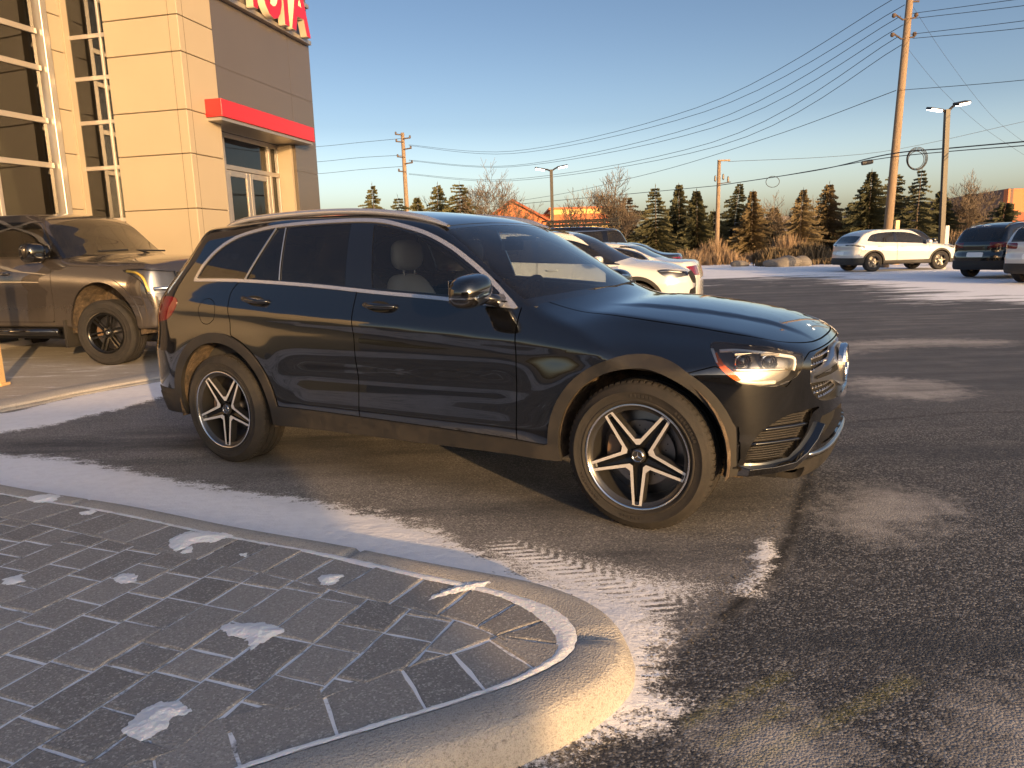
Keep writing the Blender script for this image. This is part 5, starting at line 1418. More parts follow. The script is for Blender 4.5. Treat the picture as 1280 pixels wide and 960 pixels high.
    # interior mirror and its housing
    b = MB(); b.box(1.70, 1.73, -.12, .12, 1.345, 1.41); b.tube([(1.74, 0, 1.38), (1.76, 0, 1.43)], .012, 6); b.build('interior_mirror', MAT['lamp_bowl'], root, bevel=.01)
    b = MB(); b.box(1.72, 1.84, -.10, .10, 1.405, 1.43); b.build('sensor_housing', MAT['cabin'], root, bevel=.01)
    # headliner under the roof
    def head(x, y): return float(S.top(x)) - .055 * (abs(y) / .8) ** 2.2 - .035
    xs = np.linspace(-.45, 1.58, 14); ys = np.linspace(-.60, .60, 9)
    V = [(x, y, head(x, y)) for x in xs for y in ys]; F = [(i * 9 + j, i * 9 + j + 1, (i + 1) * 9 + j + 1, (i + 1) * 9 + j) for i in range(13) for j in range(8)]
    mk('headliner', V, F, MAT['cabin_light'], root)
    for sy in (-1, 1):      # inner door cards below the belt
        b = MB(); b.box(.45, 2.3, sy * .80 - .01, sy * .80 + .01, .34, 1.06); b.build('door_card', MAT['cabin_grey'], root)
    # plate-less rear bar
    b = MB(); b.tube([(2.08, -.80, 1.11), (1.78, -.735, 1.31), (1.48, -.68, 1.45)], .018, 6); b.build('pillar_lining', MAT['cabin_grey'], root, smooth=True)
    return root
build_main()
# ------------------------------------------------------------------ the other vehicles
def build_vehicle(root, S, sp):
    """sp: arch list, polygons in side view (x, z); everything in the vehicle's own space"""
    h = sp.get('h', .05); x0, x1, top = sp['box']
    M = iso_mesh(S.F, (x0, -1.12, .15), (x1, 1.12, top), h)
    X = lambda M: M[0][:, 0]; Y = lambda M: M[0][:, 1]; Z = lambda M: M[0][:, 2]; AY = lambda M: np.abs(M[0][:, 1])
    gs = lambda M: S.g_side(*M[0].T); gt = lambda M: S.g_top(*M[0].T)
    pb = sp['paint']; arches = sp['arches']
    def ring(M, d): return np.minimum.reduce([arch_d(M[0], a, b) - (r + d) for a, b, r in arches])
    _, M = split(M, np.maximum(ring(M, 0), .5 - AY(M)))
    if sp.get('clad'):
        w, zs = sp['clad']
        C, M = split(M, np.maximum(np.minimum(ring(M, w), Z(M) - zs), .5 - AY(M)))
        for c in loose(C):
            for q in (split(c, c[0][:, 0] - 1.85) if zs < S.bottom else (c,)): piece('arch_cladding', q, sp.get('cladmat', MAT['cladding']), root, .03, .012)
    for (nm, zc, xa, sgn, mt) in sp.get('lips', []):
        L, M = split(M, np.maximum(Z(M) - zc, sgn * (X(M) - xa)))
        piece(nm, L, MAT[mt], root, .02, .008)
    dlo = smooth_poly(sp['dlo'], 6)
    D, M = split(M, np.maximum(poly_sdf(dlo, X(M), Z(M)), gt(M) - gs(M) - .05))
    if sp.get('trim'):
        D, CH = split(D, poly_sdf(dlo, X(D), Z(D)) + sp['trim'][0])
        for c in loose(CH): piece('window_trim', c, MAT[sp['trim'][1]], root, .01, .004)
    panes = sp['panes']      # list of (xlo bottom, xlo top, xhi bottom, xhi top)
    for i, (a0, a1, b0, b1) in enumerate(panes):
        zb, zt = sp['dloz']
        lo = a0 + (a1 - a0) * (Z(D) - zb) / (zt - zb); hi = b0 + (b1 - b0) * (Z(D) - zb) / (zt - zb)
        P_, D = split(D, np.maximum.reduce([lo - X(D), X(D) - hi, poly_sdf(dlo, X(D), Z(D)) + .03]))
        for c in loose(P_): piece('side_window', c, MAT[sp.get('glass', 'glass_dark')], root, .01, -.004)
    for c in loose(D): piece('window_frame', c, MAT['black_gloss'], root, .01, -.001)
    xa, xb, bow = sp['ws']
    W_, M = split(M, np.maximum.reduce([xa - X(M), X(M) - (xb - bow * (AY(M) / .75) ** 2), gs(M) - gt(M) + .03, sp['wsz'] - Z(M)]))
    piece('windshield', W_, MAT[sp.get('wsglass', 'glass_dark')], root, .01, -.002)
    if sp.get('rw'):
        xr, za, zb = sp['rw']
        W_, M = split(M, np.maximum.reduce([X(M) - xr, AY(M) - .68, za - Z(M), Z(M) - zb]))
        piece('rear_window', W_, MAT[sp.get('wsglass', 'glass_dark')], root, .01, -.002)
    for (nm, poly, mt, mn) in sp.get('lamps', []):
        pl = smooth_poly(poly, 5)
        L, M = split(M, np.maximum(poly_sdf(pl, X(M), Z(M)), mn - AY(M)))
        for c in loose(L):
            if nm == 'headlight':
                o = piece(nm, offset(c, -.05), MAT['lamp_bowl'], root); piece('headlight_lens', c, MAT['lens_clear'], o, 0, 0)
                sc = c[0].mean(0); b = MB()
                q = c[0][c[0][:, 2].argsort()]
                inner = sp.get('drl')
                if inner:
                    P2 = smooth_poly(inner[0], 5, closed=False); sy = -1 if sc[1] < 0 else 1; pts = []
                    for x, z in P2:
                        ys = np.linspace(.3, 1.1, 200); f = S.F(np.full(200, x), ys, np.full(200, z)); i = int(np.argmax(f > 0)); pts.append((x - .01, sy * (ys[max(i - 1, 0)] - .02), z))
                    b.tube(pts, inner[1], 6); b.build('daytime_light', MAT[inner[2]], o, smooth=True)
            else: piece(nm, c, MAT[mt], root, .02, .003)
    for (nm, poly, mt, sgn, xm) in sp.get('front', []):       # front/rear facing regions in (y, z)
        pl = smooth_poly(poly, 4)
        L, M = split(M, np.maximum(poly_sdf(pl, Y(M), Z(M)), sgn * (xm - X(M))))
        piece(nm, L, MAT[mt], root, .03, -.01 if mt == 'gap' else .003)
    gaps = []
    for (nm, pl) in sp.get('doors', []):
        pl = np.array(pl, float); mask = lambda Q: np.maximum.reduce([gt(Q) - gs(Q), .5 - AY(Q), Z(Q) - sp['dloz'][1]])
        A, M = split(M, np.maximum(poly_sdf(pl, X(M), Z(M)) - .004, mask(M)))
        inn, g = split(A, poly_sdf(pl, X(A), Z(A)) + .004); gaps.append(g)
        for c in loose(inn):
            d = piece(nm, c, pb, root, .01)
            if d is None: continue
            sy = -1 if c[0][:, 1].mean() < 0 else 1
            if nm == 'door':
                hx = pl[:, 0].min() + .16; hz = sp['handle']; pts = []
                for t in np.linspace(-1, 1, 7):
                    x = hx + .1 + t * .1; y = float(S.W(x) - S.sec(hz - S.belt(x))) + .035 * (1 - abs(t) ** 3); pts.append((x, sy * y, hz))
                b = MB(); b.tube(pts, .014, 6); b.build('door_handle', sp.get('handlemat', pb), d, smooth=True)
    if sp.get('hood'):
        xa, xb, ym = sp['hood']
        f = lambda Q: np.maximum.reduce([xa - X(Q), X(Q) - (xb - .28 * (AY(Q) / .8) ** 2.5), AY(Q) - ym])
        A, M = split(M, np.maximum(f(M) - .004, sp['hoodz'] - Z(M))); inn, g = split(A, f(A) + .004); gaps.append(g); piece('hood', inn, pb, root, .01)
    for g in gaps: piece('shut_line', g, MAT['gap'], root, 0, -.012)
    piece('body', M, pb, root, .012)
    mx, mz = sp['mirror']
    for sy in sp.get('mirrors', (-1, 1)):
        yb = float(S.W(mx) - S.sec(mz - S.belt(mx))); ms = sp.get('mscale', 1.0)
        def Fm(x, y, z):
            return ((np.abs((x - mx) / (.085 * ms)) ** 3 + np.abs((y * sy - yb - .17) / (.12 * ms ** .3)) ** 3 + np.abs((z - mz - .03) / (.085 * ms)) ** 3) ** (1 / 3) - 1) * .08
        Q = iso_mesh(Fm, (mx - .2, sy * (yb + .17) - .22, mz - .2), (mx + .2, sy * (yb + .17) + .22, mz + .26), .03)
        o = mk('door_mirror', Q[0], Q[2], sp.get('mirrormat', pb), root, N=Q[1])
        b = MB(); b.tube([(mx + .03, sy * (yb - .03), mz - .03), (mx, sy * (yb + .10), mz - .01)], .03, 8); b.build('mirror_arm', MAT['black_gloss'], o, smooth=True)
    if sp.get('rails'):
        ra, rb, ry, rz = sp['rails']
        for sy in (-1, 1):
            b = MB(); pts = []
            for t in np.linspace(0, 1, 12):
                x = ra + (rb - ra) * t; z = float(S.top(x)) - S.crown * (ry / .8) ** 2.2 + rz * min(1, 6 * t, 6 * (1 - t)); pts.append((x, sy * ry, z))
            b.tube(pts, .018, 6); b.build('roof_rail', MAT[sp.get('railmat', 'cladding')], root, smooth=True)
    tr, rr, tw, trk, st = sp['wheel']
    for i, (a, b_, r) in enumerate(arches):
        for sy in (-1, 1):
            steer = sp.get('steer', 0) if a > 1 else 0
            wheel('wheel', root, (a, sy * trk, tr), st, Rt=tr, Rr=rr, w=tw, side=-sy, steer=steer, detail=sp.get('wdetail', False), spokes=sp.get('spokes', 5), rimm=sp.get('rimm', 'rim_dark'))
            b = MB(); V = []; n = 16
            for k in range(n + 1):
                t = R(-10) + R(200) * k / n
                for y in (trk + .09, .5): V.append((a + (r + .02) * math.cos(t), sy * y, b_ + (r + .02) * math.sin(t)))
            b.add(V, [(2 * k, 2 * k + 1, 2 * k + 3, 2 * k + 2) for k in range(n)]); b.box(a - r, a + r, sy * .5 - .003, sy * .5 + .003, .25, b_ + r)
            b.build('wheel_liner', MAT['wheel_liner'], root)
    b = MB(); b.box(x0 + .25, x1 - .3, -.6, .6, .28, .55); b.build('underbody', MAT['cabin'], root)
    cx0, cx1, zc = sp['cabin']
    b = MB(); b.box(cx0, cx1, -.72, .72, .45, zc)
    b.build('interior', MAT['cabin_grey'], root, bevel=.03)
    sb = MB()
    for x in sp.get('seats', []):
        for y in (-.37, .37):
            sb.box(x - .08, x + .06, y - .23, y + .23, .6, 1.0 + sp.get('sz', 0)); sb.box(x - .12, x - .02, y - .13, y + .13, 1.03 + sp.get('sz', 0), 1.22 + sp.get('sz', 0))
    if sb.v: sb.build('seat', MAT['cabin_grey'], root, bevel=.03)
    return root
def crossover_shape(L=4.6, wb=2.69, H=1.68, hatch=0.0, wid=.925, ext=None):
    fo = .93; f = wb + fo; r = f - L
    return CarShape(
        top=[(r - .1, .95), (r + .08, 1.10 - hatch * .0), (r + .25, 1.33 - hatch * .12), (r + .48, H - .13 - hatch * .08), (r + .8, H - .045 - hatch * .03), (.6, H), (1.1, H - .005), (wb - 1.05, H - .08), (wb - .85, H - .16), (wb - .55, H - .33), (wb - .20, 1.165), (wb - .05, 1.12), (wb + .2, 1.085), (wb + .5, 1.03), (wb + .75, .95), (f, .84), (f + .2, .6)],
        belt=[(r, 1.16), (.2, 1.11), (1.2, 1.07), (wb - .4, 1.02), (f, .90)],
        width=[(r, wid - .05), (r + .4, wid - .01), (0, wid), (wb, wid), (wb + .4, wid - .02), (f, wid - .1)],
        sec=[(-.9, .07), (-.7, .02), (-.5, .02), (-.4, .008), (-.28, .0), (-.17, .012), (-.08, .03), (0, .06), (.1, .10), (.3, .18), (.5, .28), (.8, .46)],
        front=[(.15, f - .10), (.3, f - .02), (.5, f), (.7, f), (.9, f - .06), (1.1, f - .16)],
        rear=[(.2, r + .1), (.4, r), (.65, r), (.85, r + .04), (1.05, r + .04), (1.2, r + .13), (1.5, r + .3 + hatch * .1), (1.7, r + .36 + hatch * .2)],
        plan_f=[(0, 0), (.3, .015), (.5, .05), (.68, .14), (.8, .26), (.9, .45), (1.0, .75)],
        plan_r=[(0, 0), (.3, .01), (.5, .03), (.68, .08), (.8, .15), (.9, .28), (1.0, .5)],
        bottom=.28, crown=.05, hoodcrown=.07, cowl=(wb - .2, .25), ke=.09, kf=.09, kr=.09, kb=.04, extra=ext), r, f
def crossover_spec(r, f, wb, H, paint_m, **k):
    d = dict(h=.06, box=(r - .15, f + .15, H + .12), paint=paint_m, arches=[(0, .37, .41), (wb, .37, .41)], clad=(.06, .42),
        dlo=[(r + .42, 1.19, 0), (r + .60, H - .22), (.1, H - .135), (.9, H - .125), (wb - 1.1, H - .20), (wb - .55, 1.24), (wb - .22, 1.035, 0), (.9, 1.105)],
        dloz=(1.1, H - .13), panes=[(-1.2, -1.2, .0, .12), (.10, .16, .92, .84), (1.02, .95, wb - .3, wb - .3)], ws=(wb - 1.13, wb - .16, .2), wsz=1.07,
        rw=(r + .45, 1.12, H - .14),
        lamps=[('headlight', [(f - .62, .93, 0), (f - .45, .945), (f - .12, .90, 0), (f - .10, .83, 0), (f - .4, .80)], 'lamp_bowl', .45), ('tail_light', [(r - .2, 1.08), (r + .30, 1.09), (r + .40, 1.04), (r + .25, .96), (r - .2, .93)], 'red_lens', .42)],
        drl=([(f - .55, .905), (f - .42, .915), (f - .2, .885)], .012, 'lamp_white'),
        front=[('grille', [(-.5, .88), (.5, .88), (.45, .70), (-.45, .70)], 'gap', 1, f - .4), ('lower_grille', [(-.55, .60), (.55, .60), (.5, .38), (-.5, .38)], 'gap', 1, f - .4),
               ('number_plate', [(-.26, .80, 0), (.26, .80, 0), (.26, .66, 0), (-.26, .66, 0)], 'lamp_white', -1, r + .3)],
        lips=[('rear_lip', .55, r + .55, 1, 'cladding'), ('front_lip', .42, f - .5, -1, 'cladding')],
        doors=[('door', [(.98, H), (.98, 1.1), (1.0, .42), (wb - .52, .42), (wb - .50, 1.0), (wb - .3, H)]), ('door', [(.0, H), (.02, 1.15), (.30, .95), (.44, .42), (.98, .42), (.96, 1.1), (.96, H)])], handle=.97,
        hood=(wb - .35, f - .08, .74), hoodz=.8, mirror=(wb - .62, 1.08), rails=(-.55, wb - 1.2, .60, .045), wheel=(.365, .245, .235, .80, 'multi'), cabin=(r + .5, wb - .2, .98), seats=[.55, 1.4])
    d.update(k); return d
pm('drl_amber', (.85, .60, .10), .25, 0, 1.0)
paint('paint_white', (.56, .56, .55), .15, 0, .35, (.30, .26, .21)); paint('paint_dark', (.005, .005, .006), .12, 0, .4, (.09, .08, .07))
paint('paint_bronze', (.052, .045, .042), .26, .35, .9, (.11, .09, .07), zd=(.4, 1.1)); paint('paint_charcoal', (.03, .032, .036), .15, .4, .6)
def parked(name, label, loc, yaw, S, spec, cat='car', group=None):
    e = empty(name, loc, R(yaw), label, cat, group); return build_vehicle(e, S, spec)

G_CARS = 'cars parked in the lot behind'
# white crossover just behind the bonnet, nose to the right
S1, r1, f1 = crossover_shape(4.6, 2.69, 1.66)
c, s = math.cos(R(-17)), math.sin(R(-17))
nose = (3.28, 13.0)
parked('crossover', 'white crossover seen over the black SUV\'s bonnet, its nose and headlight to the right', (nose[0] - c * f1, nose[1] - s * f1, gz(13)), -17, S1,
       crossover_spec(r1, f1, 2.69, 1.66, MAT['paint_white'], h=.045), 'crossover', G_CARS)
# white saloon beyond it, tail to the right
def sedan_shape(L=4.85, wb=2.82, H=1.44):
    fo = .95; f = wb + fo; r = f - L
    return CarShape(top=[(r - .1, .88), (r + .05, 1.02), (r + .15, 1.06), (r + .50, 1.085), (r + .62, 1.10), (r + .9, 1.20), (.15, 1.355), (.55, H - .015), (1.0, H), (1.35, H - .02), (1.6, H - .09), (1.9, H - .24), (2.35, 1.03), (2.5, .985), (2.9, .93), (3.3, .85), (f, .72), (f + .2, .5)],
        belt=[(r, .98), (0, .97), (1.2, .95), (2.2, .92), (f, .78)], width=[(r, .86), (0, .92), (2.8, .92), (f, .82)],
        sec=[(-.8, .08), (-.55, .03), (-.35, .0), (-.2, .006), (-.08, .03), (0, .06), (.1, .11), (.3, .21), (.5, .33), (.8, .5)],
        front=[(.1, f - .1), (.4, f), (.6, f - .01), (.8, f - .1), (1, f - .3)], rear=[(.2, r + .08), (.4, r), (.7, r), (.9, r + .04), (1.1, r + .12)],
        plan_f=[(0, 0), (.4, .04), (.65, .15), (.8, .32), (.92, .6), (1, .9)], plan_r=[(0, 0), (.4, .02), (.65, .08), (.8, .18), (.92, .38), (1, .6)],
        bottom=.22, crown=.05, hoodcrown=.07, cowl=(2.45, .22), ke=.08, kf=.1, kr=.07, kb=.05), r, f
def sedan_spec(r, f, H, pm_, **k):
    d = dict(h=.05, box=(r - .15, f + .15, H + .12), paint=pm_, arches=[(0, .34, .375), (2.82, .34, .375)],
        dlo=[(r + .82, 1.06, 0), (.0, 1.225), (.45, H - .115), (1.0, H - .095), (1.45, H - .15), (1.9, 1.12), (2.12, .955, 0), (1.2, .985), (.3, 1.01)], dloz=(.98, H - .1), trim=(.018, 'satin_chrome'),
        panes=[(-1.2, -1.2, -.12, .10), (-.04, .16, .88, .80), (.98, .90, 2.0, 2.0)], ws=(1.42, 2.40, .2), wsz=.97, rw=(.38, 1.12, 1.345),
        lamps=[('headlight', [(f - .6, .76, 0), (f - .35, .77), (f - .1, .70, 0), (f - .12, .63, 0), (f - .5, .68)], 'lamp_bowl', .45), ('tail_light', [(r - .1, .95), (r + .18, .955), (r + .36, .93), (r + .30, .86), (r + .14, .80), (r - .1, .80)], 'red_lens', .36)],
        lips=[('rear_lip', .40, r + .5, 1, 'cladding')],
        doors=[('door', [(.93, H), (.93, 1), (.95, .3), (2.2, .3), (2.22, .9), (2.3, H)]), ('door', [(-.1, H), (.0, 1.0), (.3, .85), (.42, .3), (.93, .3), (.91, 1), (.91, H)])], handle=.87,
        mirror=(1.95, .98), wheel=(.335, .23, .215, .80, 'multi'), cabin=(-.5, 2.3, .9), seats=[.5, 1.3], sz=-.14)
    d.update(k); return d
S2, r2, f2 = sedan_shape()
tail = (3.62, 13.9); a = 160; c, s = math.cos(R(a)), math.sin(R(a))
parked('sedan', 'white saloon car half hidden behind the white crossover, its red tail light to the right', (tail[0] - c * r2, tail[1] - s * r2, gz(14)), a, S2, sedan_spec(r2, f2, 1.44, MAT['paint_white'], h=.045), 'car', G_CARS)
# black SUV with a roof basket
S3, r3, f3 = crossover_shape(4.75, 2.8, 1.80)
e = parked('suv', 'black SUV with a roof basket, mostly hidden behind the white cars', (2.05, 17.3, gz(17)), 171, S3, crossover_spec(r3, f3, 2.8, 1.80, MAT['paint_dark'], rails=None, trim=(.02, 'satin_chrome'),
       dlo=[(r3 + .20, 1.20, 0), (r3 + .42, 1.66), (.1, 1.69), (.9, 1.68), (1.7, 1.60), (2.25, 1.24), (2.58, 1.035, 0), (.9, 1.105)], panes=[(-1.2, -1.2, -.32, -.25), (-.2, -.15, .92, .84), (1.02, .95, 2.5, 2.5)]), 'suv', G_CARS)
b = MB()
for y in (-.5, .5): b.tube([(-.5, y, 1.93), (1.2, y, 1.93)], .02, 6); b.tube([(-.5, y, 1.84), (1.2, y, 1.84)], .018, 6)
for x in np.linspace(-.5, 1.2, 12): b.tube([(x, -.5, 1.93), (x, -.5, 1.83), (x, .5, 1.83), (x, .5, 1.93)], .015, 5)
b.build('roof_basket', MAT['cladding'], e)
# dark saloon at the end of the row
S4, r4, f4 = sedan_shape()
tail = (5.35, 22.6); a = 163; c, s = math.cos(R(a)), math.sin(R(a))
parked('sedan', 'dark saloon car at the far end, only its sloping tail showing past the white saloon', (tail[0] - c * r4, tail[1] - s * r4, gz(22)), a, S4, sedan_spec(r4, f4, 1.44, MAT['paint_charcoal'], h=.07), 'car', G_CARS)
# white coupe-like crossover on the right
S5, r5, f5 = crossover_shape(4.69, 2.85, 1.65, hatch=1.0)
parked('crossover', 'white coupe-like crossover with black arches parked side-on by the hedge', (14.25, 30.2, gz(30)), 7, S5,
       crossover_spec(r5, f5, 2.85, 1.65, MAT['paint_white'], rails=None, clad=(.07, .43), h=.055, rimm='rim_dark', wheel=(.37, .25, .235, .80, 'multi'), wdetail=False,
       dlo=[(r5 + .62, 1.20, 0), (-.05, 1.43), (.5, 1.515), (1.1, 1.52), (1.7, 1.45), (2.25, 1.21), (2.62, 1.02, 0), (1.2, 1.10), (.2, 1.14)], dloz=(1.1, 1.52),
       lamps=[('headlight', [(f5 - .62, .93, 0), (f5 - .4, .935), (f5 - .12, .88, 0), (f5 - .12, .83, 0), (f5 - .45, .84)], 'lamp_bowl', .45), ('tail_light', [(r5 - .2, 1.06), (r5 + .12, 1.07), (r5 + .50, 1.01, 0), (r5 + .56, .78, 0), (r5 + .42, .93), (r5 + .1, 1.02), (r5 - .2, 1.02)], 'black_gloss', .3)]), 'crossover', 'cars parked on the snowy side of the lot')
GR = 'cars parked on the snowy side of the lot'
S6, r6, f6 = crossover_shape(4.6, 2.69, 1.69)
a = 22; c, s = math.cos(R(a)), math.sin(R(a)); tl = (14.3, 22.9)
bk = parked('suv', 'black SUV with red tail lights seen from behind at the right edge', (tl[0] - c * r6, tl[1] - s * r6, gz(23)), a, S6, crossover_spec(r6, f6, 2.69, 1.69, MAT['paint_dark'], h=.05), 'suv', GR)
S7, r7, f7 = crossover_shape(4.6, 2.69, 1.66)
tl = (13.75, 19.6)
parked('suv', 'white SUV cut off by the right edge of the picture', (tl[0] - c * r7, tl[1] - s * r7, gz(20)), a, S7, crossover_spec(r7, f7, 2.69, 1.66, MAT['paint_white'], h=.06), 'suv', GR)
parked('suv', 'dark SUV behind the white coupe-like crossover, only its roof showing', (19.4, 38.5, gz(36)), 15, S6, crossover_spec(r6, f6, 2.69, 1.72, MAT['paint_charcoal'], h=.09), 'suv', GR)
# pickup on the left, nose towards the black SUV
def pickup():
    S = CarShape(top=[(-1.35, 1.30), (-1.2, 1.40), (.75, 1.40), (.83, 1.58), (.95, 1.86), (1.10, 1.96), (1.45, 2.0), (1.95, 2.005), (2.35, 1.98), (2.60, 1.92), (2.90, 1.71), (3.20, 1.50), (3.33, 1.425), (3.5, 1.395), (4.1, 1.375), (4.42, 1.335), (4.6, 1.26), (4.7, 1.12)],
        belt=[(-1.3, 1.30), (1.2, 1.30), (2.2, 1.30), (3.4, 1.25), (4.7, 1.13)], width=[(-1.3, .98), (0, 1.005), (3.0, .985), (3.5, .99), (4.0, 1.0), (4.4, .97), (4.7, .90)],
        sec=[(-1.1, .05), (-.8, .02), (-.6, .02), (-.4, .012), (-.25, .0), (-.12, .012), (-.04, .035), (.02, .055), (.1, .09), (.3, .165), (.5, .245), (.7, .36), (.9, .5)],
        front=[(.3, 4.52), (.5, 4.60), (.7, 4.63), (1.0, 4.60), (1.2, 4.56), (1.4, 4.48)], rear=[(.3, -1.28), (1.4, -1.30), (2, -1.3)],
        plan_f=[(0, 0), (.5, .015), (.7, .035), (.85, .08), (.95, .17), (1.05, .4)], plan_r=[(0, 0), (.9, .02), (1.05, .1)],
        bottom=.48, crown=.05, hoodcrown=.06, cowl=(3.33, .20), ke=.075, kf=.07, kr=.05, kb=.05)
    sp = dict(h=.035, box=(-1.45, 4.8, 2.15), paint=MAT['paint_bronze'], arches=[(0, .50, .56), (3.70, .50, .56)], clad=(.075, .40), cladmat=MAT['paint_bronze'],
        dlo=[(1.15, 1.40, 0), (1.20, 1.78), (1.40, 1.86), (2.15, 1.87), (2.50, 1.81), (2.85, 1.58), (3.07, 1.355, 0), (2.05, 1.385)], dloz=(1.37, 1.86), panes=[(.9, .9, 1.70, 1.70), (1.80, 1.77, 2.75, 2.75), (2.79, 2.79, 3.2, 3.2)],
        ws=(2.63, 3.35, .2), wsz=1.32, lips=[('front_bumper', .74, 4.28, -1, 'paint_bronze')],
        lamps=[('headlight', [(4.05, 1.20, 0), (4.30, 1.215), (4.50, 1.195, 0), (4.62, 1.12), (4.62, .92, 0), (4.42, .90, 0), (4.38, 1.03), (4.24, 1.13)], 'lamp_bowl', .55)],
        drl=([(4.14, 1.185), (4.28, 1.165), (4.38, 1.10), (4.42, 1.02), (4.45, .93)], .017, 'drl_amber'),
        front=[('grille', [(-.70, 1.14), (.70, 1.14), (.74, .85), (.62, .72), (-.62, .72), (-.74, .85)], 'gap', 1, 4.35)],
        doors=[('door', [(1.78, 1.85), (1.78, .55), (2.84, .55), (2.88, 1.0), (2.88, 1.36), (2.9, 1.85)]), ('door', [(1.07, 1.85), (1.07, .55), (1.76, .55), (1.76, 1.85)])], handle=1.19,
        hood=(2.95, 4.50, .80), hoodz=1.2, mirrors=(-1,), mirror=(2.72, 1.42), mscale=1.5, mirrormat=MAT['black_gloss'], wheel=(.415, .262, .275, .86, 'multi'), wdetail=True, spokes=6, rimm='rim_black', steer=R(10),
        cabin=(1.0, 3.15, 1.28), seats=[2.05], sz=.34, glass='glass_clear', handlemat=MAT['paint_bronze'])
    a = -20; c, s = math.cos(R(a)), math.sin(R(a))
    W = (-5.18, 9.38)       # outer face of the right front tyre
    ly = -1.0
    ox = W[0] - (3.70 * c - ly * s); oy = W[1] - (3.70 * s + ly * c)
    e = empty('pickup_truck', (ox, oy, .053), R(a), 'grey-brown pickup truck with black wheels parked in front of the showroom', 'truck')
    build_vehicle(e, S, sp)
    for s_ in (-1, 1): b = MB(); b.box(3.02, 3.06, min(s_ * .72, s_ * 1.0), max(s_ * .72, s_ * 1.0), .22, .58); b.build('mud_flap', MAT['cladding'], e)
    for s_ in (-1, 1): b = MB(); b.tube([(1.0, s_ * .97, .42), (2.9, s_ * .97, .42)], .05, 8); b.build('side_step', MAT['black_gloss'], e, smooth=True)
    b = MB(); b.tube([(4.50, -.90, .96), (4.63, -.6, .97), (4.66, 0, .97), (4.63, .6, .97), (4.50, .90, .96)], .022, 8); b.build('chrome_bar', MAT['chrome'], e, smooth=True)
    b = MB(); b.tube([(3.27, -.55, 1.45), (3.31, -.1, 1.465)], .012, 5); b.tube([(3.25, .1, 1.46), (3.27, .6, 1.45)], .012, 5); b.build('wiper', MAT['cabin'], e)
pickup()

# ------------------------------------------------------------------ background
def at(x, y, D):
    """plan position seen at picture column x (and height seen at row y) at forward distance D"""
    d = _r2 * (x - 640) + _u2 * (480 - y) + _fw * 921.37; t_ = D / d.y; return Vector((d.x * t_, D, CAM_H + d.z * t_))
def foliage(name, c0, c1):
    m = pm(name, c0, .75); t = NT(m); n = t.noise(t.co('Object'), 1.6, 4, .6)
    oi = t.new('ShaderNodeObjectInfo').outputs['Random']
    t.set('Base Color', t.mix(t.math('ADD', t.math('MULTIPLY', n, .7), t.math('MULTIPLY', oi, .3)), c0, c1)); t.set('Specular IOR Level', .2); return m
foliage('needles', (.028, .036, .022), (.10, .092, .048)); foliage('needles_olive', (.055, .055, .025), (.12, .11, .05))
foliage('twigs', (.10, .075, .055), (.19, .15, .11)); foliage('bark', (.09, .065, .045), (.17, .13, .10)); foliage('dry_grass', (.20, .13, .08), (.34, .25, .16)); foliage('brown_needles', (.10, .075, .04), (.17, .13, .07))
def conifer(seed, H=7.0, Rb=1.7, dens=1.0, gaps=.15, lean=0.0):
    r = random.Random(seed); V = []; F = []
    z = .05 * H; k = 0; stp = r.choice([.018, .024, .034]); pw = r.uniform(.75, 1.15)
    while z < H * .985:
        t = z / H; rad = Rb * (1 - t) ** pw * (1.0 if t > .10 else .8) * r.uniform(.86, 1.14) + .04
        nb = int((9 + 6 * (1 - t)) * dens)
        for i in range(nb):
            if r.random() < gaps: continue
            a = 2 * math.pi * (i + r.random() * .8) / nb + k * .7; L = rad * r.uniform(.60, 1.18)
            up = .25 * t + r.uniform(-.28, .16) - .06; L *= 1 + .25 * math.sin(3 * a + seed)
            # branch: spine with side sprays
            n = max(3, int(L / .16)); dx, dy = math.cos(a), math.sin(a)
            for s in range(n):
                f = (s + .6) / n; x = dx * L * f; y = dy * L * f; zz = z + L * (up * f - .30 * f * f + .12 * f ** 4) 
                w = .30 * (1.15 - f) * L * .55 + .07
                for sg in (-1, 1):
                    b = len(V); o = r.uniform(-.04, .04); ln = w * r.uniform(.7, 1.2)
                    px_, py_ = -dy * sg, dx * sg
                    V += [(x, y, zz + o), (x + dx * .13 + px_ * ln * .5, y + dy * .13 + py_ * ln * .5, zz - .05 + o + r.uniform(-.05, .05)), (x + dx * (.20 + ln * .3) + px_ * ln, y + dy * (.20 + ln * .3) + py_ * ln, zz - .12 * ln - .04 + o), (x + dx * .02 + px_ * ln * .45, y + dy * .02 + py_ * ln * .45, zz - .10 + o)]
                    F.append((b, b + 1, b + 2, b + 3))
                b = len(V); V += [(x, y, zz), (x + dx * .2, y + dy * .2, zz + r.uniform(-.02, .07)), (x + dx * .15, y + dy * .15, zz - .16), (x, y, zz - .08)]; F.append((b, b + 1, b + 2, b + 3))
        z += H * stp + .05 * r.random(); k += 1
    V += [(0, 0, H * .95), (.04, 0, H * 1.03), (.0, .05, H)]; F.append((len(V) - 3, len(V) - 2, len(V) - 1))
    V = [(x + lean * (z_ / H) ** 2, y, z_) for x, y, z_ in V]
    tr = MB(); tr.tube([(0, 0, -.3), (0, 0, H * .5), (lean, 0, H)], [H * .018, H * .011, .01], 7)
    return V, F, tr
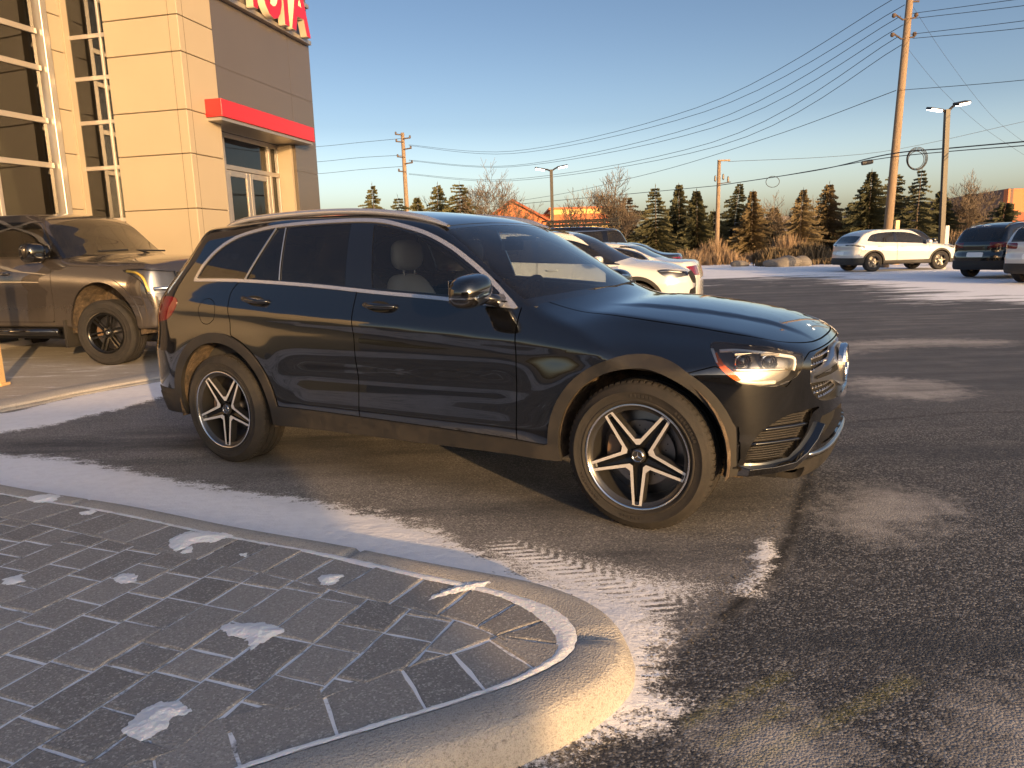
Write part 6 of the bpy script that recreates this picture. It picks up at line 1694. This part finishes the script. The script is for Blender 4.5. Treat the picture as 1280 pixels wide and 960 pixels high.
def bare(seed, H=8.0, spread=.5, depth=5):
    r = random.Random(seed); b = MB()
    def rec(p, d, L, rad, k):
        n = 3; pts = [p]; q = Vector(p); dd = Vector(d)
        for i in range(n):
            dd = (dd + Vector((r.uniform(-.16, .16), r.uniform(-.16, .16), r.uniform(-.02, .12)))).normalized(); q = q + dd * (L / n); pts.append(q.copy())
        b.tube(pts, [max(.011, rad * (1 - .45 * i / n)) for i in range(n + 1)], 5 if k > 3 else 3, False)
        if k == 0: return
        m = r.choice([2, 3, 3])
        rec(pts[-1], (dd + Vector((r.uniform(-.2, .2), r.uniform(-.2, .2), .12))).normalized(), L * r.uniform(.72, .88), rad * .60, k - 1)
        for i in range(m):
            a = 2 * math.pi * (i + r.random()) / m; o = Vector((math.cos(a), math.sin(a), r.uniform(-.15, .30))) * spread * r.uniform(1.2, 2.0)
            rec(pts[r.choice([1, 2, 3])], (dd + o).normalized(), L * r.uniform(.62, .85), rad * .48, k - 1)
    rec(Vector((0, 0, 0)), Vector((0, 0, 1)), H * .24, H * .014, depth)
    zt = max(v[2] for v in b.v); s = H / zt; b.v = [(x * s, y * s, z * s) for x, y, z in b.v]
    return b
def place_con(px, ytop, D, seed, label, mat='needles', wide=1.0, gaps=.15, lean=0, cat='tree', group='conifers along the far side of the lot'):
    base = gz(D); top = at(px, ytop, D); H = top.z - base
    wide *= random.Random(seed + 5).uniform(.72, 1.35); lean += random.Random(seed + 9).uniform(-.25, .25)
    V, F, tr = conifer(seed, H, H * .30 * (.55 + .75 * wide) + .45, 1.0, gaps, lean)
    e = empty('conifer', (top.x, D, base), random.Random(seed).random() * 6, label, cat, group)
    mk('crown', V, F, MAT[mat], e, smooth=False); tr.build('trunk', MAT['bark'], e, smooth=True); return e
def place_bare(px, ytop, D, seed, label, spread=.5, depth=5, group='bare trees behind the lot'):
    base = gz(D); top = at(px, ytop, D); H = top.z - base
    e = empty('bare_tree', (top.x, D, base), 0, label, 'tree', group); b = bare(seed, H, spread, depth)
    # trunk and crown as two meshes
    b.build('crown', MAT['twigs'], e, smooth=False); t = MB(); t.tube([(0, 0, -.2), (0, 0, H * .12)], [H * .017, H * .0145], 8); t.build('trunk', MAT['bark'], e, smooth=True)
    return e
CON = [(466, 230, 66, 'slim', .8, 'needles_olive'), (500, 244, 64, 'low ragged', 2.2, 'needles_olive'), (545, 229, 62, 'olive round-topped', 2.1, 'needles_olive'), (574, 226, 60, 'dense olive', 2.0, 'needles_olive'), (524, 246, 60, 'small olive', 2.4, 'needles_olive'),
       (785, 243, 56, 'brownish', 1.3, 'brown_needles'), (820, 232, 54, 'wide', 1.4, 'needles'), (849, 230, 58, 'dark', 1.0, 'needles'), (872, 237, 55, 'medium', 1.1, 'needles'), (893, 262, 60, 'low', 1.2, 'needles'),
       (918, 229, 62, 'tall dark', .9, 'needles'), (941, 238, 58, 'reddish-brown', 1.1, 'brown_needles'), (1001, 236, 56, 'rust-brown', 1.1, 'brown_needles'), (1037, 228, 58, 'open-branched', 1.0, 'brown_needles'), (1089, 213, 56, 'dark pointed', 1.0, 'needles'),
       (1118, 214, 62, 'dark', 1.0, 'needles'), (1150, 211, 54, 'broad dark', 1.05, 'needles'), (1178, 238, 58, 'short', 1.1, 'needles'), (1212, 240, 60, 'brown scrubby', 1.3, 'brown_needles'), (1254, 250, 54, 'low dark', 1.3, 'needles'), (1066, 252, 62, 'low dark', 1.2, 'needles'), (968, 258, 66, 'small brown', 1.1, 'brown_needles')]
where = ['farthest left, just right of the grey showroom wall', 'behind the left utility pole', 'right of the left utility pole, above the black SUV\'s roof', 'tallest of the clump above the black SUV\'s roof', 'low in the clump beside the left utility pole',
         'behind the bare tree over the white crossover', 'left in the row behind the white saloon', 'second in the row behind the white saloon', 'third in the row behind the white saloon', 'just left of the middle utility pole',
         'just right of the middle utility pole', 'right of the tall one by the middle utility pole', 'behind the hedge, left of centre', 'behind the hedge with sky through its branches', 'left of the big leaning utility pole',
         'right behind the big leaning utility pole', 'under the coil of cable', 'behind the tall lamp post', 'in front of the brick-red building', 'by the right edge above the black SUV', 'in the shade left of the leaning pole', 'beyond the hedge between two bare trees']
for i, ((px, yt, D, adj, wd, mt), wh) in enumerate(zip(CON, where)):
    place_con(px, yt, D, 100 + i, f'{adj} conifer {wh}', mt, wd, gaps=random.Random(i).uniform(.15, .42), lean=.3 if i == 10 else 0)
place_bare(620, 197, 60, 11, 'large bare tree above the windscreen of the black SUV', .55, 6)
place_bare(645, 228, 64, 12, 'smaller bare tree right of the large one over the windscreen', .6, 5)
place_bare(776, 205, 50, 13, 'large bare tree behind the white crossover', .5, 6)
place_bare(727, 232, 58, 14, 'thin bare tree in front of the yellow shop', .45, 5)
place_bare(970, 236, 60, 15, 'wide bare tree behind the hedge left of the open-branched conifer', .5, 5)
place_bare(1010, 244, 66, 16, 'pale bare tree behind the rust-brown conifer', .6, 5)
place_bare(1213, 210, 58, 17, 'bare round-crowned tree in front of the brick-red building', .55, 6)
place_bare(540, 240, 66, 18, 'low bare tree hidden in the clump above the roof rail', .6, 4)
# hedge and dry grasses: nobody could count the stems
def tufts(name, pts_fn, n, hgt, w, mat, seed):
    r = random.Random(seed); V = []; F = []
    for i in range(n):
        x, y, s = pts_fn(r); z = gz(y); h_ = hgt * s * r.uniform(.35, 1.2) * (.75 + .4 * math.sin(x * 1.9) * math.sin(x * .73 + 1))
        for k in range(3):
            a = r.random() * 6.28; dx, dy = math.cos(a) * w, math.sin(a) * w; lx, ly = r.uniform(-.14, .14) * h_ * 2, r.uniform(-.14, .14) * h_ * 2; b = len(V)
            V += [(x - dx, y - dy, z - .05), (x + dx, y + dy, z - .05), (x + dx * 1.2 + lx, y + dy * 1.2 + ly, z + h_ * .75), (x + lx * 1.3, y + ly * 1.3, z + h_)]
            F.append((b, b + 1, b + 2, b + 3))
    o = mk(name, V, F, MAT[mat], smooth=False); tag(o, kind='stuff'); return o
foliage('hedge_leaf', (.075, .058, .035), (.17, .125, .075))
tufts('dry_grass', lambda r: ((lambda u: (11.5 + u * 30, 44.5 + r.uniform(0, 2.5) + 1.0 * math.sin(u * 9), 1.0 + .35 * math.sin(u * 40)))(r.random())), 4200, 1.05, .022, 'dry_grass', 3)
tufts('dry_grass', lambda r: (r.uniform(4.0, 14), r.uniform(43, 46), .9), 1300, 1.05, .022, 'dry_grass', 4)
tufts('hedge', lambda r: (r.uniform(14.5, 30), 42.6 + r.uniform(0, 1.6), .9), 9000, 1.05, .045, 'hedge_leaf', 5)
tufts('dry_grass', lambda r: (r.uniform(13.0, 17), 38.5 + r.uniform(0, 1.6), .5), 420, .8, .02, 'hedge_leaf', 6)
# snow bank and boulders
pm('rock', (.15, .135, .12), .85); NTr = NT(MAT['rock']); NTr.set('Base Color', NTr.mix(NTr.noise(NTr.co('Object'), 3, 6, .7), (.07, .062, .055), (.26, .24, .22)))
def rock(loc, s, seed, label):
    rr = np.random.default_rng(seed).random(9) * 6
    def Fr(x, y, z): return np.sqrt((x / s[0]) ** 2 + (y / s[1]) ** 2 + (z / s[2]) ** 2) - 1 + .12 * np.sin(x * 5 + rr[0]) * np.cos(y * 4 + rr[1]) + .08 * np.sin(z * 9 + rr[2] + x * 3)
    Q = iso_mesh(lambda x, y, z: Fr(x, y, z) * min(s), (-s[0] * 1.3, -s[1] * 1.3, -s[2] * 1.3), (s[0] * 1.3, s[1] * 1.3, s[2] * 1.3), max(s) / 9)
    o = mk('boulder', Q[0], Q[2], MAT['rock'], N=Q[1], loc=loc); tag(o, label, 'rock', 'boulders in front of the hedge')
p = at(980, 321, 38); rock((p.x, 38, gz(38) + .15), (.9, .6, .35), 1, 'flat boulder in front of the hedge, the left and bigger one')
p = at(1003, 321, 38); rock((p.x, 38, gz(38) + .18), (.45, .4, .35), 2, 'small boulder to the right of the flat one by the hedge')
p = at(925, 325, 40); rock((p.x, 40, gz(40) + .1), (.5, .35, .22), 3, 'low stone at the left end of the snowy verge')

# poles and wires
def wood():
    m = pm('pole_wood', (.2, .14, .09), .85); t = NT(m); n = t.noise(t.co('Object', (6, 6, .4)), 3, 5, .6); t.set('Base Color', t.mix(n, (.15, .10, .065), (.36, .26, .17))); t.set('Normal', t.bump(n, .4, .01))
wood(); pm('wire', (.03, .03, .033), .6); pm('steel_dark', (.045, .04, .035), .5, .4); pm('insulator', (.10, .07, .05), .4); pm('lamp_glow', (1, 1, 1), .5, emis=(1, .93, .82), estr=4.0); pm('pale_sign', (.55, .52, .48), .6)
def pole(pxb, pxt, yt, D, rad, label, arms=(), tag_=None):
    base = at(pxb, 300, D); base.z = gz(D) - .4; top = at(pxt, yt, D)
    e = empty('utility_pole', tuple(base), 0, label, 'pole'); t = top - base
    b = MB(); b.tube([(0, 0, 0), tuple(t * .5), tuple(t)], [rad, rad * .86, rad * .68], 12); b.build('pole_shaft', MAT['pole_wood'], e, smooth=True)
    for (f, half, st) in arms:
        c = t * f; b = MB(); 
        b.box(c.x - half, c.x + half, c.y - rad - .12, c.y - rad, c.z - .06, c.z + .06); b.build('crossarm', MAT['pole_wood'], e)
        b = MB()
        for s in (-1, -.55, .55, 1) if st else (-1, 1): b.lathe([(.0, .06), (.05, .06), (.06, .12), (.03, .2), (.0, .22)], 8, Matrix.Translation((c.x + s * (half - .06), c.y - rad - .06, c.z)))
        b.build('insulator', MAT['insulator'], e)
    return e, base, top
# big leaning pole on the right
D1 = 33.0
e1, b1, t1 = pole(1107, 1140, -30, D1, .19, 'tall brown utility pole leaning right, behind the white coupe-like crossover')
for (x, y) in ((1127, 24), (1125, 48)):
    q = at(x, y, D1) - b1; b = MB(); b.tube([(q.x - .35, q.y - .1, q.z + .18), (q.x, q.y - .1, q.z - .05), (q.x + .55, q.y - .1, q.z + .02)], .035, 6)
    for dx in (-.38, .55): b.lathe([(0, .12), (.07, .10), (.09, 0), (.05, -.06), (0, -.06)], 8, Matrix.Translation((q.x + dx, q.y - .1, q.z + .1)))
    b.build('insulator', MAT['insulator'], e1)
q = at(1137, 2, D1) - b1; b = MB(); b.tube([(q.x, q.y, q.z), (q.x + .4, q.y, q.z)], .04, 6); b.build('insulator', MAT['insulator'], e1)
D2 = 78.0
e2, b2, t2_ = pole(511, 503, 166, D2, .26, 'orange-lit utility pole with many short crossarms, above the black SUV\'s roof')
b = MB()
for i, y in enumerate((169, 174, 178, 187, 197, 205, 215)):
    q = at(503.5 + (y - 166) * .085, y, D2) - b2; s = (-1, 1)[i % 2]; b.tube([(q.x, q.y - .2, q.z), (q.x + s * .65, q.y - .2, q.z + .08)], .07, 5); b.lathe([(0, .25), (.09, .2), (.09, -.05), (0, -.1)], 6, Matrix.Translation((q.x + s * .7, q.y - .2, q.z + .1)))
b.build('insulator', MAT['insulator'], e2)
D3 = 52.0
e3, b3, t3 = pole(896, 899, 200, D3, .17, 'plain utility pole with one crossarm, left of the hedge')
q = at(905, 201, D3) - b3; b = MB(); b.box(q.x - .45, q.x + .35, q.y - .25, q.y - .15, q.z - .05, q.z + .05); b.build('crossarm', MAT['pole_wood'], e3)
b = MB()
for x, y in ((893, 226), (903, 224), (909, 227)): q = at(x, y, D3) - b3; b.lathe([(0, .35), (.06, .3), (.08, 0), (0, -.1)], 6, Matrix.Translation((q.x, q.y - .2, q.z)))
q = at(905, 230, D3) - b3; b.tube([(q.x - .5, q.y - .2, q.z), (q.x + .4, q.y - .2, q.z + .1)], .03, 5); b.build('insulator', MAT['insulator'], e3)
def wire(pts, rad, label, sag=None, name='power_line', grp=None):
    """pts: list of (px, py, D)"""
    P_ = [at(*p) for p in pts]; out = []
    if len(P_) == 2 and sag:
        for i in range(25):
            t = i / 24; q = P_[0].lerp(P_[1], t); q.z -= sag * 4 * t * (1 - t); out.append(q)
    else:
        A = np.array([tuple(p) for p in P_]); n = len(A)
        for i in range(n - 1):
            p0 = A[max(i - 1, 0)]; p1 = A[i]; p2 = A[i + 1]; p3 = A[min(i + 2, n - 1)]
            for j in range(8):
                t = j / 8; out.append(Vector(.5 * ((2 * p1) + (-p0 + p2) * t + (2 * p0 - 5 * p1 + 4 * p2 - p3) * t * t + (-p0 + 3 * p1 - 3 * p2 + p3) * t ** 3)))
        out.append(Vector(A[-1]))
    b = MB(); b.tube(out, rad * .72, 5, False); o = b.build(name, MAT['wire'], smooth=True); tag(o, label, 'power line', grp); return o
GW = 'power lines between the two big poles'
ord_ = ['topmost', 'second', 'third', 'fourth', 'fifth', 'lowest']
pairs = [((511, 181), (640, 189), (870, 135), (1118, -2)), ((511, 182), (640, 192), (880, 140), (1131, 6)), ((511, 200), (640, 207), (880, 155), (1126, 20)), ((511, 201), (640, 208.5), (890, 160), (1129, 31)), ((511, 217), (640, 224), (890, 178), (1124, 45)), ((511, 218), (640, 226), (900, 182), (1127, 56))]
for i, pr in enumerate(pairs):
    Ds = (D2, 66, 45, D1); wire([(x, y, D) for (x, y), D in zip(pr, Ds)], .020, f'{ord_[i]} of the six wires running from the left pole up to the leaning pole', grp=GW)
rt = [((1139, 17), (1280, -2)), ((1143, 23), (1280, 7)), ((1137, 43), (1280, 26)), ((1141, 48), (1280, 35)), ((1122, 113), (1280, 100))]
for i, ((a0, a1), (c0, c1)) in enumerate(rt): wire([(a0, a1, D1), (c0, c1, 28), (c0 + 140, c1 - 20, 24)], .016, f'{["topmost", "second", "third", "fourth", "lowest"][i]} wire leaving the leaning pole to the right edge', grp='wires to the right edge')
wire([(1120, 113, D1), (960, 172, 46), (800, 220, 60), (640, 252, 75), (400, 276, 90)], .022, 'single wire sloping from the leaning pole down over the bare trees')
for i, (ya, yb) in enumerate(((172, 181), (193, 200), (207, 215))):
    wire([(503, ya + 1, D2), (450, yb - 3, 80), (400, yb + 2, 82), (330, yb + 6, 84)], .028, f'{["upper", "middle", "lower"][i]} wire running left from the pole to the showroom', grp='wires to the showroom')
wire([(897, 232, D3), (1020, 213, 42), (1110, 193, D1), (1190, 185, 30), (1280, 177, 27), (1400, 166, 24)], .035, 'thick communication cable crossing in front of the leaning pole')
wire([(965, 222, 47), (1040, 209, 39), (1110, 197, D1), (1190, 189, 30), (1280, 182, 27), (1400, 172, 24)], .025, 'thinner cable just under the thick communication cable')
wire([(897, 232, D3), (780, 243, 60), (640, 256, 75), (420, 278, 100)], .03, 'dark cable running left from the middle pole behind the trees')
wire([(910, 202, D3), (1100, 190, 60), (1280, 152, 60)], .02, 'faint wire running right from the middle pole top')
for i, pr in enumerate((((1139, 5), (1185, 75), (1240, 145), (1290, 185)), ((1134, 60), (1178, 113), (1230, 160), (1290, 200)))):
    wire([(x, y, D1 + k * 3) for k, (x, y) in enumerate(pr)], .008, f'{["upper", "lower"][i]} thin guy wire slanting down right from the leaning pole')
# coil of spare cable and splice box
q = at(1145, 200, D1 - .5); b = MB()
for k, rr in enumerate((.34, .39, .42, .45)): b.tube([(q.x + rr * math.cos(a) + .03 * k, q.y + .03 * k, q.z + .02 * k + rr * math.sin(a) * 1.05) for a in np.linspace(0, 2 * math.pi, 30)], .016, 5, False)
o = b.build('cable_coil', MAT['wire'], smooth=True); tag(o, 'coil of spare black cable hanging on the cable right of the leaning pole', 'cable coil')
q = at(1084, 203, D1); b = MB(); b.lathe([(0, -.24), (.09, -.23), (.10, -.1), (.10, .1), (.09, .23), (0, .24)], 10, Matrix.Translation(q) @ Matrix.Rotation(R(82), 4, 'Y')); o = b.build('splice_box', MAT['wire'], smooth=True, auto=40); tag(o, 'black splice box on the cable left of the leaning pole', 'cable box')
q = at(966, 222, 47); b = MB(); b.tube([(q.x + .42 * math.cos(a), q.y, q.z - .25 + .33 * math.sin(a)) for a in np.linspace(0, 2 * math.pi, 24)], .02, 5, False); o = b.build('cable_loop', MAT['wire'], smooth=True); tag(o, 'small loop of cable hanging above the bare tree at centre right', 'cable loop')
# lamp posts
def lamp(pxb, ybase, pxt, ytop, D, wd, arms, label, rad):
    top = at(pxt, ytop, D); base = at(pxb, 280, D); e = empty('street_lamp', (base.x, D, gz(D)), 0, label, 'street lamp')
    t = Vector((top.x - base.x, 0, top.z - gz(D)))
    b = MB(); b.box(-rad, rad, -rad, rad, .5, t.z); b.v = [(x + t.x * z / t.z, y, z) for x, y, z in b.v]; b.build('pole_shaft', MAT['steel_dark'], e)
    b = MB(); b.lathe([(rad * 2.3, 0), (rad * 2.2, .5), (rad * 1.2, .52)], 14); b.build('pole_base', MAT['kerb_concrete'], e, auto=40, smooth=True)
    for (s, dz) in arms:
        b = MB(); b.tube([(t.x, 0, t.z - .1), (t.x + s * .3 * wd, 0, t.z + dz * .5), (t.x + s * .5 * wd, 0, t.z + dz)], .05, 6); b.build('lamp_arm', MAT['steel_dark'], e)
        M_ = Matrix.Translation((t.x + s * .85 * wd, -.05, t.z + dz)) @ Matrix.Rotation(-s * R(10), 4, 'Y') @ Matrix.Rotation(R(12), 4, 'X')
        b = MB(); b.box(-.40 * wd, .40 * wd, -.2, .2, -.01, .09, M_); h = b.build('lamp_head', MAT['steel_dark'], e, bevel=.02)
        b = MB(); b.box(-.34 * wd, .34 * wd, -.17, .17, -.035, -.012, M_); b.box(-.34 * wd, .34 * wd, -.21, -.202, -.02, .05, M_); b.build('lamp_lens', MAT['lamp_glow'], h)
lamp(1179, 300, 1184, 137, 30, .62, ((-1, -.02), (1, .18)), 'tall two-armed parking lot lamp, lit, between the leaning pole and the right edge', .085)
lamp(691, 290, 689, 212, 46, .80, ((-1, .02), (1, .12)), 'two-armed parking lot lamp in front of the yellow shop', .09)
# pale cabinet panels at the lamp's foot
q = at(1176, 290, 33.6); e = empty('utility_cabinet', (q.x, 33.6, gz(33)), 0, 'pale weathered cabinet panel standing at the foot of the tall lamp', 'cabinet')
b = MB(); b.box(-.30, .14, -.05, .30, 0, 1.05); b.box(.16, .34, -.08, .25, 0, 1.75); b.build('panel', MAT['pale_sign'], e, bevel=.02)
b = MB(); b.box(-.26, .10, -.06, -.045, .15, .95); b.build('door', MAT['pale_sign'], e)
q = at(1121, 285, 36); b = MB(); b.box(-.10, .10, -.08, .08, 0, 2.1); b.box(-.18, .18, -.13, .13, 0, .1); o = b.build('marker_post', MAT['post_paint'], bevel=.02, loc=(q.x, 36, gz(36))); tag(o, 'short square cream post just right of the leaning pole\'s foot', 'post')

# far buildings
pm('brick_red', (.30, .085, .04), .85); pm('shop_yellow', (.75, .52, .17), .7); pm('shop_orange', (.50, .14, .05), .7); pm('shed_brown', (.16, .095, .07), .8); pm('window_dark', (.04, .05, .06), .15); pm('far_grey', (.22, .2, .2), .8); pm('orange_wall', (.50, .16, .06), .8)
def brickify(nm, a, b_):
    t = NT(MAT[nm]); n = t.noise(t.co('Object', (.3, .3, 1)), .6, 5, .6); t.set('Base Color', t.mix(n, a, b_))
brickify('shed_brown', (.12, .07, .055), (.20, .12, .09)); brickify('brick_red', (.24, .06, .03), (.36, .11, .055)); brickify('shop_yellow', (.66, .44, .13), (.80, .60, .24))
def block(name, label, x0, x1, ytop, D, depth, mat, parts=(), slope=0):
    a = at(x0, ytop, D); b_ = at(x1, ytop, D); h = (a.z + b_.z) / 2 - gz(D)
    e = empty(name, (a.x, D, gz(D)), 0, label, 'building'); w = b_.x - a.x
    b = MB(); b.box(0, w, 0, depth, -.3, h); b.build('wall', MAT[mat], e)
    for (nm, u0, u1, v0, v1, m, pr) in parts:
        b = MB(); b.box(w * u0, w * u1, -pr, .05 if pr > 0 else 0, h * v0, h * v1); b.build(nm, MAT[m], e)
    b = MB(); b.box(-.2, w + .2, -.12, depth + .2, h, h + .25); b.build('roof_edge', MAT['shop_orange' if 'orange' in mat or 'yellow' in mat else 'far_grey'], e)
    return e, w, h
wp = tuple(('window', .05 + k * .12, .13 + k * .12, .22, .62, 'window_dark', .03) for k in range(8))
block('shop', 'sunlit yellow shop building with an orange parapet behind the white cars', 688, 764, 261, 95, 14, 'shop_yellow', (('sign_band', .04, .96, .68, .90, 'shop_orange', .06), ('pilaster', .0, .08, 0, .66, 'shop_orange', .1), ('pilaster', .48, .56, 0, .66, 'shop_orange', .1)) + (('window', .14, .44, .1, .55, 'window_dark', .03), ('window', .62, .94, .1, .55, 'window_dark', .03)))
block('shop', 'low yellow shop wing to the left of the parking lamp', 560, 688, 272, 97, 14, 'shop_yellow', (('sign_band', .1, .9, .66, .90, 'shop_orange', .06),) + tuple(('window', .06 + k * .15, .15 + k * .15, .15, .58, 'window_dark', .03) for k in range(6)))
# gabled orange-red roof
q0 = at(606, 278, 90); q1 = at(684, 278, 90); pk = at(640, 253, 90); w = q1.x - q0.x
e = empty('gabled_house', (q0.x, 90, gz(90)), 0, 'building with a sunlit orange-red gable roof above the black SUV\'s windscreen', 'building'); he = q0.z - gz(90); hp_ = pk.z - gz(90); xp = pk.x - q0.x
b = MB(); b.add([(0, 0, 0), (w, 0, 0), (w, 0, he), (xp, 0, hp_), (0, 0, he), (0, 9, 0), (w, 9, 0), (w, 9, he), (xp, 9, hp_), (0, 9, he)], [(0, 1, 2, 3, 4), (9, 8, 7, 6, 5), (0, 5, 6, 1), (1, 6, 7, 2), (0, 4, 9, 5)]); b.build('wall', MAT['orange_wall'], e)
b = MB(); 
for (xa, za, xb, zb) in ((-.5, he - .25, xp, hp_ + .12), (xp, hp_ + .12, w + .5, he - .25)): b.add([(xa, -.4, za), (xb, -.4, zb), (xb, -.4, zb + .3), (xa, -.4, za + .3), (xa, 9.4, za), (xb, 9.4, zb), (xb, 9.4, zb + .3), (xa, 9.4, za + .3)], [(0, 1, 2, 3), (7, 6, 5, 4), (0, 4, 5, 1), (3, 2, 6, 7), (0, 3, 7, 4), (1, 5, 6, 2)])
b.build('roof', MAT['brick_red'], e)
# brick warehouse: long shaded side running away, lit front at the right
c0 = at(1260, 236, 72); c1 = at(1055, 262, 135)
def quadwall(name, a, b_, h0, h1, mat, e, z0=0, th=.5):
    d = Vector((b_.x - a.x, b_.y - a.y, 0)); n = Vector((-d.y, d.x, 0)).normalized() * th
    V = [(a.x, a.y, z0), (b_.x, b_.y, z0), (b_.x, b_.y, h1), (a.x, a.y, h0)]; V += [(x + n.x, y + n.y, z) for x, y, z in V]
    b = MB(); b.add([(x - e.location.x, y - e.location.y, z - e.location.z) for x, y, z in V], [(0, 1, 2, 3), (7, 6, 5, 4), (0, 4, 5, 1), (3, 2, 6, 7), (0, 3, 7, 4), (1, 5, 6, 2)]); return b.build(name, MAT[mat], e)
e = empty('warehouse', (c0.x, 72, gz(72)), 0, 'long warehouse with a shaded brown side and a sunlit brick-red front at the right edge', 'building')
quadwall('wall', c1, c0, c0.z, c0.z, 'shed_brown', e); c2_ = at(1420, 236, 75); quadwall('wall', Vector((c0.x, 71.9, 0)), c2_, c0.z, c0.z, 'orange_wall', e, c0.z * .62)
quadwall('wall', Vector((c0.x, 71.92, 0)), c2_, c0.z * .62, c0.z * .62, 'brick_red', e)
b = MB(); b.add([(0, 0, c0.z - .3), (c2_.x - c0.x, 3, c0.z - .3), (c2_.x - c0.x, 60, c0.z - .3), (c1.x - c0.x, c1.y - 72, c0.z - .3)], [(0, 1, 2, 3)]); b.build('roof', MAT['far_grey'], e)
b = MB()
for k in range(6): t_ = .1 + k * .14; p = c0.lerp(c1, t_); b.box(p.x - c0.x - .6, p.x - c0.x + .6, p.y - 72 - .7, p.y - 72 - .3, 2.0, 3.4)
b.build('window', MAT['window_dark'], e)
block('shed', 'low grey shed glimpsed behind the bare trees left of the leaning pole', 940, 1050, 272, 100, 10, 'far_grey', wp)
# opposite side of the street, behind the camera (mirrored in the paintwork and casts no shadow here)
